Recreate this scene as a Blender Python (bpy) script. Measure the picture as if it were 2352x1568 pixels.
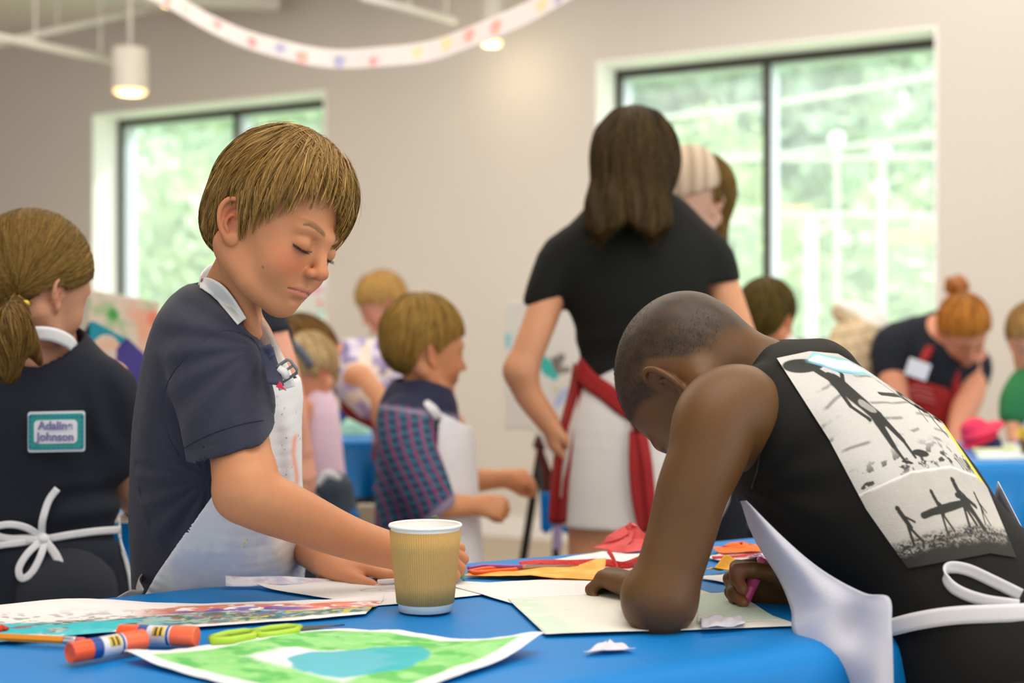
import bpy, math, random
import numpy as np
from mathutils import Matrix, Vector
for _o in list(bpy.data.objects):
    bpy.data.objects.remove(_o, do_unlink=True)
SC = bpy.context.scene
COL = SC.collection
# ------------------------------------------------------------------ camera, world, lights, exposure
FPX, CZ = 3267.0, 1.03            # focal length in photo pixels, camera height
cam_d = bpy.data.cameras.new('camera')
cam = bpy.data.objects.new('camera', cam_d)
COL.objects.link(cam)
cam.location = (0, 0, CZ)
cam.rotation_euler = (math.pi / 2, 0, 0)
cam_d.sensor_width = 36.0
cam_d.lens = FPX * 36.0 / 2352.0
cam_d.clip_start = 0.05
cam_d.clip_end = 300
cam_d.dof.use_dof = True
cam_d.dof.focus_distance = 1.61
cam_d.dof.aperture_fstop = 3.6
cam_d.dof.aperture_blades = 0
SC.camera = cam
SC.view_settings.view_transform = 'Standard'
SC.view_settings.look = 'None'
SC.view_settings.gamma = 1.0
SC.view_settings.use_curve_mapping = False
SC.view_settings.exposure = 0.08
SC.cycles.use_denoising = True
SC.cycles.max_bounces = 7
SC.cycles.diffuse_bounces = 4
SC.cycles.sample_clamp_indirect = 6.0
world = bpy.data.worlds.new('overcast_sky')
SC.world = world
world.use_nodes = True
_bg = world.node_tree.nodes['Background']
_bg.inputs['Color'].default_value = (0.93, 0.97, 1.0, 1)
_bg.inputs['Strength'].default_value = 2.3

def lamp(kind, name, loc, rot, energy, color, size=1.0, size_y=None):
    d = bpy.data.lights.new(name, kind)
    d.energy = energy
    d.color = color
    if kind == 'AREA':
        d.shape = 'RECTANGLE' if size_y else 'SQUARE'
        d.size = size
        if size_y:
            d.size_y = size_y
    o = bpy.data.objects.new(name, d)
    o.location = loc
    o.rotation_euler = rot
    COL.objects.link(o)
    return o
_s = lamp('SUN', 'sun', (6, 20, 12), (0, 0, 0), 4.2, (1.0, 0.98, 0.95))
_s.rotation_euler = Vector((-0.55, -0.42, -0.72)).to_track_quat('-Z', 'Y').to_euler()
_s.data.angle = 0.05
# ceiling lamps of the room (the frame shows the row ahead; two more hang above the tables, the third is added fill)
lamp('AREA', 'ceiling_light', (0.4, 0.9, 2.97), (0, 0, 0), 62, (1.0, 0.93, 0.84), 2.6, 2.2)
lamp('AREA', 'ceiling_light', (0.2, 4.6, 2.97), (0, 0, 0), 105, (1.0, 0.91, 0.80), 5.5, 3.6)

lamp('AREA', 'ceiling_light', (-2.6, 5.6, 2.97), (0, 0, 0), 34, (1.0, 0.91, 0.80), 3.0, 3.0)  # fill added to brighten the far end of the wall

def P(px, py, d):
    return np.array([(px - 1176.0) / FPX * d, d, CZ - (py - 784.0) / FPX * d])

def TB(px, py, z=0.74):
    "point of a horizontal plane (the table top) seen at this pixel"
    d = FPX * (CZ - z) / (py - 784.0)
    return np.array([(px - 1176.0) / FPX * d, d, z])

# ------------------------------------------------------------------ materials
def srgb(r, g=None, b=None):
    if g is None:
        r, g, b = r
    f = lambda c: (c / 12.92 if c <= 0.04045 else ((c + 0.055) / 1.055) ** 2.4)
    return np.array([f(r / 255.0), f(g / 255.0), f(b / 255.0)])

def mat(name, color, rough=0.6, noise=None, nscale=8.0, bump=0.0, bscale=60.0, attr=None, sss=0.0, sssr=(0.012, 0.004, 0.002),
        metal=0.0, spec=0.5, trans=0.0, sheen=0.0, emit=None, estr=1.0, wave=0.0, wscale=300.0, coat=0.0):
    m = bpy.data.materials.new(name)
    m.use_nodes = True
    nt = m.node_tree
    N, K = nt.nodes, nt.links
    b = N['Principled BSDF']
    color = tuple(float(x) for x in color[:3])
    b.inputs['Base Color'].default_value = (*color, 1)
    b.inputs['Roughness'].default_value = rough
    b.inputs['Metallic'].default_value = metal
    b.inputs['Specular IOR Level'].default_value = spec
    b.inputs['Transmission Weight'].default_value = trans
    b.inputs['Coat Weight'].default_value = coat
    if sheen:
        b.inputs['Sheen Weight'].default_value = sheen
        b.inputs['Sheen Roughness'].default_value = 0.6
    if sss:
        b.inputs['Subsurface Weight'].default_value = sss
        b.inputs['Subsurface Radius'].default_value = sssr
        b.inputs['Subsurface Scale'].default_value = 1.0
    if emit is not None:
        b.inputs['Emission Color'].default_value = (*emit[:3], 1)
        b.inputs['Emission Strength'].default_value = estr
    tc = N.new('ShaderNodeTexCoord')
    src = None
    if attr:
        a = N.new('ShaderNodeAttribute')
        a.attribute_name = attr
        src = a.outputs['Color']
    nz = N.new('ShaderNodeTexNoise')
    nz.inputs['Scale'].default_value = nscale
    nz.inputs['Detail'].default_value = 4
    K.new(tc.outputs['Object'], nz.inputs['Vector'])
    mx = N.new('ShaderNodeMix')
    mx.data_type = 'RGBA'
    mx.blend_type = 'MULTIPLY'
    amt = 0.10 if noise is None else noise
    rp = N.new('ShaderNodeValToRGB')
    rp.color_ramp.elements[0].position = 0.3
    rp.color_ramp.elements[0].color = (1 - amt, 1 - amt, 1 - amt, 1)
    rp.color_ramp.elements[1].position = 0.7
    rp.color_ramp.elements[1].color = (1 + 0.0, 1, 1, 1)
    K.new(nz.outputs['Fac'], rp.inputs['Fac'])
    mx.inputs['Factor'].default_value = 1.0
    if src is not None:
        K.new(src, mx.inputs['A'])
    else:
        mx.inputs['A'].default_value = (*color, 1)
    K.new(rp.outputs['Color'], mx.inputs['B'])
    K.new(mx.outputs['Result'], b.inputs['Base Color'])
    last = None
    if bump:
        n2 = N.new('ShaderNodeTexNoise')
        n2.inputs['Scale'].default_value = bscale
        n2.inputs['Detail'].default_value = 5
        K.new(tc.outputs['Object'], n2.inputs['Vector'])
        bp = N.new('ShaderNodeBump')
        bp.inputs['Strength'].default_value = bump
        bp.inputs['Distance'].default_value = 0.01
        K.new(n2.outputs['Fac'], bp.inputs['Height'])
        last = bp
    if wave:
        w = N.new('ShaderNodeTexNoise')
        w.inputs['Scale'].default_value = wscale
        K.new(tc.outputs['Object'], w.inputs['Vector'])
        bp = N.new('ShaderNodeBump')
        bp.inputs['Strength'].default_value = wave
        bp.inputs['Distance'].default_value = 0.002
        K.new(w.outputs['Fac'], bp.inputs['Height'])
        if last:
            K.new(last.outputs['Normal'], bp.inputs['Normal'])
        last = bp
    if last:
        K.new(last.outputs['Normal'], b.inputs['Normal'])
    return m

# ------------------------------------------------------------------ tagging
def tag(o, label=None, cat=None, group=None, kind=None):
    if label: o['label'] = label
    if cat: o['category'] = cat
    if group: o['group'] = group
    if kind: o['kind'] = kind
    return o

def thing(name, label, cat, loc=(0, 0, 0), group=None):
    o = bpy.data.objects.new(name, None)
    COL.objects.link(o)
    o.location = tuple(float(v) for v in loc)
    o.empty_display_size = 0.05
    return tag(o, label, cat, group)

def link(o, parent=None):
    "meshes are built in world coordinates; only the Empties of things sit elsewhere"
    COL.objects.link(o)
    if parent is not None:
        o.parent = parent
        if parent.type == 'EMPTY':
            o.matrix_parent_inverse = Matrix.Translation(-Vector(parent.location))
    return o

def mesh_np(name, V, Q, m, parent=None, colr=None, smooth=True, mats=None, midx=None):
    "V (n,3); Q list of faces or (m,k) array"
    me = bpy.data.meshes.new(name)
    V = np.asarray(V, dtype=np.float32)
    if isinstance(Q, np.ndarray):
        n, k = Q.shape
        me.vertices.add(len(V))
        me.vertices.foreach_set('co', V.ravel())
        me.loops.add(n * k)
        me.loops.foreach_set('vertex_index', Q.astype(np.int32).ravel())
        me.polygons.add(n)
        me.polygons.foreach_set('loop_start', np.arange(0, n * k, k, dtype=np.int32))
        me.polygons.foreach_set('loop_total', np.full(n, k, dtype=np.int32))
        me.update(calc_edges=True)
    else:
        me.from_pydata([tuple(v) for v in V.tolist()], [], [tuple(int(i) for i in f) for f in Q])
        me.update()
    if smooth:
        me.polygons.foreach_set('use_smooth', np.ones(len(me.polygons), dtype=bool))
    if colr is not None:
        a = me.attributes.new('Col', 'FLOAT_COLOR', 'POINT')
        c = np.ones((len(V), 4), dtype=np.float32)
        c[:, :3] = colr
        a.data.foreach_set('color', c.ravel())
    if mats:
        for x in mats: me.materials.append(x)
        if midx is not None:
            me.polygons.foreach_set('material_index', np.asarray(midx, dtype=np.int32))
    else:
        me.materials.append(m)
    o = bpy.data.objects.new(name, me)
    return link(o, parent)

# ------------------------------------------------------------------ simple mesh collector
class MB:
    def __init__(self): self.v = []; self.f = []
    def add(self, vs, fs):
        n = len(self.v)
        self.v += [tuple(float(c) for c in v) for v in vs]
        self.f += [tuple(i + n for i in f) for f in fs]
        return self
    def box(self, lo, hi, M=None):
        x0, y0, z0 = lo; x1, y1, z1 = hi
        vs = [(x0, y0, z0), (x1, y0, z0), (x1, y1, z0), (x0, y1, z0), (x0, y0, z1), (x1, y0, z1), (x1, y1, z1), (x0, y1, z1)]
        if M is not None: vs = [tuple(M @ Vector(v)) for v in vs]
        return self.add(vs, [(0, 3, 2, 1), (4, 5, 6, 7), (0, 1, 5, 4), (1, 2, 6, 5), (2, 3, 7, 6), (3, 0, 4, 7)])
    def obox(self, c, half, R):
        c = np.asarray(c); R = np.asarray(R)
        vs = []
        for sz in (-1, 1):
            for sx, sy in ((-1, -1), (1, -1), (1, 1), (-1, 1)):
                vs.append(c + R @ (np.array([sx, sy, sz]) * half))
        return self.add(vs, [(0, 3, 2, 1), (4, 5, 6, 7), (0, 1, 5, 4), (1, 2, 6, 5), (2, 3, 7, 6), (3, 0, 4, 7)])
    def tube(self, pts, r, n=10, cap=True):
        pts = [np.asarray(p, float) for p in pts]
        rs = r if isinstance(r, (list, tuple, np.ndarray)) else [r] * len(pts)
        base = []
        up = np.array([0.13, 0.21, 0.97])
        for i, p in enumerate(pts):
            t = pts[min(i + 1, len(pts) - 1)] - pts[max(i - 1, 0)]
            t = t / (np.linalg.norm(t) + 1e-9)
            if abs(t @ up) > 0.95: up = np.array([0.9, 0.3, 0.1])
            u = np.cross(t, up); u /= np.linalg.norm(u); w = np.cross(t, u)
            for k in range(n):
                a = 2 * math.pi * k / n
                base.append(p + rs[i] * (math.cos(a) * u + math.sin(a) * w))
        fs = []
        for i in range(len(pts) - 1):
            for k in range(n):
                fs.append((i * n + k, i * n + (k + 1) % n, (i + 1) * n + (k + 1) % n, (i + 1) * n + k))
        if cap:
            fs.append(tuple(range(n - 1, -1, -1)))
            fs.append(tuple((len(pts) - 1) * n + k for k in range(n)))
        return self.add(base, fs)
    def lathe(self, prof, c, n=48, axis=None, closed=False):
        "prof [(r,z)], around z at c, or a frame axis 3x3 whose third column is the axis"
        c = np.asarray(c, float); A = np.eye(3) if axis is None else np.asarray(axis)
        vs = []
        for r, z in prof:
            for k in range(n):
                a = 2 * math.pi * k / n
                vs.append(c + A @ np.array([r * math.cos(a), r * math.sin(a), z]))
        fs = []
        for i in range(len(prof) - 1):
            for k in range(n):
                fs.append((i * n + k, i * n + (k + 1) % n, (i + 1) * n + (k + 1) % n, (i + 1) * n + k))
        if not closed:
            fs.append(tuple(range(n - 1, -1, -1)))
            fs.append(tuple((len(prof) - 1) * n + k for k in range(n)))
        return self.add(vs, fs)
    def build(self, name, m, parent=None, smooth=False, bevel=0.0):
        o = mesh_np(name, np.array(self.v), self.f, m, parent, smooth=smooth)
        if bevel:
            b = o.modifiers.new('bevel', 'BEVEL'); b.width = bevel; b.segments = 2; b.limit_method = 'ANGLE'
        return o

# ------------------------------------------------------------------ smooth random fields
def wob(Pn, f, seed, n=6, aniso=None):
    rs = np.random.RandomState(seed)
    out = np.zeros(len(Pn))
    for i in range(n):
        k = rs.normal(size=3)
        k /= np.linalg.norm(k)
        k = k * f * rs.uniform(0.6, 1.5)
        if aniso is not None: k = k * aniso
        out += np.sin(Pn @ k + rs.uniform(0, 6.28))
    return out / math.sqrt(n)

_tabs = {}
def vn(u, v, f, seed):
    "2D value noise 0..1"
    if seed not in _tabs: _tabs[seed] = np.random.RandomState(seed).rand(256, 256)
    T = _tabs[seed]
    x = u * f; y = v * f
    xi = np.floor(x).astype(int); yi = np.floor(y).astype(int)
    fx = x - xi; fy = y - yi
    fx = fx * fx * (3 - 2 * fx); fy = fy * fy * (3 - 2 * fy)
    g = lambda a, b: T[a % 256, b % 256]
    return (g(xi, yi) * (1 - fx) + g(xi + 1, yi) * fx) * (1 - fy) + (g(xi, yi + 1) * (1 - fx) + g(xi + 1, yi + 1) * fx) * fy

def fbm(u, v, f, seed, o=4):
    s = 0; a = 0.5; t = 0
    for i in range(o):
        s = s + a * vn(u, v, f, seed + i); t += a; a *= 0.5; f *= 2.03
    return s / t

def sstep(a, b, x):
    t = np.clip((x - a) / (b - a + 1e-12), 0, 1)
    return t * t * (3 - 2 * t)

def mixc(c, c2, w):
    w = np.asarray(w)[:, None]
    return c * (1 - w) + np.asarray(c2) * w

# ------------------------------------------------------------------ implicit surfaces
def unit(v):
    v = np.asarray(v, float)
    return v / (np.linalg.norm(v) + 1e-12)

def crom(pts, sub=5):
    pts = np.asarray(pts, float)
    n = len(pts)
    if n < 3 or sub <= 1: return pts
    out = []
    for i in range(n - 1):
        p0 = pts[max(i - 1, 0)] if i > 0 else 2 * pts[0] - pts[1]
        p1, p2 = pts[i], pts[i + 1]
        p3 = pts[i + 2] if i + 2 < n else 2 * pts[-1] - pts[-2]
        for s in range(sub):
            t = s / sub
            out.append(0.5 * (2 * p1 + (p2 - p0) * t + (2 * p0 - 5 * p1 + 4 * p2 - p3) * t * t + (3 * p1 - p0 - 3 * p2 + p3) * t ** 3))
    out.append(pts[-1])
    return np.array(out)

def cap(a, b, ra, rb=None):
    a = np.asarray(a, float); b = np.asarray(b, float); rb = ra if rb is None else rb
    ba = b - a; L2 = float(ba @ ba) + 1e-12
    def fn(Q):
        pa = Q - a
        h = np.clip(pa @ ba / L2, 0, 1)
        return np.sqrt(((pa - h[:, None] * ba) ** 2).sum(1)) - (ra + (rb - ra) * h)
    return fn, np.minimum(a - ra, b - rb), np.maximum(a + ra, b + rb)

def ell(c, r, R=None):
    c = np.asarray(c, float); r = np.asarray(r, float) * np.ones(3); R = np.eye(3) if R is None else np.asarray(R)
    def fn(Q):
        q = (Q - c) @ R
        k0 = np.sqrt(((q / r) ** 2).sum(1)); k1 = np.sqrt(((q / (r * r)) ** 2).sum(1)) + 1e-9
        return np.where(k0 < 0.25, (k0 - 1) * r.min(), k0 * (k0 - 1) / k1)
    e = np.sqrt(((R * r) ** 2).sum(1))
    return fn, c - e, c + e

def rbox(c, half, R=None, rd=0.005):
    c = np.asarray(c, float); h = np.asarray(half, float) - rd; R = np.eye(3) if R is None else np.asarray(R)
    def fn(Q):
        q = np.abs((Q - c) @ R) - h
        return np.sqrt((np.maximum(q, 0) ** 2).sum(1)) + np.minimum(q.max(1), 0) - rd
    e = np.abs(R) @ (h + rd)
    return fn, c - e, c + e

def halfspace(p, n):
    "solid on the side opposite to n"
    p = np.asarray(p, float); n = unit(n)
    return (lambda Q: (Q - p) @ n), np.full(3, -1e3), np.full(3, 1e3)

def tube(pts, ra, rb=None, V=None, sub=4):
    "swept ellipse: ra across, rb along the fixed direction V (depth by default)"
    pts = np.asarray(pts, float)
    n = len(pts)
    ra = np.ones(n) * ra; rb = ra if rb is None else np.ones(n) * rb
    X = crom(np.column_stack([pts, ra, rb]), sub)
    C, A, B = X[:, :3], np.maximum(X[:, 3], 1e-4), np.maximum(X[:, 4], 1e-4)
    V = np.array([0, 1.0, 0]) if V is None else unit(V)
    iso = np.allclose(A, B)
    def fn(Q):
        best = np.full(len(Q), 1e3)
        for i in range(len(C) - 1):
            ba = C[i + 1] - C[i]; L2 = float(ba @ ba) + 1e-12
            pa = Q - C[i]
            h = np.clip(pa @ ba / L2, 0, 1)
            w = pa - h[:, None] * ba
            a = A[i] + (A[i + 1] - A[i]) * h
            if iso:
                d = np.sqrt((w * w).sum(1)) - a
            else:
                b = B[i] + (B[i + 1] - B[i]) * h
                wv = w @ V
                w2 = np.maximum((w * w).sum(1) - wv * wv, 0)
                k0 = np.sqrt(w2 / (a * a) + wv * wv / (b * b))
                k1 = np.sqrt(w2 / a ** 4 + wv * wv / b ** 4) + 1e-9
                d = np.where(k0 < 0.25, (k0 - 1) * np.minimum(a, b), k0 * (k0 - 1) / k1)
            best = np.minimum(best, d)
        return best
    m = np.maximum(A, B)[:, None]
    return fn, (C - m).min(0), (C + m).max(0)

def xform(field, c, R, s):
    "a field built in a local frame, placed at c with axes R (columns) and scale s"
    c = np.asarray(c, float)
    lo, hi = field.bounds()
    cor = np.array([[x, y, z] for x in (lo[0], hi[0]) for y in (lo[1], hi[1]) for z in (lo[2], hi[2])]) * s @ R.T + c
    return (lambda Q: field(((Q - c) @ R) / s) * s), cor.min(0), cor.max(0)

class Field:
    def __init__(self): self.ops = []; self.margin = 0.03; self.disp = None
    def u(self, pr, k=0.01): self.ops.append(('u', pr, k)); return self
    def s(self, pr, k=0.004): self.ops.append(('s', pr, k)); return self
    def i(self, pr, k=0.002): self.ops.append(('i', pr, k)); return self
    def bounds(self):
        lo = np.min([p[1] for o, p, k in self.ops if o == 'u'], 0); hi = np.max([p[2] for o, p, k in self.ops if o == 'u'], 0)
        return lo, hi
    def prim(self):
        lo, hi = self.bounds()
        return self, lo, hi
    def __call__(self, Q):
        d = np.full(len(Q), 1e3)
        if not len(Q): return d
        qlo, qhi = Q.min(0), Q.max(0)
        for op, (fn, lo, hi), k in self.ops:
            if op != 'i' and ((qlo > hi + k + self.margin).any() or (qhi < lo - k - self.margin).any()): continue
            if op == 'i':
                v = fn(Q)
                h = np.clip(0.5 - 0.5 * (v - d) / k, 0, 1)
                d = v * (1 - h) + d * h + k * h * (1 - h)
                continue
            mg = k + self.margin
            m = ((Q > lo - mg) & (Q < hi + mg)).all(1)
            if not m.any(): continue
            v = fn(Q[m]); e = d[m]
            if op == 'u':
                h = np.clip(0.5 + 0.5 * (e - v) / k, 0, 1)
                d[m] = e * (1 - h) + v * h - k * h * (1 - h)
            else:
                v = -v
                h = np.clip(0.5 - 0.5 * (v - e) / k, 0, 1)
                d[m] = v * (1 - h) + e * h + k * h * (1 - h)
        if self.disp is not None: 
            m = np.abs(d) < 0.03
            if m.any(): d[m] = d[m] + self.disp(Q[m])
        return d

def surf(F, h, lo=None, hi=None):
    "sparse surface nets over the field F at cell size h"
    l0, h0 = F.bounds()
    lo = l0 - 4 * h if lo is None else np.asarray(lo, float); hi = h0 + 4 * h if hi is None else np.asarray(hi, float)
    B = 8; bs = B * h
    nb = np.ceil((hi - lo) / bs).astype(int) + 1
    g = np.stack(np.meshgrid(*[np.arange(n) for n in nb], indexing='ij'), -1).reshape(-1, 3)
    cen = lo + (g + 0.5) * bs
    F.margin = max(0.02, bs * 1.3)
    act = np.zeros(len(cen), bool)
    for s in range(0, len(cen), 200000):
        act[s:s + 200000] = np.abs(F(cen[s:s + 200000])) < bs * 1.25
    g = g[act]
    o = np.stack(np.meshgrid(*[np.arange(B + 1)] * 3, indexing='ij'), -1).reshape(-1, 3)
    corners = [(a, b, c) for a in (0, 1) for b in (0, 1) for c in (0, 1)]
    N = nb * B + 8
    keys = []; verts = []; edges = [[], [], []]
    mo = (g // 4) @ np.array([1000000, 1000, 1])
    g = g[np.argsort(mo, kind='stable')]
    for s in range(0, len(g), 64):
        gg = g[s:s + 64]
        ip = (gg[:, None, :] * B + o[None]).reshape(-1, 3)
        val = F(lo + ip * h).reshape(len(gg), B + 1, B + 1, B + 1)
        c8 = np.stack([val[:, a:a + B, b:b + B, c:c + B] for a, b, c in corners], -1).reshape(-1, 8)
        base = (gg[:, None, :] * B + np.stack(np.meshgrid(*[np.arange(B)] * 3, indexing='ij'), -1).reshape(-1, 3)[None]).reshape(-1, 3)
        neg = c8 < 0
        m = neg.any(1) & ~neg.all(1)
        if not m.any(): continue
        c8 = c8[m]; base = base[m]; neg = neg[m]
        acc = np.zeros((len(c8), 3)); cnt = np.zeros(len(c8))
        for i, ci in enumerate(corners):
            for j, cj in enumerate(corners):
                if i < j and sum(abs(x - y) for x, y in zip(ci, cj)) == 1:
                    x = neg[:, i] != neg[:, j]
                    t = np.where(x, c8[:, i] / (c8[:, i] - c8[:, j] + 1e-15), 0)
                    pt = np.array(ci) + t[:, None] * (np.array(cj) - np.array(ci))
                    acc += np.where(x[:, None], pt, 0); cnt += x
        verts.append(lo + (base + acc / cnt[:, None]) * h)
        keys.append((base[:, 0].astype(np.int64) * N[1] + base[:, 1]) * N[2] + base[:, 2])
        for ax, idx in ((0, 4), (1, 2), (2, 1)):
            x = neg[:, 0] != neg[:, idx]
            edges[ax].append(np.column_stack([base[x], neg[x, 0]]))
    key = np.concatenate(keys); V = np.concatenate(verts)
    ks = np.argsort(key); key = key[ks]; V = V[ks]
    quads = []
    D = [((0, -1, -1), (0, 0, -1), (0, 0, 0), (0, -1, 0)), ((-1, 0, -1), (-1, 0, 0), (0, 0, 0), (0, 0, -1)), ((-1, -1, 0), (0, -1, 0), (0, 0, 0), (-1, 0, 0))]
    for ax in range(3):
        E = np.concatenate(edges[ax])
        ids = []; ok = np.ones(len(E), bool)
        for dd in D[ax]:
            b = E[:, :3].astype(np.int64) + np.array(dd)
            kk = (b[:, 0] * N[1] + b[:, 1]) * N[2] + b[:, 2]
            p = np.clip(np.searchsorted(key, kk), 0, len(key) - 1)
            ok &= key[p] == kk
            ids.append(p)
        q = np.stack(ids, 1)[ok]; fl = E[ok, 3].astype(bool)
        q[~fl] = q[~fl][:, ::-1]
        quads.append(q)
    Q = np.concatenate(quads)
    return V, Q

TRI = [0]
def sculpt(name, F, h, m, parent=None, col=None, label=None):
    import time; t0 = time.time()
    V, Q = surf(F, h)
    print('SCULPT', name, len(Q), round(time.time() - t0, 1))
    TRI[0] += 2 * len(Q)
    o = mesh_np(name, V, Q, m, parent, colr=None if col is None else col(V))
    if label: o['label'] = label
    return o

def frame(x, z):
    "right-handed axes (columns x, y, z): x kept, z made square to it"
    x = unit(x); z = unit(np.asarray(z, float) - (np.asarray(z, float) @ x) * x)
    return np.column_stack([x, np.cross(z, x), z])

def euler(yaw, pitch, roll):
    yaw, pitch, roll = [math.radians(a) for a in (yaw, pitch, roll)]
    cr, sr, cp, sp, cy, sy = math.cos(roll), math.sin(roll), math.cos(pitch), math.sin(pitch), math.cos(yaw), math.sin(yaw)
    return np.array([[cy, -sy, 0], [sy, cy, 0], [0, 0, 1]]) @ np.array([[cp, 0, sp], [0, 1, 0], [-sp, 0, cp]]) @ np.array([[1, 0, 0], [0, cr, -sr], [0, sr, cr]])

def sheet(name, grid, m, parent=None, colr=None, thick=0.0, smooth=True):
    "grid (nu,nv,3) of points"
    nu, nv = grid.shape[:2]
    V = grid.reshape(-1, 3)
    i = np.arange(nu * nv).reshape(nu, nv)
    Q = np.stack([i[:-1, :-1], i[1:, :-1], i[1:, 1:], i[:-1, 1:]], -1).reshape(-1, 4)
    TRI[0] += 2 * len(Q)
    o = mesh_np(name, V, Q, m, parent, colr=colr, smooth=smooth)
    if thick:
        s = o.modifiers.new('thickness', 'SOLIDIFY'); s.thickness = thick; s.offset = 0
    return o

def ribbon(name, pts, width, m, parent=None, side=None, thick=0.0012, sub=5, label=None):
    "a flat band along pts; side = direction(s) across the band"
    C = crom(pts, sub)
    n = len(C)
    if side is None: side = [0, 1, 0]
    S = np.asarray(side, float)
    if S.ndim == 1: S = np.tile(S, (len(pts), 1))
    S = crom(S, sub) if len(pts) > 2 else S
    W = np.ones(len(pts)) * width
    W = crom(np.column_stack([W, W]), sub)[:, 0]
    T = np.gradient(C, axis=0)
    T /= np.linalg.norm(T, axis=1)[:, None] + 1e-9
    S = S - (S * T).sum(1)[:, None] * T
    S /= np.linalg.norm(S, axis=1)[:, None] + 1e-9
    k = np.linspace(-0.5, 0.5, 5)
    Nn = np.cross(T, S)
    G = C[:, None] + k[None, :, None] * (W[:, None] * S)[:, None] + (0.10 * W[:, None] * (0.25 - k[None] ** 2))[..., None] * Nn[:, None]
    o = sheet(name, G, m, parent, thick=thick)
    if label: o['label'] = label
    return o
# ------------------------------------------------------------------ people: head, ear, hand, hair
def head_field(mx=0.0, child=1.0, eyes='closed', nose=1.0, ear=True, wide=1.0, jaw=1.0, mouth=True, lipsz=1.0, skull=(0.089, 0.071, 0.083), skc=(-0.010, 0, 0.032), earflare=20, earsize=1.0):
    "local frame: x forward, y to the figure's own left, z up; metres for a child's head"
    F = Field()
    F.u(ell(skc, skull), 0.001)
    F.u(ell((0.028, 0, -0.016), (0.045, 0.051 * wide, 0.064)), 0.028)
    for s in (-1, 1):
        F.u(tube([(-0.016, 0.047 * s * wide, -0.036), (0.020, 0.036 * s * wide, -0.066 * jaw), (0.050 + mx, 0.010 * s, -0.078 * jaw)], [0.017, 0.015, 0.013], sub=2), 0.022)
        F.u(ell((0.048, 0.029 * s * wide, -0.030), (0.021, 0.019, 0.022)), 0.018)
    F.u(ell((0.052 + mx, 0, -0.077 * jaw), (0.0135, 0.017, 0.0125)), 0.012)
    F.u(ell((0.0615 + mx, 0, -0.049), (0.016, 0.023, 0.020)), 0.014)
    for s in (-1, 1):
        F.u(cap((0.066, 0.032 * s, 0.019), (0.073, 0.006 * s, 0.015), 0.008, 0.008), 0.014)
        F.s(ell((0.083, 0.024 * s, 0.003), (0.013, 0.014, 0.009)), 0.010)
        F.u(ell((0.0625, 0.0255 * s, 0.001), (0.0135, 0.0135, 0.0125)), 0.003)
        # crease above the lid
        F.s(tube([(0.0745, 0.0155 * s, 0.0085), (0.0775, 0.0255 * s, 0.0115), (0.071, 0.0365 * s, 0.0085)], 0.0013, sub=3), 0.0025)
    n = nose
    F.u(cap((0.071, 0, 0.010), (0.088, 0, -0.022 * n), 0.0068, 0.0072), 0.010)
    F.u(ell((0.0885, 0, -0.0255 * n), (0.0088, 0.0088, 0.0072)), 0.006)
    for s in (-1, 1):
        F.u(ell((0.0795, 0.0088 * s, -0.0285 * n), (0.0085, 0.0056, 0.0056)), 0.004)
        F.s(ell((0.0855, 0.0052 * s, -0.0335 * n), (0.0048, 0.0026, 0.0032)), 0.0015)
        F.s(tube([(0.0745, 0.0150 * s, -0.026), (0.0745, 0.0165 * s, -0.031)], 0.0004), 0.003)
    if mouth:
        L = lipsz
        for s in (-1, 1):
            F.u(tube([(0.0790 + mx, 0, -0.0478), (0.0785 + mx, 0.005 * s, -0.0473), (0.0745 + mx, 0.013 * s, -0.0497), (0.0685 + mx, 0.0195 * s, -0.0525)], [0.0034 * L, 0.0036 * L, 0.0028 * L, 0.0012], sub=3), 0.004)
            F.u(tube([(0.0780 + mx, 0, -0.0555), (0.0737 + mx, 0.011 * s, -0.0552), (0.0685 + mx, 0.0185 * s, -0.0530)], [0.0042 * L, 0.0034 * L, 0.0012], sub=3), 0.004)
            F.s(tube([(0.0840 + mx, 0, -0.0517), (0.0795 + mx, 0.010 * s, -0.0517), (0.0705 + mx, 0.0205 * s, -0.0535)], [0.0011, 0.0010, 0.0012], sub=3), 0.0016)
        F.s(ell((0.0815 + mx, 0, -0.0405), (0.003, 0.0024, 0.0055)), 0.004)
        F.s(ell((0.076 + mx, 0, -0.0655), (0.006, 0.012, 0.0035)), 0.006)
    if ear:
        for s in (-1, 1):
            F.u(ear_field(s, earflare, earsize).xf(), 0.0035)
    return F

class _Ear(Field):
    pass

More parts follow.
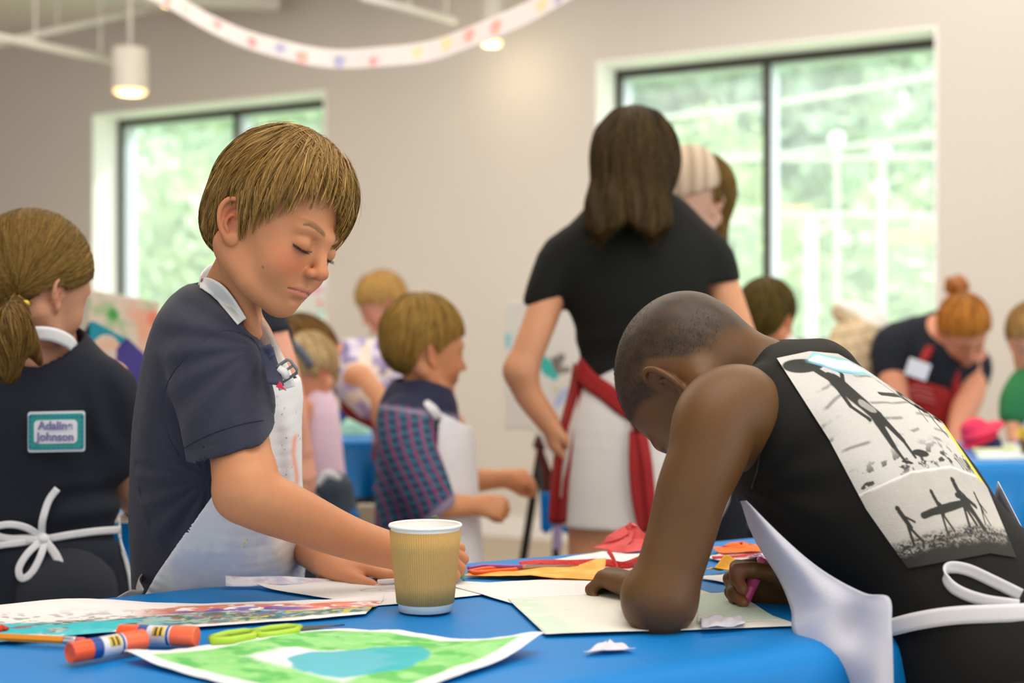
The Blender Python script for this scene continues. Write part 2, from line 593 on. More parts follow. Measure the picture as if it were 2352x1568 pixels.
def ear_field(s, flare, size=1.0):
    "a shell with a rolled rim, hollow and lobe; s = side"
    E = Field()
    E.u(ell((0, 0, 0.002), (0.0150, 0.0038, 0.0235)), 0.001)
    E.u(ell((0.003, 0.000, -0.0215), (0.0078, 0.0038, 0.0085)), 0.005)
    E.s(ell((0.002, -0.0060, 0.000), (0.0112, 0.0085, 0.0170)), 0.002)
    rim = [(0.0105, -0.0005, -0.006), (0.0135, -0.0015, 0.006), (0.0125, -0.003, 0.0165), (0.005, -0.004, 0.0240), (-0.006, -0.0045, 0.0235), (-0.0135, -0.0045, 0.0140), (-0.0145, -0.004, 0.001), (-0.0105, -0.003, -0.012), (-0.002, -0.0015, -0.0225)]
    E.u(tube(rim, [0.0022, 0.0026, 0.0030, 0.0032, 0.0032, 0.0032, 0.0030, 0.0028, 0.0030], sub=3), 0.0018)
    E.u(tube([(0.0085, -0.002, 0.004), (-0.001, -0.0035, 0.006), (-0.0065, -0.004, -0.004), (-0.002, -0.0035, -0.0125)], [0.0016, 0.0024, 0.0024, 0.0022], sub=3), 0.002)
    E.u(ell((0.0105, -0.002, -0.006), (0.0032, 0.0030, 0.0050)), 0.003)
    E.s(ell((0.0045, -0.0045, -0.0065), (0.0045, 0.006, 0.0050)), 0.002)
    # back of the shell joins the skull
    E.u(ell((0.004, 0.006, -0.001), (0.009, 0.008, 0.015)), 0.004)
    # local ear frame: outward is -y; mirrored for the left ear
    a = math.radians(flare); t = math.radians(-10)
    x = np.array([math.cos(a), -s * -math.sin(a), 0]); 
    x = np.array([math.cos(a), -s * math.sin(a) * 1.0, 0])
    out = np.array([math.sin(a) * 1.0, s * math.cos(a), 0])
    z = np.array([-math.sin(-t) * 0, 0, 1.0])
    tl = math.radians(12)
    x2 = x * math.cos(tl) + z * math.sin(tl); z2 = z * math.cos(tl) - x * math.sin(tl)
    R = np.column_stack([x2, -out, z2])       # may be a reflection: a mirrored ear
    c = np.array([-0.009, s * 0.0665, -0.004])
    E.xf = lambda: xform(E, c, R, size)
    return E

def face_color(base, lip, blush, brow=None, child=True, hairc=None, lash=(0.03, 0.02, 0.015), eyes=True, blushw=0.55):
    "skin tones as painted albedo in the head's own frame"
    def f(q):
        c = np.tile(np.asarray(base, float), (len(q), 1))
        x, y, z = q[:, 0], np.abs(q[:, 1]), q[:, 2]
        ck = np.exp(-(((x - 0.064) / 0.022) ** 2 + ((y - 0.034) / 0.019) ** 2 + ((z + 0.024) / 0.017) ** 2))
        c = mixc(c, blush, blushw * ck)
        nt = np.exp(-(((x - 0.093) / 0.012) ** 2 + (y / 0.011) ** 2 + ((z + 0.025) / 0.012) ** 2))
        c = mixc(c, blush, 0.35 * nt)
        er = np.exp(-(((x + 0.008) / 0.020) ** 2 + ((y - 0.072) / 0.010) ** 2 + ((z) / 0.030) ** 2))
        c = mixc(c, blush, 0.6 * er)
        zl = -0.0520 - 0.004 * (y / 0.02) ** 2
        lp = sstep(0.0062, 0.0038, np.abs(z - zl + 0.0002)) * sstep(0.0215, 0.0165, y) * (x > 0.056)
        c = mixc(c, lip, 0.7 * lp)
        ml = sstep(0.0015, 0.0005, np.abs(z - (-0.0517 - 0.0018 * (y / 0.02) ** 2))) * (y < 0.0205) * (x > 0.065)
        c = mixc(c, np.asarray(lip) * 0.25, 0.8 * ml)
        if brow is not None:
            zb = 0.0195 + 0.006 * np.sin(np.clip((y - 0.010) / 0.034, 0, 1) * 2.4)
            bw = sstep(0.0046, 0.0018, np.abs(z - zb)) * sstep(0.008, 0.015, y) * sstep(0.045, 0.036, y) * (x > 0.045)
            c = mixc(c, brow, 0.75 * bw)
        if eyes:
            zm = -0.0045 - 0.0030 * (1 - ((y - 0.0255) / 0.0125) ** 2)
            lw = sstep(0.0020, 0.0008, np.abs(z - zm)) * (np.abs(y - 0.0255) < 0.0128) * (x > 0.06)
            c = mixc(c, lash, 0.95 * lw)
        return c
    return f

def hand_field(W, Fd, Nr, side, size=1.0, curl=(20, 35, 25), curls=None, spread=6, thumb=(35, 25, 20, 15), palm_len=0.058):
    """W wrist, Fd towards the fingers, Nr out of the back of the hand, side = +1/-1: the thumb lies at side*cross(Fd,Nr).
    curls: four triples (index..little); thumb: (out, down, bend1, bend2) degrees"""
    x = unit(Fd); n = unit(np.asarray(Nr, float) - (np.asarray(Nr, float) @ x) * x); t = np.cross(x, n) * side
    W = np.asarray(W, float); S = size
    H = Field()
    offs = [0.0205, 0.0070, -0.0065, -0.0190]
    kn = [W + S * (x * (palm_len - a) + t * o + n * b) for o, a, b in zip(offs, (0.002, 0.0, 0.003, 0.008), (0.002, 0.004, 0.003, 0.0))]
    for i, k in enumerate(kn):
        H.u(cap(W + S * (x * 0.006 + t * offs[i] * 0.55), k - n * 0.003 * S, 0.0125 * S, 0.0098 * S), 0.007 * S)
    H.u(ell(W + S * (x * 0.030 - n * 0.004), (0.030 * S, 0.024 * S, 0.0125 * S), np.column_stack([x, t, n])), 0.008 * S)
    H.u(ell(W + S * (x * 0.026 + t * 0.016 - n * 0.008), (0.022 * S, 0.012 * S, 0.012 * S), np.column_stack([x, t, n])), 0.008 * S)
    Ls = [(0.029, 0.018, 0.015), (0.032, 0.021, 0.016), (0.030, 0.019, 0.016), (0.023, 0.014, 0.014)]
    G = Field(); tips = []
    for i in range(4):
        c = curls[i] if curls else curl
        ang = 0; sp = math.radians((1.5 - i) * spread)
        d0 = unit(x * math.cos(sp) + t * math.sin(sp))
        p = kn[i] - n * 0.002 * S; pts = [p]
        for L, a in zip(Ls[i], c):
            ang += math.radians(a)
            dd = d0 * math.cos(ang) - n * math.sin(ang)
            p = p + dd * L * S
            pts.append(p)
        r = [0.0088, 0.0080, 0.0072, 0.0062] if i < 3 else [0.0078, 0.0070, 0.0063, 0.0055]
        g = Field()
        for a in range(3):
            g.u(cap(pts[a], pts[a + 1], r[a] * S, r[a + 1] * S), 0.0015)
        for a in (1, 2):
            g.u(ell(pts[a], np.ones(3) * r[a] * S * 1.07), 0.002)
        G.u(g.prim(), 0.0008)
        tips.append((pts[-1], unit(pts[-1] - pts[-2])))
    H.u(G.prim(), 0.0035 * S)
    o, dn, b1, b2 = [math.radians(a) for a in thumb]
    base = W + S * (x * 0.016 + t * 0.017 - n * 0.006)
    d = unit(x * math.cos(o) * math.cos(dn) + t * math.sin(o) * math.cos(dn) - n * math.sin(dn))
    p1 = base + d * 0.030 * S
    ax = unit(np.cross(d, n) * 1.0)
    inward = unit(-t * math.cos(o) + x * math.sin(o) - n * 0.3)
    d2 = unit(d * math.cos(b1) + inward * math.sin(b1)); p2 = p1 + d2 * 0.024 * S
    d3 = unit(d2 * math.cos(b2) + inward * math.sin(b2)); p3 = p2 + d3 * 0.019 * S
    T = Field()
    T.u(cap(base, p1, 0.0125 * S, 0.0100 * S), 0.003); T.u(cap(p1, p2, 0.0098 * S, 0.0088 * S), 0.003); T.u(cap(p2, p3, 0.0088 * S, 0.0074 * S), 0.003)
    H.u(T.prim(), 0.006 * S)
    H.tips = tips; H.thumb = (p3, d3); H.knuckles = kn
    return H

def nail(name, tip, d, up, size, m, parent):
    "a small curved plate on the back of a finger tip"
    d = unit(d); up = unit(up - (up @ d) * d); s = np.cross(d, up)
    G = np.zeros((6, 6, 3))
    for i, a in enumerate(np.linspace(-1, 1, 6)):
        for j, b in enumerate(np.linspace(-1, 1, 6)):
            w = size * (1 - 0.12 * b * b)
            G[i, j] = tip + d * (b * size * 1.15) + s * a * w * 0.9 + up * (size * 0.9 * math.sqrt(max(0, 1.5 - a * a)) - 0.0 - 0.10 * size * b * b)
    return sheet(name, G, m, parent, thick=0.0004)

def strands(name, S, roots, flow, m, parent, n, length, depth=(-0.006, 0.0015), width=0.0009, seg=10, seed=1, end=None, overrun=0.012, colf=None, taper=0.3, lift=0.0):
    """hair: ribbons that run along level sets of the field S. roots(rs,n)->points; flow(points)->directions"""
    rs = np.random.RandomState(seed)
    X = roots(rs, n)
    n = len(X)
    off = rs.uniform(depth[0], depth[1], n)
    L = rs.uniform(length[0], length[1], n)
    pts = [X]
    e = 0.0015
    def grad(Q):
        return np.stack([S(Q + np.eye(3)[i] * e) - S(Q - np.eye(3)[i] * e) for i in range(3)], 1) / (2 * e)
    for _ in range(4):
        v = S(X) - off; G = grad(X); X = X - G * np.clip(v / np.maximum((G * G).sum(1), 0.2), -0.02, 0.02)[:, None]
    ok = np.abs(S(X) - off) < 0.004
    X = X[ok]; off = off[ok]; L = L[ok]; n = len(X)
    pts = [X]; nrm = []
    over = rs.uniform(-0.002, 1.0, n) ** 2 * overrun
    jit = rs.normal(size=(n, 3)) * 0.10
    for k in range(seg):
        G = grad(X); Nn = G / (np.linalg.norm(G, axis=1)[:, None] + 1e-9)
        nrm.append(Nn)
        f = flow(X) + jit
        f = f - (f * Nn).sum(1)[:, None] * Nn
        f /= np.linalg.norm(f, axis=1)[:, None] + 1e-9
        Xo = X
        X = X + f * (L / seg)[:, None]
        for _ in range(2):
            v = S(X) - off - lift * (k / seg) ** 2; G = grad(X)
            X = X - G * np.clip(v / np.maximum((G * G).sum(1), 0.2), -0.006, 0.006)[:, None]
        if end is not None:
            stop = end(X) > over
            X = np.where(stop[:, None], Xo, X)
        pts.append(X)
    nrm.append(nrm[-1])
    Pp = np.stack(pts, 1); Nn = np.stack(nrm, 1)
    T = np.gradient(Pp, axis=1); T /= np.linalg.norm(T, axis=2)[..., None] + 1e-9
    sd = np.cross(T, Nn)
    tw = rs.uniform(-0.7, 0.7, n)[:, None, None]
    sd = sd * np.cos(tw) + Nn * np.sin(tw)
    w = width * rs.uniform(0.6, 1.3, n)[:, None] * (1 - (1 - taper) * np.linspace(0, 1, seg + 1)[None] ** 3)
    A = Pp - sd * w[..., None] * 0.5; Bq = Pp + sd * w[..., None] * 0.5
    V = np.stack([A, Bq], 2).reshape(-1, 3)
    i = np.arange(n * (seg + 1) * 2).reshape(n, seg + 1, 2)
    Q = np.stack([i[:, :-1, 0], i[:, 1:, 0], i[:, 1:, 1], i[:, :-1, 1]], -1).reshape(-1, 4)
    TRI[0] += 2 * len(Q)
    c = None
    if colf is not None:
        c = colf(rs, n)
        c = np.repeat(c, (seg + 1) * 2, axis=0)
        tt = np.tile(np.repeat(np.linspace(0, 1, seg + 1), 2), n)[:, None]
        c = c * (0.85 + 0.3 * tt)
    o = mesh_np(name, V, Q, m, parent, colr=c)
    o['kind'] = 'stuff'
    return o

def hair_mat(name, rough=0.42, spec=0.5):
    m = mat(name, (0.2, 0.12, 0.05), rough=rough, attr='Col', noise=0.15, nscale=90, spec=spec)
    b = m.node_tree.nodes['Principled BSDF']
    b.inputs['Anisotropic'].default_value = 0.6
    return m

def hair_shell(name, S, h, colr, m, parent, streak=None):
    def c(V):
        base = np.tile(np.asarray(colr, float), (len(V), 1))
        s = streak(V) if streak else wob(V, 180, 3) * 0.12
        return base * (1 + s)[:, None]
    return sculpt(name, S, h, m, parent, col=c)

SKIN = {}
def skin(name, sss=0.12, rough=0.5, spec=0.4):
    return mat(name, (0.6, 0.4, 0.3), rough=rough, attr='Col', noise=0.05, nscale=60, sss=sss, bump=0.035, bscale=700, spec=spec)

def hits(F, pxy, d0=1.3, d1=2.2, off=0.0, n=160):
    "where the view rays of these photo pixels first meet the solid F grown by off"
    pxy = np.asarray(pxy, float); ds = np.linspace(d0, d1, n)
    Q = np.stack([P(a, b, 1.0) - [0, 0, CZ] for a, b in pxy])
    G = Q[:, None] * ds[None, :, None] + np.array([0, 0, CZ])
    v = F(G.reshape(-1, 3)).reshape(len(pxy), n) - off
    out = []
    for i in range(len(pxy)):
        k = np.argmax(v[i] < 0)
        if not (v[i] < 0).any(): k = int(np.argmin(v[i])); d = ds[k]
        elif k == 0: d = ds[0]
        else:
            t = v[i, k - 1] / (v[i, k - 1] - v[i, k] + 1e-9); d = ds[k - 1] + t * (ds[k] - ds[k - 1])
        out.append(Q[i] * d + np.array([0, 0, CZ]))
    return np.array(out)

def patch(name, F, quad, m, parent, nu=14, nv=14, off=0.003, colf=None, thick=0.0012, d0=1.3, d1=2.2):
    "a piece of cloth or card laid on F between four photo pixels (tl, tr, br, bl)"
    tl, tr, br, bl = [np.asarray(q, float) for q in quad]
    U, V = np.meshgrid(np.linspace(0, 1, nu), np.linspace(0, 1, nv), indexing='ij')
    px = (tl[None, None] * ((1 - U) * (1 - V))[..., None] + tr * (U * (1 - V))[..., None] + br * (U * V)[..., None] + bl * ((1 - U) * V)[..., None]).reshape(-1, 2)
    G = hits(F, px, d0, d1, off).reshape(nu, nv, 3)
    c = colf(U.ravel(), V.ravel()) if colf else None
    return sheet(name, G, m, parent, colr=c, thick=thick)

def seam(name, F, pxy, r, m, parent, sub=6, d0=1.3, d1=2.2, off=0.0):
    pts = hits(F, crom(pxy, sub), d0, d1, off)
    return MB().tube(pts, r, 6).build(name, m, parent, smooth=True)
# ------------------------------------------------------------------ the room
W0 = np.array([0, 7.5, 0]); WD = unit([0.877, -0.48, 0]); WN = unit([0.48, 0.877, 0])      # wall point, run, outward normal
def wp(px):
    "run along the wall seen at picture column px"
    k = (px - 1176) / FPX
    # (s*WDx) = k*(7.5 + s*WDy)
    return 7.5 * k / (WD[0] - k * WD[1])
def WP(s, z, off=0.0):
    return W0 + WD * s + WN * off + np.array([0, 0, z])

m_wall = mat('painted_wall', srgb(217, 210, 202), rough=0.8, noise=0.03, nscale=1.3, bump=0.02, bscale=150)
m_white = mat('white_paint', srgb(240, 238, 233), rough=0.5, noise=0.03)
m_reveal = mat('reveal_white_paint', srgb(252, 250, 248), rough=0.6, noise=0.02)
m_ceil = mat('ceiling_paint', srgb(236, 230, 220), rough=0.85, noise=0.05, nscale=3)
m_floor = mat('floor_vinyl', srgb(176, 160, 142), rough=0.45, noise=0.12, nscale=4)
m_dark = mat('dark_bronze_frame', srgb(62, 60, 46), rough=0.4)
m_alu = mat('aluminium_frame', srgb(205, 210, 222), rough=0.35, metal=0.0)
m_glass = mat('window_glass', (1, 1, 1), rough=0.0, noise=0.0)
def fix_glass(m, tint=(0.97, 1.0, 0.985), haze=0.16):
    "thin pane: mostly see-through, a mirror reflection at grazing angles and a faint milky film of dust"
    nt = m.node_tree; N = nt.nodes; K = nt.links
    N.clear()
    out = N.new('ShaderNodeOutputMaterial')
    tr = N.new('ShaderNodeBsdfTransparent'); tr.inputs['Color'].default_value = (*tint, 1)
    gl = N.new('ShaderNodeBsdfGlossy'); gl.inputs['Roughness'].default_value = 0.02
    lw = N.new('ShaderNodeLayerWeight'); lw.inputs['Blend'].default_value = 0.5
    pw = N.new('ShaderNodeMath'); pw.operation = 'POWER'; pw.inputs[1].default_value = 5.0; K.new(lw.outputs['Facing'], pw.inputs[0])
    fr = N.new('ShaderNodeMath'); fr.operation = 'MULTIPLY_ADD'; fr.inputs[1].default_value = 0.7; fr.inputs[2].default_value = 0.035; K.new(pw.outputs[0], fr.inputs[0])
    tl = N.new('ShaderNodeBsdfTranslucent'); tl.inputs['Color'].default_value = (0.95, 0.98, 0.97, 1)
    mh = N.new('ShaderNodeMixShader'); mh.inputs['Fac'].default_value = haze  # translucent film stands in for the washed-out window glare
    nz = N.new('ShaderNodeTexNoise'); nz.inputs['Scale'].default_value = 3
    mp = N.new('ShaderNodeMapRange'); mp.inputs['To Min'].default_value = haze * 0.8; mp.inputs['To Max'].default_value = haze * 1.2
    K.new(nz.outputs['Fac'], mp.inputs['Value']); K.new(mp.outputs['Result'], mh.inputs['Fac'])
    mx = N.new('ShaderNodeMixShader')
    K.new(tr.outputs[0], mh.inputs[1]); K.new(tl.outputs[0], mh.inputs[2])
    K.new(fr.outputs[0], mx.inputs['Fac']); K.new(mh.outputs[0], mx.inputs[1]); K.new(gl.outputs[0], mx.inputs[2])
    K.new(mx.outputs[0], out.inputs['Surface'])
fix_glass(m_glass, haze=0.10)

ZC = 3.02; WTOP = 2.46; SILL = 0.98; DEEP = 0.36
wins = [(wp(212), wp(748)), (wp(1369), wp(2153))]
SA, SB = -6.5, 4.6

def build_room():
    # wall with two openings, as slabs 0.36 thick
    b = MB()
    def slab(s0, s1, z0, z1):
        c = [WP(s0, z0), WP(s1, z0), WP(s1, z0, DEEP), WP(s0, z0, DEEP)]
        d = [p + np.array([0, 0, z1 - z0]) for p in c]
        b.add(c + d, [(0, 3, 2, 1), (4, 5, 6, 7), (0, 1, 5, 4), (1, 2, 6, 5), (2, 3, 7, 6), (3, 0, 4, 7)])
    edges = [SA] + [e for w in wins for e in w] + [SB]
    for i in range(0, len(edges), 2): slab(edges[i], edges[i + 1], 0, ZC)
    for s0, s1 in wins:
        slab(s0, s1, 0, SILL); slab(s0, s1, WTOP, ZC)
    tag(b.build('wall_back', m_wall), kind='structure')
    # floor and ceiling follow the wall
    for nm, z, m, h in (('floor', 0, m_floor, -0.1), ('ceiling', ZC, m_ceil, 0.1)):
        b = MB()
        c = [WP(SA - 1, z, DEEP), WP(SB + 2, z, DEEP), WP(SB + 2, z, -11), WP(SA - 1, z, -11)]
        d = [p + np.array([0, 0, h]) for p in c]
        b.add(c + d, [(0, 1, 2, 3), (7, 6, 5, 4), (0, 4, 5, 1), (1, 5, 6, 2), (2, 6, 7, 3), (3, 7, 4, 0)])
        tag(b.build(nm, m), kind='structure')
    b = MB()
    for s in (SA,):
        c = [WP(s, 0), WP(s - 0.15, 0), WP(s - 0.15, 0, -10.9), WP(s, 0, -10.9)]
        d = [p + np.array([0, 0, ZC]) for p in c]
        b.add(c + d, [(0, 1, 2, 3), (7, 6, 5, 4), (0, 4, 5, 1), (1, 5, 6, 2), (2, 6, 7, 3), (3, 7, 4, 0)])
    tag(b.build('wall_left', m_wall), kind='structure')
    # the other two walls, each with a long window opening that lights the room from behind the lens
    def slab2(b, p0, p1, z0, z1, th=0.2):
        p0 = np.asarray(p0, float); p1 = np.asarray(p1, float); d = unit(p1 - p0); n = np.array([-d[1], d[0], 0]) * th
        c = [p + np.array([0, 0, z0]) for p in (p0, p1, p1 + n, p0 + n)]; e = [p + np.array([0, 0, z1 - z0]) for p in c]
        b.add(c + e, [(0, 3, 2, 1), (4, 5, 6, 7), (0, 1, 5, 4), (1, 2, 6, 5), (2, 3, 7, 6), (3, 0, 4, 7)])
    for nm, a, c_ in (('wall_front', WP(SA, 0, -10.9), WP(SB, 0, -10.9)), ('wall_right', WP(SB, 0, -10.9), WP(SB, 0, 0))):
        b = MB(); L = np.linalg.norm(c_ - a); d_ = (c_ - a) / L
        slab2(b, a, c_, 0, 0.55); slab2(b, a, c_, 2.72, ZC)
        k = 5
        for i in range(k + 1):
            m0 = a + d_ * (L * i / k - (0.35 if i else 0)) ; m1 = a + d_ * (L * i / k + (0.35 if i < k else 0)); slab2(b, m0, m1, 0.55, 2.72)
        tag(b.build(nm, m_wall), kind='structure')
    b = MB()
    for s0, s1 in ((SA, SB),):
        c = [WP(s0, 0, -0.014), WP(s1, 0, -0.014), WP(s1, 0, 0), WP(s0, 0, 0)]
        d = [p + np.array([0, 0, 0.1]) for p in c]
        b.add(c + d, [(0, 1, 2, 3), (7, 6, 5, 4), (0, 4, 5, 1), (1, 5, 6, 2), (2, 6, 7, 3), (3, 7, 4, 0)])
    tag(b.build('baseboard_back', m_white), kind='structure')
    R = np.column_stack([WD, WN, [0, 0, 1]])
    for k, (s0, s1) in enumerate(wins):
        root = thing('window_%d' % (k + 1), None, None, WP((s0 + s1) / 2, SILL)); tag(root, kind='structure')
        def bar(name, a, c, z0, z1, o0, o1, m, bev=0.0):
            q = MB(); q.obox(WP((a + c) / 2, (z0 + z1) / 2, (o0 + o1) / 2), np.array([(c - a) / 2, (o1 - o0) / 2, (z1 - z0) / 2]), R)
            return q.build(name, m, root, bevel=bev)
        e = 0.004
        bar('sill', s0 - 0.0, s1 + 0.0, SILL, SILL + 0.02, -0.03, 0.22, m_white, 0.004)
        # white reveal boards (jamb linings and head lining), proud of the wall paint
        bar('jamb_lining', s0, s0 + 0.012, SILL + 0.02, WTOP - 0.012, -0.004, 0.21, m_reveal)
        bar('jamb_lining', s1 - 0.012, s1, SILL + 0.02, WTOP - 0.012, -0.004, 0.21, m_reveal)
        bar('head_lining', s0, s1, WTOP - 0.012, WTOP, -0.004, 0.21, m_reveal)
        # frame: dark face strip in front of pale deep aluminium bars
        fz0, fz1 = SILL + 0.02, WTOP - 0.012
        a0, a1 = s0 + 0.012, s1 - 0.012
        mull = wp(473) + 0.05 if k == 0 else wp(1700) + 0.06
        mulls = [mull]
        for nm, (x0, x1) in [('frame_stile', (a0, a0 + 0.035)), ('frame_stile', (a1 - 0.035, a1))] + [('mullion', (q - 0.02, q + 0.02)) for q in mulls]:
            f = bar(nm, x0, x1, fz0, fz1, 0.235, 0.35, m_alu)
            g = bar('dark_strip', x0 - 0.0, x1, fz0, fz1, 0.215, 0.235, m_dark)
        bar('frame_rail', a0, a1, fz1 - 0.045, fz1, 0.236, 0.352, m_alu)
        bar('frame_rail', a0, a1, fz0, fz0 + 0.045, 0.236, 0.352, m_alu)
        bar('dark_strip', a0, a1, fz1 - 0.04, fz1, 0.213, 0.236, m_dark)
        bar('dark_strip', a0, a1, fz0, fz0 + 0.04, 0.213, 0.236, m_dark)
        xs = [a0 + 0.03] + mulls + [a1 - 0.03]
        for x0, x1 in zip(xs[:-1], xs[1:]):
            bar('pane', x0 + 0.01, x1 - 0.01, fz0 + 0.03, fz1 - 0.03, 0.29, 0.296, m_glass)

# ------------------------------------------------------------------ overhead
m_lampbody = mat('lamp_body_white', srgb(228, 222, 212), rough=0.45)
m_glow = mat('lamp_glow', srgb(255, 225, 170), emit=srgb(255, 214, 150), estr=1.9)
m_pipe = mat('painted_pipe', srgb(232, 228, 220), rough=0.5)

def pendant(px, py, d, rpx, hpx, label, stem=True):
    c = P(px, py, d); r = rpx / FPX * d; h = hpx / FPX * d
    root = thing('pendant_lamp', label, 'lamp', c, group=None)
    prof = [(r * 0.86, 0.01), (r * 0.97, 0.0), (r, 0.006), (r, h - 0.006), (r * 0.97, h), (0.012, h), (0.012, h + 0.012)]
    MB().lathe(prof, c, 40).build('lamp_shade', m_lampbody, root, smooth=False)
    MB().lathe([(0.001, 0.012), (r * 0.9, 0.012), (r * 0.9, -0.012), (r * 0.72, -0.02), (0.001, -0.021)], c, 40, closed=True).build('diffuser', m_glow, root)
    MB().tube([c + [0, 0, h], [c[0], c[1], ZC - 0.03]], 0.011).build('stem', m_pipe, root, smooth=True)
    MB().lathe([(0.055, 0), (0.055, 0.02), (0.04, 0.03)], [c[0], c[1], ZC - 0.03], 24).build('ceiling_rose', m_lampbody, root)
    l = lamp('POINT', 'bulb_light', tuple(c - np.array([0, 0, 0.05])), (0, 0, 0), 2.5, (1.0, 0.84, 0.62)); l.data.shadow_soft_size = 0.06
    link_parent(l, root)
    return root

def link_parent(o, parent):
    o.parent = parent
    o.matrix_parent_inverse = Matrix.Translation(-Vector(parent.location))

def build_overhead():
    pendant(299, 208, 7.4, 40, 96, 'white cylinder pendant lamp above the window nearest the ponytailed girl', )
    pendant(1129, 96, 7.2, 26, 130, 'white cylinder pendant lamp showing just under the paper banner')
    pendant(397, 4, 6.6, 32, 120, 'warm pendant lamp at the top edge beside the hanging end of the banner')
    def pipe(name, a, b, r, label, cat='pipe'):
        t = thing(name, label, cat, (np.asarray(a) + b) / 2)
        MB().tube([a, b], r, 14).build('tube', m_pipe, t, smooth=True)
        for q in (0.1, 0.5, 0.9):
            p = np.asarray(a) * (1 - q) + np.asarray(b) * q
            if p[2] < ZC - 0.06:
                MB().tube([p, [p[0], p[1], ZC]], 0.005, 8).build('hanger', m_pipe, t)
    pipe('conduit_pipe', P(-120, 62, 7.0), P(266, 140, 7.6), 0.021, 'white ceiling pipe running down towards the first pendant lamp')
    pipe('conduit_pipe', P(830, -6, 6.6), P(1045, 48, 7.0), 0.018, 'short white ceiling pipe next to the second pendant lamp')
    pipe('conduit_pipe', P(-80, 118, 7.4), P(330, 22, 7.9), 0.018, 'thin white pipe crossing the beams above the first lamp')
    # exposed beams
    for i, (a, b, w, lab) in enumerate([(P(-150, 30, 6.4), P(520, -38, 6.9), 0.10, 'broad pale ceiling beam at the upper corner'),
                           (P(-150, 96, 7.6), P(640, 12, 8.0), 0.07, 'pale ceiling beam above the ponytailed girl, closest to the wall'),
                           (P(560, 30, 7.4), P(900, -26, 7.4), 0.06, 'pale ceiling beam behind the banner')]):
        z = ZC - 0.10
        a = np.array([a[0], a[1], z]); b = np.array([b[0], b[1], z])
        x = unit(b - a); q = MB(); q.obox((a + b) / 2, (np.linalg.norm(b - a) / 2, w, 0.02), np.column_stack([x, np.cross([0, 0, 1], x), [0, 0, 1]]))
        q.obox((a + b) / 2 + [0, 0, 0.05], (np.linalg.norm(b - a) / 2, 0.012, 0.05), np.column_stack([x, np.cross([0, 0, 1], x), [0, 0, 1]]))
        t = tag(q.build('ceiling_beam', m_pipe, bevel=0.003), lab, 'beam')
    # banner
    d = 4.6
    def blots(U, Vv, seed, n, cols, c0):
        c = np.tile(c0, (U.size, 1)); rs = np.random.RandomState(seed)
        u = U.ravel(); v = Vv.ravel()
        for i in range(n):
            uc = (i + 0.5 + rs.uniform(-0.3, 0.3)) / n; vc = rs.uniform(0.3, 0.7); r = rs.uniform(0.016, 0.026)
            col = cols[rs.randint(len(cols))]
            dist = np.hypot((u - uc) * 1.0, (v - vc) * 0.035)
            c = mixc(c, col, 0.6 * sstep(r * 0.6, r * 0.3, dist))
            for a in np.linspace(0.5, 2.7, 5):   # finger strokes of a hand print
                for q in (0.5, 0.8, 1.1):
                    dist = np.hypot(u - uc - math.cos(a) * r * 0.6 * q, (v - vc - math.sin(a) * 0.25 * q) * 0.035)
                    c = mixc(c, col, 0.7 * sstep(0.0016, 0.0008, dist))
        return c
    pts = [P(300, -40, 4.9), P(380, -4, 4.85), P(480, 52, 4.8), P(600, 102, 4.7), P(730, 131, 4.6), P(860, 134, 4.5), P(980, 118, 4.4), P(1100, 80, 4.3), P(1220, 24, 4.2), P(1340, -42, 4.1)]
    C = crom(pts, 24); n = len(C); nv = 13
    G = np.zeros((n, nv, 3)); 
    hw = np.linspace(22, 29, n) / FPX * 4.5
    for j, v in enumerate(np.linspace(-1, 1, nv)):
        G[:, j] = C; G[:, j, 2] += v * hw; G[:, j, 1] += 0.012 * np.sin(np.linspace(0, 30, n)) + 0.02 * v
    U, Vv = np.meshgrid(np.linspace(0, 1, n), np.linspace(0, 1, nv), indexing='ij')
    cols = [srgb(235, 120, 90), srgb(225, 90, 90), srgb(120, 130, 190), srgb(240, 205, 120), srgb(150, 90, 120), srgb(150, 190, 160)]
    m = mat('banner_paper', (1, 1, 1), rough=0.8, attr='Col', noise=0.03)
    t = thing('paper_banner', 'long white paper banner with coloured hand prints sagging from the ceiling', 'banner', C[n // 2])
    sheet('banner_strip', G, m, t, colr=blots(U, Vv, 5, 15, cols, srgb(222, 212, 210)), thick=0.001)
    C2 = crom([P(360, -30, 4.95), P(430, 28, 4.9), P(540, 88, 4.8), P(640, 110, 4.75), P(720, 118, 4.7)], 10)
    G2 = np.stack([C2 + [0, 0.03, v] for v in np.linspace(-0.02, 0.02, 5)], 1)
    o = sheet('backing_strip', G2, m_white, t, thick=0.001)

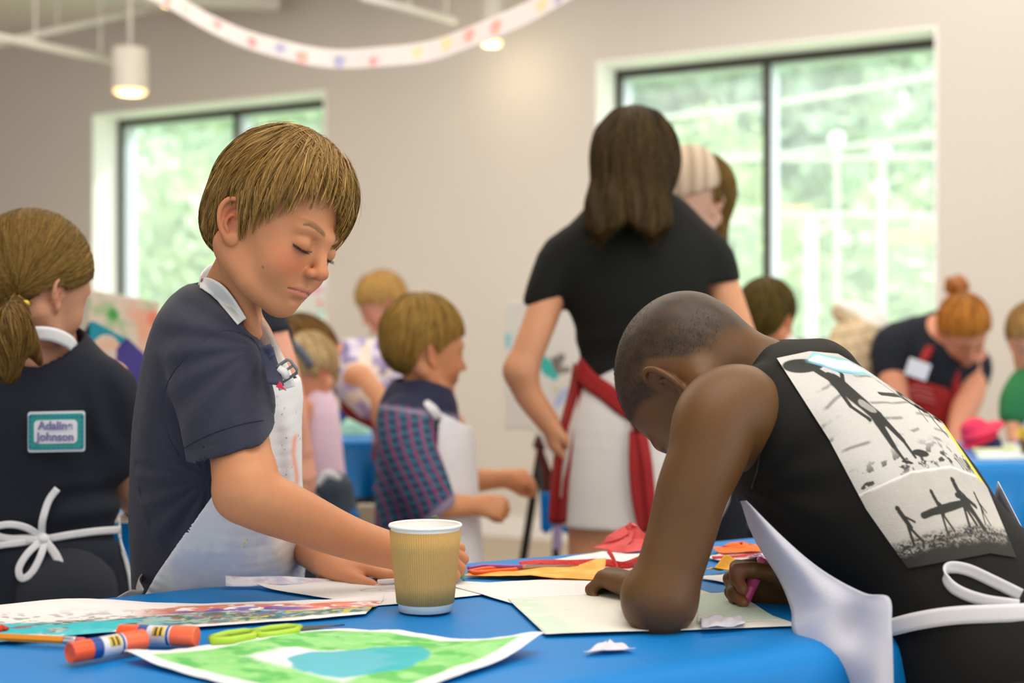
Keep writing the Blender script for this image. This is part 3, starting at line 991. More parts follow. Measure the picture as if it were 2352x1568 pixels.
# ------------------------------------------------------------------ outdoors, seen through the panes
def build_outside():
    # lawn
    b = MB(); c = [WP(-40, 0, 1), WP(40, 0, 1), WP(40, 0, 60), WP(-40, 0, 60)]
    b.add([p - np.array([0, 0, 0.5]) for p in c] + [p - np.array([0, 0, 0.7]) for p in c], [(0, 1, 2, 3), (7, 6, 5, 4), (0, 4, 5, 1), (1, 5, 6, 2), (2, 6, 7, 3), (3, 7, 4, 0)])
    tag(b.build('lawn', mat('lawn_grass', srgb(168, 205, 130), rough=0.9, noise=0.3, nscale=0.8, bump=0.2, bscale=20)), kind='structure')
    mf = [mat('leaves_%s' % n, srgb(*c), rough=0.7, noise=0.35, nscale=1.2) for n, c in (('yellow_green', (196, 226, 140)), ('mid_green', (150, 196, 130)), ('blue_green', (140, 180, 148)))]
    mleaf = mat('leaf_green', (1, 1, 1), rough=0.7, attr='Col', noise=0.2, nscale=1.5)
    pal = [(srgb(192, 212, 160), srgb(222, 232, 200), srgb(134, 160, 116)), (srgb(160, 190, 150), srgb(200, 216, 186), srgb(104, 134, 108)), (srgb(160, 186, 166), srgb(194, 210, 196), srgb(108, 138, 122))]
    mt = mat('bark', srgb(150, 135, 118), rough=0.9, noise=0.3)
    rs = np.random.RandomState(4)
    def sp(px, o):
        "run along the wall of the point seen at column px, o metres beyond the wall"
        v = np.array([(px - 1176) / FPX, 1.0, 0]); k = (o + W0 @ WN) / (v @ WN); return float((v * k - W0) @ WD)
    spec = [(sp(360, 9), 9, 1.5, 1.7, 0, 'light green bushy tree outside, first behind the far window'), (sp(560, 14), 14, 2.0, 2.6, 1, 'mid green tree outside past the centre post of the far window'),
            (sp(690, 20), 20, 2.6, 4.6, 0, 'tall light tree outside at the wall end of the far window'), (sp(330, 26), 26, 3.4, 5.4, 2, 'distant blue-green tree outside the far window'),
            (sp(1560, 9), 9, 1.15, 2.3, 0, 'pale round tree outside behind the standing woman'), (sp(1500, 26), 26, 3.4, 6.2, 2, 'distant blue-green tree outside over the standing woman'),
            (sp(1840, 24), 24, 3.6, 6.8, 2, 'tall blue-green tree outside at the top of the large pane'), (sp(1960, 12), 12, 1.35, 1.3, 0, 'yellow-green bush outside low in the large pane'),
            (sp(2090, 17), 17, 1.7, 3.2, 1, 'mid green tree outside near the wall end of the large pane'), (sp(2120, 31), 31, 3.8, 8.2, 0, 'tall light green tree outside at the upper corner of the large pane'),
            (sp(1700, 19), 19, 1.5, 2.2, 1, 'small mid green tree outside right behind the window post'), (sp(2040, 24), 24, 1.9, 3.4, 2, 'blue-green tree outside between the street lamps and the wall')]
    for s, o, r, zc, ci, lab in spec:
        c = WP(s, zc, o); t = thing('leafy_tree', lab, 'tree', WP(s, -0.5, o))
        MB().tube([WP(s, -0.5, o), WP(s + 0.1, zc * 0.5, o), c], [0.2, 0.15, 0.06], 10).build('trunk', mt, t, smooth=True)
        n = 2600
        d = rs.normal(size=(n, 3)); d /= np.linalg.norm(d, axis=1)[:, None]
        lump = 1 + 0.22 * wob(d, 4.5, int(zc * 10)) + 0.10 * wob(d, 11, int(zc * 7))
        rr = r * (0.70 + 0.38 * rs.rand(n)) * lump
        pc = c + d * rr[:, None] * np.array([1, 1, 1.15])
        u = rs.normal(size=(n, 3)); u /= np.linalg.norm(u, axis=1)[:, None]
        v = np.cross(u, rs.normal(size=(n, 3))); v /= np.linalg.norm(v, axis=1)[:, None]
        sz = r * rs.uniform(0.05, 0.12, n)[:, None]
        V = np.stack([pc - u * sz, pc - v * sz * 0.6, pc + u * sz, pc + v * sz * 0.6], 1).reshape(-1, 3)
        Q = np.arange(n * 4).reshape(n, 4)
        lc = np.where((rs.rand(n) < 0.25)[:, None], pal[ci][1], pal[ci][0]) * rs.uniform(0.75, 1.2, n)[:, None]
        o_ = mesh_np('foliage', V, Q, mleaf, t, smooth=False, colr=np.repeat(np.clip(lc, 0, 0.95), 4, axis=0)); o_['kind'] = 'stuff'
        F = Field(); F.u(ell(c, np.array([r, r, r * 1.15]) * 0.72), 0.01)
        Vv, Qq = surf(F, r / 9); dn = (Vv - c) / np.linalg.norm(Vv - c, axis=1)[:, None]; lm = 1 + 0.22 * wob(dn, 4.5, int(zc * 10)); Vv = c + (Vv - c) * lm[:, None]
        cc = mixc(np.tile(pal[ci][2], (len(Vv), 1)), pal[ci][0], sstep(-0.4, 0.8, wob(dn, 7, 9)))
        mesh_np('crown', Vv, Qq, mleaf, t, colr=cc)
    # white house with a hipped roof
    hc = WP(sp(1752, 17), 0.35, 17)
    R = np.column_stack([WD, WN, [0, 0, 1]])
    t = thing('house', 'white house with a pale roof outside, low beside the window post', 'house', [hc[0], hc[1], -0.5])
    MB().obox(hc + [0, 0, 0.0], (0.9, 1.2, 0.85), R).build('wall', mat('house_siding', srgb(240, 240, 240), noise=0.05), t)
    q = MB(); zs = 0.85
    cs = [hc + R @ np.array(v) for v in ((-1.1, -1.4, zs), (1.1, -1.4, zs), (1.1, 1.4, zs), (-1.1, 1.4, zs), (-0.1, -0.4, 1.75), (-0.1, 0.4, 1.75))]
    q.add(cs, [(0, 1, 4), (1, 2, 5, 4), (2, 3, 5), (3, 0, 4, 5), (0, 3, 2, 1)]); q.build('roof', mat('pale_shingle', srgb(205, 212, 222), noise=0.1), t)
    for dx in (-0.5, 0.4):
        MB().obox(hc + R @ np.array([dx, -1.21, 0.15]), (0.2, 0.02, 0.3), R).build('window', m_alu, t)
    # street post with an orange arm, wires
    mo = mat('orange_sign', srgb(250, 190, 120), rough=0.5); mp_ = mat('pole_grey', srgb(215, 212, 205), rough=0.6)
    for k, (px, py0, wpx, lab) in enumerate([(1862, 490, 110, 'grey post with an orange arm outside in the large pane'), (2160, 548, 110, 'orange arm on a post outside near the edge of the large pane')]):
        d = 13.0; a = P(px, py0, d); L = wpx / FPX * d
        t = thing('street_post', lab, 'post', (a[0], a[1], -0.5))
        MB().tube([(a[0], a[1], -0.5), a], [0.07, 0.05], 12).build('post', mp_, t, smooth=True)
        MB().obox(a + [-L / 2, 0, 0.02], (L / 2, 0.03, 0.045), np.eye(3)).build('arm', mo, t, bevel=0.01)
    for k, (py0, py1) in enumerate(((300, 120), (395, 270), (345, 352), (450, 500))):
        a, b = P(1250, py0, 14), P(2450, py1, 10); mid = (a + b) / 2 - [0, 0, 0.06]
        tag(MB().tube(crom([a, mid, b], 8), 0.02, 8).build('overhead_wire', mp_, smooth=True),
            ['uppermost pale wire outside the large pane', 'second pale wire from the top outside', 'nearly level pale wire outside', 'lowest pale wire sloping down outside'][k], 'wire')
    for k, (px, py, r) in enumerate(((1922, 320, 0.085), (2028, 352, 0.09), (2022, 432, 0.075))):  # glowing globes put in for the bright blurred highlights
        c = P(px, py, 16); t = thing('street_lamp', ['bright street lamp outside, the highest one', 'bright round lamp outside under the highest one', 'lowest bright round lamp outside'][k], 'lamp', (c[0], c[1], -0.5))
        MB().lathe([(r * math.sin(a), -r * math.cos(a)) for a in np.linspace(0.05, 3.09, 10)], c, 16).build('globe', mat('lamp_globe', srgb(250, 252, 255), emit=(0.9, 0.95, 1.0), estr=0.5), t, smooth=True)
        MB().tube([(c[0], c[1], -0.5), c - [0, 0, r]], 0.03, 8).build('pole', mp_, t)
# ------------------------------------------------------------------ the table with its blue cloth
TD = unit([0.852, 0.523, 0]); TN = unit([-0.523, 0.852, 0])     # along the table, across it (away from the camera)
TF = TB(0, 1395) ; TF[2] = 0.74                                   # a point of the far edge
TW = 0.585
def TP(s, q, z=0.74):
    "s along the far edge, q from the far edge towards the camera"
    p = TF + TD * s - TN * q
    return np.array([p[0], p[1], z])
S0, S1 = -0.55, 1.42
m_cloth = mat('blue_plastic_cloth', srgb(0, 122, 198), rough=0.5, noise=0.10, nscale=5, spec=0.3, bump=0.22, bscale=10)
m_leg = mat('grey_steel', srgb(120, 120, 122), rough=0.35, metal=0.8)

def draped(name, corner, ex, ey, lx, ly, z, drop, m, parent, seed=0, step=0.012, edge_r=0.03, mouth=None):
    "a cloth over a rectangular top: flat field, rounded rim, wavy skirt on all four sides"
    ex = unit(ex); ey = unit(ey)
    import itertools
    def path(L):
        a = np.arange(-drop - edge_r, L + drop + edge_r + step, step)
        return a
    us = path(lx); vs = path(ly)
    U, V = np.meshgrid(us, vs, indexing='ij')
    def fold(t, L):
        "how far beyond the rim, clamped position"
        c = np.clip(t, 0, L); return c, t - c
    cu, ou = fold(U, lx); cv, ov = fold(V, ly)
    o = np.hypot(ou, ov)
    o = np.minimum(o, drop + edge_r)
    ang = np.arctan2(ov, ou)
    # rounded rim, then straight down
    r = edge_r
    arc = r * math.pi / 2
    out = np.where(o < arc, r * np.sin(np.clip(o / r, 0, math.pi / 2)), r)
    dn = np.where(o < arc, r * (1 - np.cos(np.clip(o / r, 0, math.pi / 2))), r + (o - arc))
    along = cu * np.abs(np.sin(ang)) * np.sign(ov + 1e-9) * 7 + cv * np.abs(np.cos(ang)) * 7 + ang * 3
    amp = sstep(0.02, 0.25, dn)
    out = out + amp * 0.028 * (1 + np.sin(along * 5.0 + seed) + 0.5 * np.sin(along * 11 + 1.3 * seed + o * 4))
    X = cu + out * np.cos(ang) * (o > 0); Y = cv + out * np.sin(ang) * (o > 0)
    w = wob(np.stack([X.ravel(), Y.ravel(), X.ravel() * 0 + seed], 1), 14, 11 + seed, aniso=np.array([1.0, 0.5, 1])).reshape(X.shape)
    w2 = vn(X + 9, Y * 0.6 + 9, 9, 5 + seed) - 0.5
    Z = z - dn + (0.0012 * w + 0.0022 * np.maximum(0, w2 - 0.18) * 4) * (dn < 0.02)
    G = np.asarray(corner)[None, None] * np.array([1, 1, 0]) + X[..., None] * ex + Y[..., None] * ey
    G[..., 2] = Z
    return sheet(name, G, m, parent)

def build_table():
    t = thing('folding_table', 'long folding work table under the blue cloth, closest to the camera', 'table', TP(0.45, TW / 2, 0))
    q = MB(); q.obox(TP((S0 + S1) / 2, TW / 2, 0.722), ((S1 - S0) / 2 - 0.01, TW / 2 - 0.01, 0.012), np.column_stack([TD, TN, [0, 0, 1]]))
    q.build('tabletop', m_white, t, bevel=0.004)
    for s in (S0 + 0.25, S1 - 0.25):
        for qq in (0.08, TW - 0.08):
            MB().tube([TP(s, qq, 0.72), TP(s, qq, 0.0)], 0.014, 12).build('leg', m_leg, t, smooth=True)
    c = draped('tablecloth', TP(S0, TW), TD, TN, S1 - S0, TW, 0.7385, 0.30, m_cloth, None, seed=2, step=0.010)
    tag(c, 'wrinkled blue plastic cloth over the table with the paper cup', 'tablecloth')
# ------------------------------------------------------------------ the boy at the table
def to_px(V):
    V = np.asarray(V)
    return 1176 + FPX * V[:, 0] / V[:, 1], 784 - FPX * (V[:, 2] - CZ) / V[:, 1]

def hairline(th_z):
    ths = np.radians([a for a, z in th_z]); zs = np.array([z for a, z in th_z])
    def cut(q):
        th = np.abs(np.arctan2(np.abs(q[:, 1]), q[:, 0] + 0.01))
        return (np.interp(th, ths, zs) - q[:, 2])
    return cut

def cloth_col(base, light=None, f=30, seed=3, amt=0.06):
    def c(V):
        n = wob(V, f, seed) * amt + wob(V, f * 6, seed + 1) * amt * 0.35
        return np.asarray(base)[None] * (1 + n)[:, None]
    return c

def build_boy():
    base = P(500, 784, 1.72); base[2] = 0
    boy = thing('person', 'boy with straight light brown hair in a navy T-shirt and paint-stained white apron drawing', 'person', base)
    hc = np.array([-0.272, 1.62, 1.1535]); hR = euler(-31, 18.5, -10.5); hs = 0.95
    loc = lambda Q: (Q - hc) @ hR / hs
    HL = lambda x, y, z: hc + hR @ (np.array([x, y, z]) * hs)
    head = head_field(skull=(0.083, 0.068, 0.078), skc=(-0.009, 0, 0.034), wide=0.93, jaw=0.95, earflare=32, mx=-0.0045, lipsz=0.8)
    B = Field()
    B.u(xform(head, hc, hR, hs), 0.001)
    # neck
    nb = P(518, 745, 1.70)
    B.u(tube([HL(-0.022, 0, -0.010), HL(-0.018, 0, -0.050), P(528, 690, 1.69), nb, P(500, 820, 1.72)], [0.036, 0.036, 0.037, 0.041, 0.060], sub=3), 0.012)
    B.u(cap(HL(-0.020, -0.052, -0.030), P(585, 765, 1.63), 0.011, 0.009), 0.012)     # the turned neck's muscle
    # trunk under the shirt
    B.u(tube([P(495, 830, 1.74), P(490, 960, 1.76), P(490, 1150, 1.79), P(490, 1380, 1.83)], [0.075, 0.078, 0.075, 0.080], [0.115, 0.095, 0.085, 0.085], sub=3), 0.03)
    # near arm
    sh = P(492, 822, 1.625); el = P(572, 1128, 1.555); wr = P(936, 1274, 1.668)
    B.u(tube([sh, P(525, 920, 1.60), P(548, 1020, 1.575), P(565, 1100, 1.56)], [0.046, 0.040, 0.0345, 0.0335], sub=4), 0.012)
    B.u(tube([P(563, 1090, 1.56), P(578, 1136, 1.553), P(690, 1187, 1.59), P(812, 1238, 1.63), wr + (wr - P(812, 1238, 1.63)) * 0.1], [0.0335, 0.0345, 0.0300, 0.0243, 0.0200], sub=5), 0.010)
    B.u(ell(P(540, 1142, 1.55), (0.020, 0.020, 0.020)), 0.016)
    # near hand, curled round a crayon behind the cup
    F1 = unit(np.array([0.92, 0.34, 0.0])); N1 = unit(np.array([0.10, -0.58, 0.80]))
    H1 = hand_field(wr + np.array([0.002, 0.002, -0.002]), F1, N1, -1, size=0.86, curls=[(30, 62, 40), (40, 66, 42), (48, 70, 40), (52, 72, 40)], thumb=(28, 38, 20, 12))
    B.u(H1.prim(), 0.008)
    # far arm
    wr2 = P(752, 1292, 1.730)
    B.u(tube([P(550, 860, 1.80), P(575, 1000, 1.86), P(605, 1130, 1.88)], [0.044, 0.036, 0.034]), 0.012)
    B.u(tube([P(612, 1130, 1.88), P(660, 1210, 1.86), wr2], [0.034, 0.030, 0.0205]), 0.010)
    F2 = unit(np.array([0.95, 0.02, -0.04])); N2 = unit(np.array([0.05, -0.12, 0.98]))
    H2 = hand_field(wr2, F2, N2, 1, size=0.90, curls=[(14, 20, 14)] * 4, thumb=(34, 10, 6, 2))
    B.u(H2.prim(), 0.008)
    paint = face_color(srgb(194, 130, 90), srgb(205, 118, 104), srgb(180, 84, 56), brow=srgb(128, 86, 54))
    mole = hits(B, [(604, 614)], 1.4, 1.8)[0]
    def col(V):
        q = loc(V)
        hm = (np.abs(q) < 0.14).all(1)
        c = np.tile(srgb(194, 130, 90), (len(V), 1))
        c[hm] = paint(q[hm])
        mo = np.linalg.norm(V - mole, axis=1)
        c = mixc(c, srgb(120, 70, 50), sstep(0.0014, 0.0007, mo))
        mk = np.linalg.norm(V - H2.thumb[0], axis=1)
        c = mixc(c, srgb(214, 120, 96), 0.5 * sstep(0.018, 0.006, mk))
        for tp, _ in H1.tips:
            c = mixc(c, srgb(224, 120, 110), 0.5 * sstep(0.014, 0.006, np.linalg.norm(V - tp, axis=1)))
        c = c * (1 + 0.035 * wob(V, 60, 8))[:, None]
        return c
    sk = skin('boy_skin')
    sculpt('body', B, 0.0019, sk, boy, col=col)
    mn = mat('finger_nail', srgb(232, 180, 165), rough=0.3, noise=0.02)
    tp, td = H2.thumb
    nail('thumb_nail', tp - td * 0.0005 + np.array([0.000, -0.0005, 0.0]), td, unit(np.array([-0.1, -0.75, 0.66])), 0.0068, mn, boy)
    # lashes
    ml = mat('lash', srgb(46, 32, 24), rough=0.5)
    for s, nm in ((-1, 'eyelashes'), (1, 'eyelashes')):
        V = []; Q = []; rs = np.random.RandomState(3)
        for k in range(46):
            y = 0.0140 + 0.0235 * k / 45
            zz = -0.0045 - 0.0030 * (1 - ((y - 0.0255) / 0.0125) ** 2)
            x = 0.0625 + 0.0137 * math.sqrt(max(0.05, 1 - ((y - 0.0255) / 0.0145) ** 2 - ((zz - 0.001) / 0.0135) ** 2)) 
            a = np.array([x - 0.001, y * s, zz + 0.0004]); L = 0.0085 * rs.uniform(0.6, 1.1)
            dr = unit([1.0, s * (y - 0.022) * 45, -0.50]); 
            b = a + dr * L * 0.6; c = a + dr * L + np.array([0, 0, 0.0010])
            w = np.array([0, 0.00040, 0])
            n = len(V); V += [HL(*(a - w * 1.5)), HL(*(a + w * 1.5)), HL(*(b - w)), HL(*(b + w)), HL(*c)]
            Q += [(n, n + 1, n + 3, n + 2), (n + 2, n + 3, n + 4)]
        o = mesh_np(nm, V, Q, ml, boy)
    # ---------------- hair
    HS = Field()
    HS.u(ell((-0.008, 0, 0.040), (0.0905, 0.0775, 0.0915)), 0.001)
    HS.u(ell((0.028, 0, 0.056), (0.053, 0.062, 0.056)), 0.02)
    HS.u(ell((-0.046, 0, -0.002), (0.046, 0.058, 0.046)), 0.02)
    ths = np.radians([-180, -140, -124, -112, -98, -86, -76, -64, -50, -32, -16, -2, 8, 20, 40, 60, 76, 90, 112, 140, 180])
    zhs = np.array([-0.032, -0.034, -0.034, -0.010, 0.036, 0.030, -0.004, 0.012, 0.034, 0.058, 0.072, 0.068, 0.036, 0.012, 0.014, 0.010, -0.004, 0.016, 0.0, -0.03, -0.034])
    def cut(q):
        return np.interp(np.arctan2(q[:, 1], q[:, 0] + 0.01), ths, zhs) - q[:, 2]
    HF, hlo, hhi = xform(HS, hc, hR, hs)
    def S(Q):
        q = loc(Q); ph = np.arctan2(q[:, 1] - whl[1], q[:, 0] - whl[0])
        return HF(Q) + 0.0011 * np.sin(ph * 30 + 2.2 * wob(q, 38, 51)) + 0.0006 * np.sin(ph * 71 + 3 * wob(q, 50, 52))
    cutw = lambda Q: cut(loc(Q))
    Sh = Field(); Sh.u((lambda Q: HF(Q) + 0.0052, hlo, hhi), 0.001); Sh.i((cutw, hlo, hhi), 0.010)
    down = np.array([0, 0, -1.0])
    whl = np.array([0.006, 0.010, 0.135])
    fwd = hR @ np.array([1.0, 0, 0]); rgt = hR @ np.array([0, -1.0, 0])
    def flow(Q):
        q = loc(Q)
        r = q - whl
        r /= np.linalg.norm(r, axis=1)[:, None] + 0.004
        f = r @ hR.T
        side = sstep(0.02, 0.07, np.abs(q[:, 1]))
        front = sstep(-0.02, 0.06, q[:, 0])
        low = sstep(0.06, 0.0, q[:, 2])
        f = f + down * (0.10 + 0.35 * side + 0.6 * low)[:, None] - fwd * (0.22 * side * (1 - front))[:, None]
        f = f + rgt * (0.12 * front * (1 - side))[:, None]
        f = f + 0.16 * np.stack([wob(Q, 60, 21), wob(Q, 60, 22), wob(Q, 60, 23)], 1)
        return f
    def roots(rs, n):
        d = rs.normal(size=(n * 3, 3)); d /= np.linalg.norm(d, axis=1)[:, None]
        q = np.array([-0.012, 0, 0.034]) + d * np.array([0.090, 0.072, 0.085])
        w = cut(q); q = q[w < -0.004][:n]
        return hc + q @ hR.T
    def hcol(rs, n):
        t = rs.rand(n)[:, None]
        c = srgb(104, 76, 28) * (1 - t) + srgb(168, 128, 62) * t
        hi = (rs.rand(n) < 0.10)[:, None]
        return np.where(hi, srgb(202, 160, 92), c)
    mh = hair_mat('light_brown_hair', rough=0.48, spec=0.3)
    hair = hair_shell('hair', Sh, 0.0022, srgb(112, 82, 44), mat('hair_underlayer', (0.2, 0.1, 0.05), attr='Col', rough=0.6, noise=0.3, nscale=160), boy)
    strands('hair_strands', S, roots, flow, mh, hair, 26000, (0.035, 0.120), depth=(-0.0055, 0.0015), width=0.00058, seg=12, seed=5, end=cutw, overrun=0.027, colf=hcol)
    def roots_top(rs, n):
        q = whl + rs.normal(size=(n, 3)) * [0.03, 0.03, 0.012]; return hc + q @ hR.T
    strands('fly_away_strands', S, roots_top, flow, mh, hair, 90, (0.03, 0.09), depth=(0.001, 0.004), width=0.0004, seg=12, seed=8, end=cutw, overrun=0.01, colf=hcol, lift=0.006)
    def roots_crown(rs, n):
        q = whl + np.array([-0.022, 0, -0.004]) + rs.normal(size=(n, 3)) * [0.014, 0.026, 0.006]; return hc + q @ hR.T
    def flow_crown(Q): return fwd[None] + 0.25 * rgt[None] + 0.35 * np.stack([wob(Q, 60, 21), wob(Q, 60, 22), wob(Q, 60, 23)], 1)
    strands('crown_strands', HF, roots_crown, flow_crown, mh, hair, 1300, (0.03, 0.08), depth=(-0.005, 0.001), width=0.0009, seg=10, seed=18, end=cutw, overrun=0.01, colf=hcol)
    # brow hairs
    V = []; Q = []; rs = np.random.RandomState(6)
    for s in (-1, 1):
        for k in range(110):
            y = rs.uniform(0.010, 0.043); t = (y - 0.010) / 0.034
            z = 0.0195 + 0.006 * math.sin(min(1, t) * 2.4) + rs.uniform(-0.0028, 0.0028) * (1 - 0.5 * t)
            a = HL(0.086 - 0.4 * max(0, y - 0.015) , y * s, z)
            V.append(a)
            d = hR @ unit([-0.1, s * 1.0, 0.35 - 0.8 * t]); V.append(a + d * 0.005); V.append(a + d * 0.0045 + hR @ np.array([0.0002, 0, 0.00035]))
    V = np.array(V)
    for _ in range(5):
        v = B(V); e = 0.001
        G = np.stack([B(V + np.eye(3)[i] * e) - B(V - np.eye(3)[i] * e) for i in range(3)], 1) / (2 * e)
        V = V - G * np.clip((v - 0.0006) / np.maximum((G * G).sum(1), 0.3), -0.01, 0.01)[:, None]
    V[2::3] += hR @ np.array([0, 0, 0.0005])
    Q = np.arange(len(V)).reshape(-1, 3)
    o = mesh_np('eyebrows', V, Q, mat('brow_hair', srgb(140, 98, 62), rough=0.5), boy); o['kind'] = 'stuff'

    # ---------------- T-shirt
    T = Field()
    sec = [(704, 462, 548, 1.70, 0.060), (728, 402, 578, 1.71, 0.098), (770, 362, 604, 1.715, 0.120), (840, 336, 634, 1.725, 0.118), (950, 316, 652, 1.74, 0.112), (1060, 309, 662, 1.76, 0.106), (1200, 306, 656, 1.795, 0.100), (1330, 310, 640, 1.835, 0.098), (1420, 318, 630, 1.86, 0.098)]
    T.u(tube([P((a + b) / 2, y, d) for y, a, b, d, q in sec], [(b - a) / 2 / FPX * d for y, a, b, d, q in sec], [q for y, a, b, d, q in sec], sub=4), 0.01)
    hem = P(521, 1022, 1.590); hd = unit(P(545, 1100, 1.57) - P(500, 880, 1.615))
    hd = unit(np.array([0.30, -0.08, -1.0]))
    hemp = (P(432, 1056, 1.585) + P(612, 992, 1.575)) / 2
    hn = unit(np.cross(P(612, 992, 1.585) - P(432, 1056, 1.59), np.array([0.05, 1, 0.25])))
    if hn[2] > 0: hn = -hn
    SL = Field()
    SL.u(tube([P(492, 800, 1.640), P(498, 850, 1.622), P(510, 930, 1.603), P(523, 1020, 1.585), P(532, 1090, 1.575)], [0.052, 0.055, 0.051, 0.0465, 0.0465], [0.056, 0.054, 0.050, 0.047, 0.047], sub=4), 0.01)
    SL.u(tube([sh, P(525, 920, 1.60), P(548, 1020, 1.575), P(556, 1070, 1.566)], [0.052, 0.047, 0.0400, 0.0400], sub=4), 0.012)
    SL.i(halfspace(hemp, hn), 0.0015)
    SL.s(tube([P(522, 985, 1.590), P(528, 1030, 1.583), P(536, 1090, 1.575)], [0.030, 0.0395, 0.0400], sub=3), 0.002)
    T.u(tube([P(560, 830, 1.80), P(572, 900, 1.83), P(590, 990, 1.85)], [0.046, 0.044, 0.040]), 0.02)
    T.u(SL.prim(), 0.009)
    # neck hole
    T.s(tube([P(528, 640, 1.69), P(534, 690, 1.69), P(536, 745, 1.68)], [0.046, 0.043, 0.035]), 0.003)
    T.s(ell(P(596, 740, 1.655), (0.016, 0.045, 0.022)), 0.004)
    seam1 = crom([P(600, 800, 1.575), P(560, 770, 1.58), P(505, 760, 1.59), P(450, 800, 1.60), P(395, 860, 1.62), P(376, 920, 1.63), P(390, 1000, 1.63), P(415, 1050, 1.62)], 6)
    def shirt_disp(Q):
        px, py = to_px(Q)
        f = 0.0016 * wob(Q, 38, 31, aniso=np.array([1.3, 1, 0.45])) + 0.0006 * wob(Q, 110, 32)
        # folds that fan out from the armpit and elbow
        r = np.hypot(px - 600, py - 800); a = np.arctan2(py - 800, px - 600)
        f = f + 0.0022 * np.sin(a * 17 + r * 0.012) * np.exp(-((r - 150) / 90) ** 2) * (Q[:, 1] < 1.66)
        a2 = np.arctan2(py - 1100, px - 480); r2 = np.hypot(px - 480, py - 1100)
        f = f + 0.0028 * np.sin(a2 * 15 + 1) * np.exp(-((r2 - 120) / 90) ** 2) * (Q[:, 1] < 1.70) * (py > 1060)
        # sleeve seam and hem stitch grooves
        dm = np.min([np.hypot(px - sx, py - sy) for sx, sy in zip(*to_px(seam1))], axis=0)
        f = f + 0.0013 * np.exp(-(dm / 3.5) ** 2) * (Q[:, 1] < 1.66)
        hdst = (Q - hemp) @ hn
        f = f + 0.0008 * np.exp(-((hdst + 0.015) / 0.0010) ** 2) * (Q[:, 1] < 1.64)
        return f
    T.disp = shirt_disp
    navy = srgb(30, 32, 52)
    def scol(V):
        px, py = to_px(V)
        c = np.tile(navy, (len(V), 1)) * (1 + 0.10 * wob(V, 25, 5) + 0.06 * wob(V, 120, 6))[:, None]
        collar_mix = sstep(760, 700, py)  # paler grey towards the collar
        return mixc(c, srgb(70, 70, 82), 0.35 * collar_mix)
    mshirt = mat('navy_jersey', navy, rough=0.85, attr='Col', noise=0.12, nscale=220, wave=0.35, wscale=900, bump=0.10, bscale=45, sheen=0.08)
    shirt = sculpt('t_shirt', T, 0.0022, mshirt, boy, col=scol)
    def ring(name, c, ax, r1, r2, tk, parent, m):
        A = frame(unit(np.cross(ax, [0.1, 1, 0.2])), ax)
        pts = [c + A @ np.array([r1 * math.cos(t), r2 * math.sin(t), 0]) for t in np.linspace(0, 2 * math.pi, 40)]
        return MB().tube(pts, tk, 8, cap=False).build(name, m, parent, smooth=True)
    # seams
    mseam = mat('navy_thread', srgb(30, 32, 52), rough=0.8)
    seam('sleeve_seam', T, [(600, 812), (580, 778), (548, 764), (505, 762), (450, 800), (398, 856), (376, 920), (388, 1000), (412, 1046)], 0.0011, mseam, shirt, off=-0.0003)
    seam('hem_seam', T, [(424, 1028), (450, 1012), (500, 990), (560, 972), (606, 964)], 0.0007, mseam, shirt, off=0.0004)
    # henley placket hanging open on the chest
    def flat(c): return lambda U, V: np.tile(c, (len(U), 1)) * (0.94 + 0.12 * fbm(U, V, 9, 4))[:, None]
    Tm = Field(); Tm.ops = T.ops; 
    plc = [(596, 792), (627, 797), (652, 886), (614, 881)]
    G0 = []
    def plane_patch(name, quad, ds, m, parent, colf, n=12, bow=0.004, thick=0.0014):
        tl, tr, br, bl = [P(*q, d) for q, d in zip(quad, ds)]
        U, V = np.meshgrid(np.linspace(0, 1, n), np.linspace(0, 1, n), indexing='ij')
        G = tl * ((1 - U) * (1 - V))[..., None] + tr * (U * (1 - V))[..., None] + br * (U * V)[..., None] + bl * ((1 - U) * V)[..., None]
        G = G + np.array([0, -1, 0.1]) * (bow * 4 * U * (1 - U) + 0.0015 * np.sin(V * 7))[..., None]
        return sheet(name, G, m, parent, colr=colf(U.ravel(), V.ravel()), thick=thick)
    plane_patch('placket', plc, (1.580, 1.586, 1.566, 1.556), mshirt, shirt, flat(srgb(42, 44, 70)))
    plane_patch('collar_tab', [(606, 796), (622, 790), (632, 816), (620, 824)], (1.574, 1.572, 1.568, 1.572), mshirt, shirt, flat(srgb(50, 54, 84)), bow=0.002)
    mred = mat('red_thread', srgb(214, 60, 76), rough=0.6)
    q = MB()
    for k in range(9):
        t = k / 8
        a = P(634 + 8 * t, 887 - 11 * t, 1.556); b = a + (P(658, 897, 1.556) - a) * (0.35 + 0.6 * (1 - abs(2 * t - 1)))
        q.tube([a, b], 0.00065, 5)
    e = q.build('embroidery', mred, boy); e['label'] = 'red stitched triangle at the end of the placket'; e['kind'] = 'stuff'

    # ---------------- apron
    A = Field()
    asec = [(850, 500, 668, 1.71, 0.124), (900, 500, 692, 1.715, 0.130), (1000, 500, 696, 1.74, 0.126), (1100, 490, 694, 1.765, 0.120), (1200, 480, 698, 1.795, 0.114), (1280, 476, 697, 1.82, 0.112), (1370, 470, 692, 1.845, 0.110), (1500, 470, 686, 1.86, 0.110)]
    A.u(tube([P((a + b) / 2 - (b - a) * 0.08, y, d) for y, a, b, d, q in asec], [(b - a) / 2 * 1.16 / FPX * d for y, a, b, d, q in asec], [q for y, a, b, d, q in asec], sub=4), 0.01)
    A.u(tube([P(440, 1240, 1.81), P(400, 1310, 1.83), P(385, 1400, 1.845), P(385, 1500, 1.855)], [0.030, 0.040, 0.045, 0.05], [0.108, 0.110, 0.110, 0.110]), 0.04)
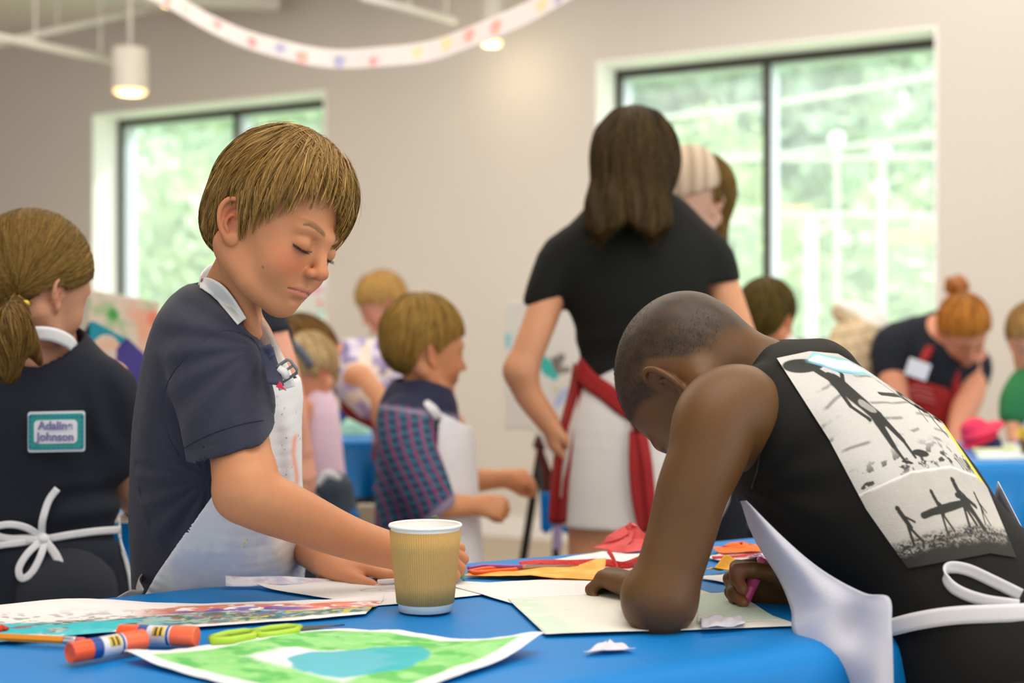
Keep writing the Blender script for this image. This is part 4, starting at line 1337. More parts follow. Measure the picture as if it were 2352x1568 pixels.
    A.u(tube([P((a + b) / 2, y, d) for y, a, b, d, q in sec if y > 800], [(b - a) / 2 / FPX * d + 0.002 for y, a, b, d, q in sec if y > 800], [q + 0.0055 for y, a, b, d, q in sec if y > 800], sub=4), 0.012)
    inner = Field()
    body_prim = (lambda Q: A0(Q) + 0.0022)
    A0 = Field(); A0.ops = list(A.ops)
    edge_y = [840, 868, 960, 1060, 1115, 1180, 1250, 1320, 1375, 1480]
    edge_x = [640, 604, 590, 545, 508, 462, 410, 358, 326, 300]
    def edgef(Q):
        # a fixed cutting line in the boy's own side view: height -> how far back the cloth reaches
        yy = np.interp(Q[:, 2], [0.72, 0.80, 0.90, 0.99], [1.725, 1.70, 1.64, 1.595])
        px, py = to_px(np.column_stack([Q[:, 0], yy, Q[:, 2]]))
        ex = np.interp(py, edge_y, edge_x)
        return (ex - px) / FPX * 1.65 * 0.85
    def topf(Q):
        px, py = to_px(np.column_stack([Q[:, 0], np.full(len(Q), 1.60), Q[:, 2]]))
        return (862 + (px - 610) * 0.36 - py) / FPX * 1.6
    big = (np.full(3, -9.0), np.full(3, 9.0))
    def adisp(Q):
        px, py = to_px(Q)
        f = 0.0035 * np.sin((px - 0.16 * (py - 900)) * 0.085 + 0.7 * np.sin(py * 0.012)) * sstep(560, 640, px) * sstep(900, 1000, py) * sstep(1340, 1200, py)
        f = f + 0.0018 * wob(Q, 34, 41, aniso=np.array([1.4, 1.2, 0.3]))
        f = f + 0.0016 * np.exp(-((px - 600 - (py - 1110) * 0.0) / 9) ** 2) * (py < 1100)
        return f
    A.disp = adisp
    # keep only a thin shell
    def inn(Q):
        v = np.zeros(len(Q))
        return -(A0(Q) + adisp(Q) + 0.0035)
    A.i((inn, *big), 0.001)
    A.i((edgef, *big), 0.001); A.i((topf, *big), 0.001)
    A.disp = None
    _ops = A.ops
    A1 = Field()
    def afull(Q):
        d = A0(Q); near = np.abs(d) < 0.05
        out = d.copy()
        if near.any():
            q = Q[near]; dd = d[near] + adisp(q)
            out[near] = np.maximum.reduce([dd, -(dd + 0.0055), edgef(q), topf(q)])
        far = ~near & (d < 0)
        out[far] = -d[far]
        return out
    lo, hi = A0.bounds()
    A1.u((afull, lo, hi), 0.0001)
    def acol(V):
        px, py = to_px(V); u = px / 1000; v = py / 1000
        c = np.tile(srgb(226, 225, 226), (len(V), 1))
        b = fbm(u, v, 14, 61); b2 = fbm(u, v, 9, 71); b3 = fbm(u * 1.5, v, 26, 81)
        low = sstep(1130, 1280, py)
        c = mixc(c, srgb(190, 194, 218), 0.55 * low * sstep(0.50, 0.66, b) * sstep(690, 640, px))
        c = mixc(c, srgb(206, 176, 178), 0.6 * sstep(1180, 1320, py) * sstep(620, 690, px) * sstep(0.42, 0.6, b2))
        c = mixc(c, srgb(150, 110, 120), 0.7 * sstep(1240, 1330, py) * sstep(650, 690, px) * sstep(0.52, 0.6, b3))
        c = mixc(c, srgb(222, 206, 190), 0.5 * sstep(0.48, 0.62, b2) * sstep(600, 650, px) * sstep(1120, 1170, py))
        # orange drip
        dr = np.exp(-((px - 678 + 4 * np.sin(py * 0.05)) / 6.0) ** 2) * sstep(985, 1010, py) * sstep(1135, 1100, py)
        c = mixc(c, srgb(238, 150, 120), 0.8 * dr)
        c = mixc(c, srgb(236, 170, 150), 0.6 * np.exp(-((px - 645) / 22) ** 2 - ((py - 1085) / 22) ** 2) * (b3 > 0.45))
        # speckles
        rs = np.random.RandomState(12)
        for k in range(75):
            sx, sy = rs.uniform(600, 690), rs.uniform(900, 1120)
            r = rs.uniform(0.8, 2.0)
            cc = [srgb(90, 100, 130), srgb(110, 150, 130), srgb(160, 130, 130)][rs.randint(3)]
            c = mixc(c, cc, 0.8 * sstep(r * 1.2, r * 0.6, np.hypot(px - sx, py - sy)))
        for sx, sy in ((562, 1248), (568, 1240), (560, 1255)):
            c = mixc(c, srgb(235, 200, 60), sstep(4, 2, np.hypot((px - sx) * 1.6, py - sy)))
        rs = np.random.RandomState(13)
        return c
    mapr = mat('apron_cotton', (1, 1, 1), rough=0.85, attr='Col', noise=0.04, nscale=300, wave=0.25, wscale=1200, bump=0.12, bscale=30)
    sculpt('apron', A1, 0.0024, mapr, boy, col=acol)
    # neck strap, near side and far side, buckle
    mst = mat('white_webbing', srgb(232, 230, 228), rough=0.8, noise=0.06, nscale=200, wave=0.3, wscale=1500)
    BT = Field(); BT.u(B.prim(), 0.001); BT.u((T, *T.bounds()), 0.001)
    cen = crom([(459, 650), (476, 652), (500, 668), (522, 692), (541, 717), (556, 738)], 5)
    tg = np.gradient(cen, axis=0); tg /= np.linalg.norm(tg, axis=1)[:, None]; nr = np.column_stack([tg[:, 1], -tg[:, 0]])
    hw = np.interp(np.arange(len(cen)), [0, 4, 10, len(cen) - 1], [9, 15, 17, 12])
    w = np.linspace(-1, 1, 7)
    pq = (cen[:, None] + nr[:, None] * (w[None, :, None] * hw[:, None, None])).reshape(-1, 2)
    G = hits(BT, pq, 1.45, 1.85, 0.0028).reshape(len(cen), 7, 3)
    for _ in range(2): G[1:-1] = (G[:-2] + 2 * G[1:-1] + G[2:]) / 4
    sheet('neck_strap', G, mst, boy, thick=0.0018)
    ribbon('neck_strap', [P(520, 610, 1.78), P(486, 622, 1.75), P(462, 640, 1.715), G[0, 3]], 0.017, mst, boy, side=[[0.2, .2, 1]] * 4, thick=0.0015)
    far = [P(574, 700, 1.735), P(588, 742, 1.700), P(612, 785, 1.660), P(636, 832, 1.605), P(652, 866, 1.590), P(660, 892, 1.590)]
    ribbon('neck_strap', far, 0.020, mst, boy, side=[1, -0.25, 0.55], thick=0.0015)
    mb = mat('grey_plastic', srgb(112, 116, 120), rough=0.35)
    bc = P(656, 851, 1.574); Rb = frame(unit([0.80, -0.35, -0.55]), unit([0.5, 0.2, 0.85]))
    Rb = np.column_stack([unit([0.62, -0.30, 0.40]), unit([0.42, 0.15, -0.62]), np.cross(unit([0.62, -0.30, 0.40]), unit([0.42, 0.15, -0.62]))])
    loop = [bc + Rb @ np.array([x, y, 0]) for x, y in ((-0.012, -0.009), (0.010, -0.009), (0.0125, -0.006), (0.0125, 0.006), (0.010, 0.009), (-0.012, 0.009), (-0.012, -0.009))]
    buckle = MB().tube(loop, 0.0019, 10, cap=False).tube([bc + Rb @ np.array([-0.012, 0, 0]), bc + Rb @ np.array([0.0125, 0, 0])], 0.0015, 8).build('buckle', mb, boy, smooth=True)
    MB().tube([bc + Rb @ np.array([-0.004, -0.0065, -0.0006]), bc + Rb @ np.array([-0.001, 0, -0.0022]), bc + Rb @ np.array([-0.004, 0.006, -0.001])], 0.0048, 12).build('webbing_loop', mst, buckle, smooth=True)
    # the waist tie looped at his back, and the pocket flap lying on the table edge
    ribbon('waist_tie', [P(332, 1320, 1.76), P(316, 1340, 1.72), P(326, 1366, 1.69), P(298, 1366, 1.67), P(268, 1382, 1.65)], 0.012, mat('grey_tape', srgb(176, 172, 168), rough=0.8), boy, side=[0.3, 0, 1])
    g = np.zeros((30, 6, 3))
    for i, t in enumerate(np.linspace(0, 1, 30)):
        for j, w in enumerate(np.linspace(0, 1, 6)):
            g[i, j] = P(518 + 245 * t, 1322 + 6 * t + w * (24 - 10 * t) + 1.5 * math.sin(t * 9), 1.672 + 0.045 * t - 0.012 * w) 
    gc = np.tile(srgb(222, 220, 226), (180, 1)); uu = np.repeat(np.linspace(0, 1, 30), 6); vv = np.tile(np.linspace(0, 1, 6), 30)
    gc = mixc(gc, srgb(208, 160, 170), 0.6 * sstep(0.5, 0.62, fbm(uu, vv * 0.2, 12, 91))); gc = mixc(gc, srgb(170, 180, 214), 0.6 * sstep(0.5, 0.62, fbm(uu, vv * 0.2, 10, 95)))
    sheet('apron_pocket', g, mapr, boy, colr=gc, thick=0.0015)
    # trousers and shoes, behind the cloth
    L = Field()
    for q, dx in ((-1, 0.0), (1, 0.02)):
        hp = np.array([-0.365 + dx, 1.84 + q * 0.045, 0.66])
        L.u(tube([hp, hp + [0.01, 0, -0.32], hp + [0.0, 0, -0.64]], [0.078, 0.06, 0.045], sub=3), 0.03)
    L.u(ell((-0.365, 1.845, 0.66), (0.075, 0.080, 0.07)), 0.04)
    sculpt('shorts', L, 0.009, mat('grey_trousers', srgb(70, 74, 84), rough=0.9, noise=0.2), boy)
    for q in (-1, 1):
        S_ = Field(); c = np.array([-0.33, 1.84 + q * 0.06, 0.045])
        S_.u(ell(c + [0.03, 0, 0], (0.10, 0.038, 0.04)), 0.01); S_.u(ell(c + [-0.03, 0, 0.02], (0.045, 0.036, 0.05)), 0.02); S_.i(halfspace((0, 0, 0.002), (0, 0, -1)), 0.004)
        sculpt('shoe', S_, 0.006, mat('shoe_rubber', srgb(60, 60, 66), rough=0.6), boy)

def box_mesh(c, half, R):
    q = MB(); q.obox(c, np.array(half), R)
    return np.array(q.v), q.f
# ------------------------------------------------------------------ the boy leaning on the table
def print_image(U, V):
    """the shirt's photo print, u 0..1 across (near side to far side), v 0..1 from the neck down"""
    base = srgb(196, 193, 188)
    c = np.tile(base, (len(U), 1)); dk = srgb(38, 38, 34)
    asp = 1.25; x = U; y = V * asp
    def line(x0, y0, x1, y1, w, col=dk, a=1.0, w1=None):
        nonlocal c
        d = np.array([x1 - x0, y1 - y0]); L = d @ d + 1e-9
        h = np.clip(((x - x0) * d[0] + (y - y0) * d[1]) / L, 0, 1)
        ww = w + ((w if w1 is None else w1) - w) * h
        dist = np.hypot(x - x0 - h * d[0], y - y0 - h * d[1])
        c = mixc(c, col, a * sstep(ww, ww * 0.75, dist))
    def blob(cx, cy, rx, ry, ang=0, col=dk, a=1.0):
        nonlocal c
        ca, sa = math.cos(ang), math.sin(ang)
        X = (x - cx) * ca + (y - cy) * sa; Y = -(x - cx) * sa + (y - cy) * ca
        c = mixc(c, col, a * sstep(1.06, 0.94, np.sqrt((X / rx) ** 2 + (Y / ry) ** 2)))
    # sea lines
    n = fbm(x * 0.6, y, 9, 31)
    for k in range(7):
        yy = 0.10 + k * 0.085
        w = np.abs(y - yy - 0.02 * np.sin(x * 7 + k) - 0.03 * (fbm(x, y, 4, 40 + k) - 0.5))
        c = mixc(c, srgb(96, 94, 90), 0.7 * sstep(0.014, 0.002, w) * sstep(0.45, 0.6, fbm(x, y, 7, 50 + k)))
    up = y < 0.74
    rough = sstep(0.56, 0.62, fbm(x * 1.4, y * 2, 16, 77)) * sstep(0.56, 0.70, y) * sstep(0.78, 0.72, y)
    c = mixc(c, dk, 0.95 * rough)
    # large walker with a board on the head
    blob(0.17, 0.065, 0.17, 0.038, 0.10)
    line(0.24, 0.10, 0.30, 0.19, 0.030); blob(0.30, 0.165, 0.028, 0.034)
    line(0.31, 0.20, 0.33, 0.33, 0.066, w1=0.054); line(0.33, 0.35, 0.345, 0.45, 0.048, w1=0.052)
    line(0.33, 0.345, 0.345, 0.385, 0.030, col=base, a=0.55)
    line(0.27, 0.22, 0.25, 0.33, 0.014); line(0.25, 0.33, 0.285, 0.43, 0.012)
    line(0.35, 0.20, 0.42, 0.15, 0.014); line(0.42, 0.15, 0.38, 0.11, 0.012)
    line(0.325, 0.46, 0.33, 0.60, 0.028, w1=0.019); line(0.33, 0.60, 0.345, 0.70, 0.015, w1=0.012)
    line(0.37, 0.46, 0.425, 0.58, 0.028, w1=0.019); line(0.425, 0.58, 0.44, 0.68, 0.015, w1=0.012)
    blob(0.36, 0.70, 0.04, 0.010, 0.3); blob(0.50, 0.665, 0.06, 0.022, 0.2)
    # second walker
    line(0.55, 0.30, 0.78, 0.345, 0.016, w1=0.016); blob(0.66, 0.322, 0.12, 0.017, 0.19)
    line(0.70, 0.24, 0.74, 0.35, 0.018); blob(0.69, 0.215, 0.016, 0.02); line(0.74, 0.35, 0.84, 0.37, 0.020)
    line(0.70, 0.35, 0.72, 0.43, 0.009); line(0.72, 0.43, 0.745, 0.48, 0.007); line(0.84, 0.37, 0.86, 0.45, 0.012); line(0.86, 0.45, 0.92, 0.53, 0.009)
    # turquoise and white brush stroke
    st = (x - 0.20) * 0.55
    ys = 0.02 + 0.10 * sstep(0.2, 0.8, x) + 0.03 * np.sin(x * 5)
    wdt = 0.055 * sstep(0.22, 0.40, x) * sstep(0.95, 0.6, x)
    c = mixc(c, srgb(120, 196, 204), 0.85 * sstep(wdt + 0.016, wdt + 0.006, np.abs(y - ys)) * sstep(0.2, 0.28, x))
    c = mixc(c, srgb(226, 238, 242), 0.95 * (wdt > 0.004) * sstep(wdt + 1e-4, wdt * 0.5, np.abs(y - ys + 0.004)))
    c = mixc(c, srgb(90, 120, 200), 0.7 * sstep(0.006, 0.002, np.abs(y - ys - wdt - 0.008)) * sstep(0.25, 0.3, x) * sstep(0.6, 0.5, x))
    # band, second picture
    line(-0.1, 0.745, 1.1, 0.775, 0.006, col=srgb(225, 222, 216))
    lo = y > 0.76 + 0.025 * x
    c = np.where(lo[:, None], mixc(np.tile(srgb(188, 183, 176), (len(x), 1)), srgb(150, 146, 140), 0.3 * fbm(x, y, 12, 91)), c)
    line(0.28, 0.985, 0.66, 0.965, 0.022); blob(0.47, 0.975, 0.20, 0.024, -0.06)
    for cx, cy, s in ((0.16, 0.90, 1.0), (0.41, 0.88, 1.0), (0.62, 0.84, 1.15), (0.80, 0.90, 0.8)):
        blob(cx, cy, 0.014 * s, 0.018 * s); line(cx, cy + 0.02, cx + 0.01, cy + 0.12 * s, 0.016 * s); line(cx, cy + 0.11 * s, cx - 0.03, cy + 0.22 * s, 0.010 * s); line(cx, cy + 0.11 * s, cx + 0.035, cy + 0.22 * s, 0.010 * s)
        line(cx, cy + 0.04, cx + 0.05, cy + 0.10, 0.008)
    line(0.64, 0.95, 0.72, 1.10, 0.03); line(0.60, 0.92, 0.74, 0.98, 0.018)
    beach = sstep(1.06, 1.11, y + 0.03 * (fbm(x, y, 10, 12) - 0.5))
    grit = sstep(0.46, 0.58, fbm(x * 2, y * 3, 40, 15))
    c = mixc(c, dk, beach * (0.35 + 0.65 * grit))
    c = mixc(c, dk, sstep(1.11, 1.13, y) * sstep(1.15, 1.13, y) * 0.7)
    # lettering-like block and the yellow side stripe
    blk = (np.abs(x - 0.90) < 0.09) & (np.abs(y - 0.71) < 0.045)
    c = mixc(c, srgb(70, 70, 66), 0.8 * blk * (np.sin(x * 170 + 2 * np.sin(y * 40)) > -0.2))
    c = mixc(c, srgb(204, 200, 70), sstep(0.955, 0.965, x + 0.0 * y) * (y > 0.44) * (y < 0.80))
    # fading, torn edge
    fade = sstep(1.215, 1.16, y + 0.05 * fbm(x, y, 22, 18))
    c = mixc(c, srgb(30, 29, 27), 1 - fade)
    return c

def build_leaning_boy():
    base = P(2250, 784, 1.46); base[2] = 0
    boy = thing('person', 'boy with cropped black hair in a black sleeveless shirt with a beach print, leaning down', 'person', base)
    # head: c at the ear axis; local x forward (towards the table), z to the crown
    hc = P(1614, 890, 1.60); hs = 1.02
    fwd = unit([-0.13, 0.16, -0.97]); up = unit([-0.66, 0.70, 0.26])
    hR = frame(fwd, up)                                   # y = left side of his head
    loc = lambda Q: (Q - hc) @ hR / hs
    HL = lambda x, y, z: hc + hR @ (np.array([x, y, z]) * hs)
    head = head_field(skull=(0.088, 0.070, 0.083), skc=(-0.012, 0, 0.030), lipsz=1.25, wide=1.0, jaw=1.02, earflare=30, earsize=1.08)
    B = Field()
    B.u(xform(head, hc, hR, hs), 0.001)
    # neck runs from the skull base back to the shoulders
    B.u(tube([HL(-0.045, 0, 0.030), P(1668, 822, 1.60), P(1755, 868, 1.60), P(1830, 950, 1.60)], [0.050, 0.042, 0.044, 0.06], sub=4), 0.018)
    B.u(tube([P(1815, 960, 1.60), P(1900, 1060, 1.58), P(2030, 1160, 1.55), P(2160, 1320, 1.52)], [0.07, 0.085, 0.085, 0.080], [0.11, 0.10, 0.09, 0.10], sub=3), 0.03)
    sh = P(1648, 968, 1.47); el = P(1512, 1378, 1.440)
    B.u(tube([P(1745, 975, 1.53), P(1690, 945, 1.49), sh, P(1622, 1050, 1.455), P(1590, 1130, 1.447), P(1560, 1240, 1.443), P(1522, 1360, 1.437)], [0.055, 0.050, 0.0460, 0.0400, 0.0370, 0.0345, 0.0335], sub=9), 0.012)
    B.u(ell(P(1512, 1384, 1.436), (0.0345, 0.033, 0.032)), 0.02)
    wr = P(1476, 1348, 1.575)
    B.u(tube([el, P(1490, 1366, 1.49), wr], [0.033, 0.030, 0.0215], sub=3), 0.012)
    F1 = unit(np.array([-0.50, 0.72, 0.08])); N1 = unit(np.array([0.18, 0.1, 1.0]))
    H1 = hand_field(wr, F1, N1, 1, size=0.95, curls=[(42, 72, 45), (46, 76, 45), (50, 76, 45), (52, 76, 45)], thumb=(20, 25, 30, 30))
    B.u(H1.prim(), 0.008)
    # right arm, reaching round to draw
    wr2 = P(1836, 1362, 1.58)
    B.u(tube([P(1905, 900, 1.74), P(1960, 1050, 1.76), P(1985, 1210, 1.72), P(1975, 1330, 1.69)], [0.050, 0.040, 0.037, 0.035], sub=3), 0.012)
    B.u(tube([P(1975, 1330, 1.69), P(1895, 1358, 1.63), wr2], [0.033, 0.029, 0.022], sub=3), 0.010)
    F2 = unit(np.array([-0.88, 0.02, 0.26])); N2 = unit(np.array([0.0, 0.78, 0.52]))
    H2 = hand_field(wr2, F2, N2, -1, size=1.0, curls=[(38, 52, 30), (44, 58, 34), (50, 62, 38), (54, 66, 40)], thumb=(22, 18, 12, 10))
    B.u(H2.prim(), 0.008)
    skn = srgb(94, 62, 29)
    paint = face_color(skn, srgb(112, 62, 50), srgb(92, 50, 28), brow=srgb(26, 20, 16), blushw=0.2)
    def scalp(q):
        th = np.abs(np.arctan2(np.abs(q[:, 1]), q[:, 0] + 0.01))
        z = np.interp(th, np.radians([0, 35, 60, 78, 90, 105, 118, 140, 180]), [0.050, 0.048, 0.026, -0.002, 0.026, 0.018, -0.022, -0.036, -0.040])
        return q[:, 2] - z
    def col(V):
        q = loc(V); c = np.tile(skn, (len(V), 1))
        hm = (np.abs(q) < 0.15).all(1)
        c[hm] = paint(q[hm])
        sc = scalp(q); d = np.linalg.norm(q * [1, 1, 1], axis=1)
        w = sstep(-0.002, 0.016, sc) * hm * (np.abs(q[:, 1]) < 0.0735)
        n = 0.5 + 0.5 * wob(V, 420, 5)
        c = mixc(c, srgb(40, 31, 24), w * (0.72 + 0.2 * n))
        for tp in [H2.thumb[0]] + [t[0] for t in H2.tips + H1.tips]:
            c = mixc(c, srgb(140, 84, 62), 0.6 * sstep(0.016, 0.006, np.linalg.norm(V - tp, axis=1)))
        lg = sstep(1330, 1400, to_px(V)[1]) * (V[:, 0] < 0.2)
        elb = np.linalg.norm(V - P(1512, 1400, 1.43), axis=1)
        c = mixc(c, srgb(78, 48, 28), 0.6 * sstep(0.05, 0.01, elb))
        return c * (1 + 0.05 * wob(V, 50, 8))[:, None]
    body = sculpt('body', B, 0.0021, skin('brown_skin', sss=0.06, rough=0.48, spec=0.35), boy, col=col)
    # short stubble
    S = Field(); S.u(ell((-0.012, 0, 0.030), (0.0880, 0.070, 0.083)), 0.001)
    SF = xform(S, hc, hR, hs)[0]
    def roots(rs, n):
        d = rs.normal(size=(n * 2, 3)); d /= np.linalg.norm(d, axis=1)[:, None]
        q = np.array([-0.012, 0, 0.030]) + d * np.array([0.088, 0.070, 0.083])
        sc = scalp(q); q = q[(sc > 0.004 + 0.010 * rs.rand(len(q)))]
        ear = (np.abs(q[:, 1]) > 0.05) & (np.hypot(q[:, 0] + 0.009, q[:, 2] + 0.002) < 0.026)
        return hc + q[~ear][:n] @ hR.T * hs
    flow = lambda Q: np.tile(fwd * 0.8 - up * 0.2, (len(Q), 1))
    strands('hair', SF, roots, flow, hair_mat('black_hair', rough=0.6, spec=0.2), body, 16000, (0.0015, 0.003), depth=(0.0, 0.0012), width=0.00024, seg=2, seed=4, colf=lambda rs, n: srgb(46, 37, 30) * (0.6 + 0.8 * rs.rand(n))[:, None])

    # ---------------- sleeveless shirt
    T = Field()
    spine = [(1772, 888, 1.60, .048, .110), (1812, 950, 1.595, .078, .128), (1862, 1022, 1.58, .100, .132), (1936, 1094, 1.565, .107, .135), (2026, 1162, 1.55, .106, .135), (2104, 1252, 1.53, .096, .135), (2186, 1358, 1.50, .100, .138), (2282, 1490, 1.47, .118, .145)]
    T.u(tube([P(a, b, d) for a, b, d, r, q in spine], [r for a, b, d, r, q in spine], [q for a, b, d, r, q in spine], sub=4), 0.01)
    T.u(tube([P(1735, 905, 1.50), P(1790, 960, 1.50)], [0.030, 0.05]), 0.03)
    T.u(tube([P(1765, 842, 1.60), P(1880, 832, 1.60)], [0.020, 0.025], [0.080, 0.10]), 0.03)
    # armhole: a ring cut round the near shoulder; neck hole
    ah = P(1652, 985, 1.47)
    T.s(tube([P(1530, 990, 1.36), P(1604, 982, 1.42), P(1640, 975, 1.50)], [0.062, 0.060, 0.045], sub=2), 0.004)
    T.s(tube([P(1560, 740, 1.60), P(1640, 815, 1.60), P(1700, 845, 1.60)], [0.090, 0.068, 0.036], sub=3), 0.006)
    def tdisp(Q):
        px, py = to_px(Q)
        f = 0.0022 * wob(Q, 26, 131) + 0.0010 * wob(Q, 70, 132)
        r = np.hypot(px - 1690, py - 1120); a = np.arctan2(py - 1120, px - 1690)
        f = f + 0.0022 * np.sin(a * 12 + 1) * np.exp(-((r - 160) / 110) ** 2)
        return f
    T.disp = tdisp
    blk = srgb(20, 19, 16)
    def tcol(V): return np.tile(blk, (len(V), 1)) * (1 + 0.12 * wob(V, 30, 5) + 0.05 * wob(V, 150, 9))[:, None]
    mt = mat('black_jersey', blk, rough=0.8, attr='Col', noise=0.12, nscale=200, wave=0.3, wscale=900, spec=0.25)
    shirt = sculpt('sleeveless_shirt', T, 0.0030, mt, boy, col=tcol)
    seam('armhole_seam', T, [(1668, 842), (1712, 880), (1738, 930), (1746, 1000), (1742, 1070), (1728, 1120)], 0.0014, mat('black_thread', srgb(24, 23, 22)), shirt, d0=1.2, off=0.0)
    # the photo print: a thin layer of ink on the back, laid out in the shirt's own frame
    quad = [(1782, 822), (2075, 872), (2440, 1250), (2085, 1300)]
    nu, nv = 300, 380
    U, Vv = np.meshgrid(np.linspace(0, 1, nu), np.linspace(0, 1, nv), indexing='ij')
    key = np.array([(1784, 822), (1860, 806), (1925, 812), (1985, 846), (1905, 1010), (2010, 950), (2100, 935), (2165, 968), (1990, 1170), (2110, 1115), (2200, 1098), (2268, 1120), (2085, 1305), (2195, 1285), (2275, 1270), (2335, 1280)], float).reshape(4, 4, 2)
    def bez(t):
        i = np.clip((t * 3).astype(int), 0, 2); f = t * 3 - i; return i, f
    iv, fv = bez(Vv); iu, fu = bez(U)
    pu = key[iv, iu] * ((1 - fv) * (1 - fu))[..., None] + key[iv, iu + 1] * ((1 - fv) * fu)[..., None] + key[iv + 1, iu] * (fv * (1 - fu))[..., None] + key[iv + 1, iu + 1] * (fv * fu)[..., None]
    ci = np.linspace(0, nu - 1, 46); cj = np.linspace(0, nv - 1, 58)
    gc = hits(T, pu[np.round(ci).astype(int)][:, np.round(cj).astype(int)].reshape(-1, 2), 1.25, 1.8, 0.0022, n=70).reshape(46, 58, 3)
    fi = np.interp(np.arange(nu), np.round(ci), np.arange(46)); fj = np.interp(np.arange(nv), np.round(cj), np.arange(58))
    i0 = np.minimum(fi.astype(int), 44); j0 = np.minimum(fj.astype(int), 56); a = (fi - i0)[:, None, None]; b = (fj - j0)[None, :, None]
    G = gc[i0][:, j0] * (1 - a) * (1 - b) + gc[i0 + 1][:, j0] * a * (1 - b) + gc[i0][:, j0 + 1] * (1 - a) * b + gc[i0 + 1][:, j0 + 1] * a * b
    sheet('shirt_print', G, mat('print_ink', (1, 1, 1), rough=0.75, attr='Col', noise=0.06, nscale=400, wave=0.2, wscale=900), shirt, colr=print_image(U.ravel(), Vv.ravel()))
    # ---------------- trousers
    L = Field()
    L.u(tube([P(2285, 1545, 1.47), P(2295, 1620, 1.47), P(2300, 1700, 1.47)], [0.106, 0.112, 0.11], [0.13, 0.14, 0.13]), 0.03)
    hp = P(2290, 1600, 1.47)
    for q, e in ((-0.07, 0.0), (0.075, 0.05)):
        a = np.array([hp[0] + e, 1.46 + q, 0.66])
        L.u(tube([a, a + [0.01, 0, -0.30], a + [0.02, 0, -0.60]], [0.085, 0.066, 0.055], sub=3), 0.03)
        S_ = Field(); c = a + [-0.02, 0.03, -0.615]
        R = frame([-0.7, 0.7, 0], [0, 0, 1])
        S_.u(ell(c, (0.115, 0.042, 0.045), R), 0.01); S_.i(halfspace((0, 0, 0.002), (0, 0, -1)), 0.004)
        sculpt('shoe', S_, 0.007, mat('shoe_black', srgb(50, 50, 52), rough=0.6), boy)
    L.disp = lambda Q: 0.003 * wob(Q, 20, 9)
    sculpt('trousers', L, 0.006, mat('black_cotton', srgb(19, 18, 17), rough=0.9, noise=0.15, nscale=60, bump=0.1, bscale=30), boy)
    # ---------------- apron: bib hanging from the chest, skirt, ties
    m = mat('apron_white', srgb(200, 200, 214), rough=0.9, noise=0.06, nscale=14, wave=0.25, wscale=1100, bump=0.12, bscale=25)
    m2 = mat('apron_tie_white', srgb(228, 226, 230), rough=0.85, noise=0.05, wave=0.3, wscale=1300)
    L0 = [(1700, 1150), (1735, 1240), (1790, 1330), (1818, 1400), (1822, 1450), (1860, 1510), (1900, 1540), (1935, 1600), (1940, 1700)]
    R0 = [(1714, 1150), (1800, 1235), (1890, 1310), (1985, 1362), (2042, 1372), (2048, 1440), (2050, 1510), (2052, 1600), (2054, 1700)]
    D0 = [1.50, 1.49, 1.47, 1.44, 1.42, 1.40, 1.39, 1.39, 1.39]; D1 = [1.47, 1.43, 1.39, 1.36, 1.35, 1.345, 1.345, 1.345, 1.345]
    la = crom(np.column_stack([L0, D0]), 8); ra = crom(np.column_stack([R0, D1]), 8)
    n = 22; G = np.zeros((len(la), n, 3))
    for i in range(len(la)):
        for j in range(n):
            t = j / (n - 1); a = la[i] * (1 - t) + ra[i] * t
            bow = 0.018 * math.sin(math.pi * t) * min(1, i / 20)
            dent = 0.016 * math.exp(-((a[0] - 1965) / 40) ** 2 - ((a[1] - 1440) / 50) ** 2)
            G[i, j] = P(a[0], a[1], a[2] - bow + dent + 0.006 * math.sin(t * 6 + i * 0.12))
    sheet('apron', G, m, boy, thick=0.0015)
    # far side of the apron, seen past his back
    g = np.zeros((16, 8, 3))
    for i, t in enumerate(np.linspace(0, 1, 16)):
        for j, w in enumerate(np.linspace(0, 1, 8)):
            g[i, j] = P(2292 + 130 * t - 8 * (1 - w) - 6 * t, 1105 + 240 * t + (1 - w) * 8, 1.60 - 0.05 * w) + np.array([0, 0.02 * (1 - w), -0.05 * (1 - w)])
    sheet('apron_side', g, m, boy, thick=0.0015)
    tie = [(2040, 1442), (2110, 1425), (2190, 1413), (2290, 1408), (2400, 1404)]
    Lb = Field(); Lb.u(T.prim() if False else (lambda Q: np.minimum(T(Q), L(Q)), np.full(3, -2.0) + [2, 3, 2.5], np.array([1.2, 2.2, 1.5])), 0.001)
    pts = hits(Lb, crom(tie, 4), 1.2, 1.9, 0.004)
    ribbon('apron_tie', list(pts), 0.017, m2, boy, side=[0.1, 0, 1], thick=0.0016, sub=2)
    loop = [(2345, 1366), (2280, 1334), (2222, 1308), (2180, 1304), (2172, 1328), (2200, 1356), (2260, 1378), (2340, 1390)]
    pts = hits(Lb, crom(loop, 4), 1.2, 1.9, 0.006)
    ribbon('apron_bow', list(pts), 0.012, m2, boy, side=[0, -0.3, 1], thick=0.0016, sub=2)
    B_ = P(2335, 1370, 1.30)
    # marker in the right hand
    a = P(1694, 1412, 1.555); b = P(1750, 1290, 1.565)
    mk = thing('marker', 'pink felt marker held upright in the leaning boy\'s far hand', 'marker', a)
    d = unit(b - a)
    A = frame(unit(np.cross(d, [0, 1, 0])), d)
    Lh = np.linalg.norm(b - a)
    MB().lathe([(0.0004, -0.012), (0.0022, -0.009), (0.0042, -0.002), (0.0062, 0.0), (0.0068, 0.004), (0.0068, Lh - 0.02), (0.0066, Lh - 0.019)], a, 24, A).build('barrel', mat('pink_plastic', srgb(196, 62, 120), rough=0.35), mk, smooth=True)
    MB().lathe([(0.0072, Lh - 0.03), (0.0072, Lh), (0.006, Lh + 0.004)], a, 24, A).build('end_cap', mat('rose_plastic', srgb(214, 84, 132), rough=0.35), mk, smooth=True)
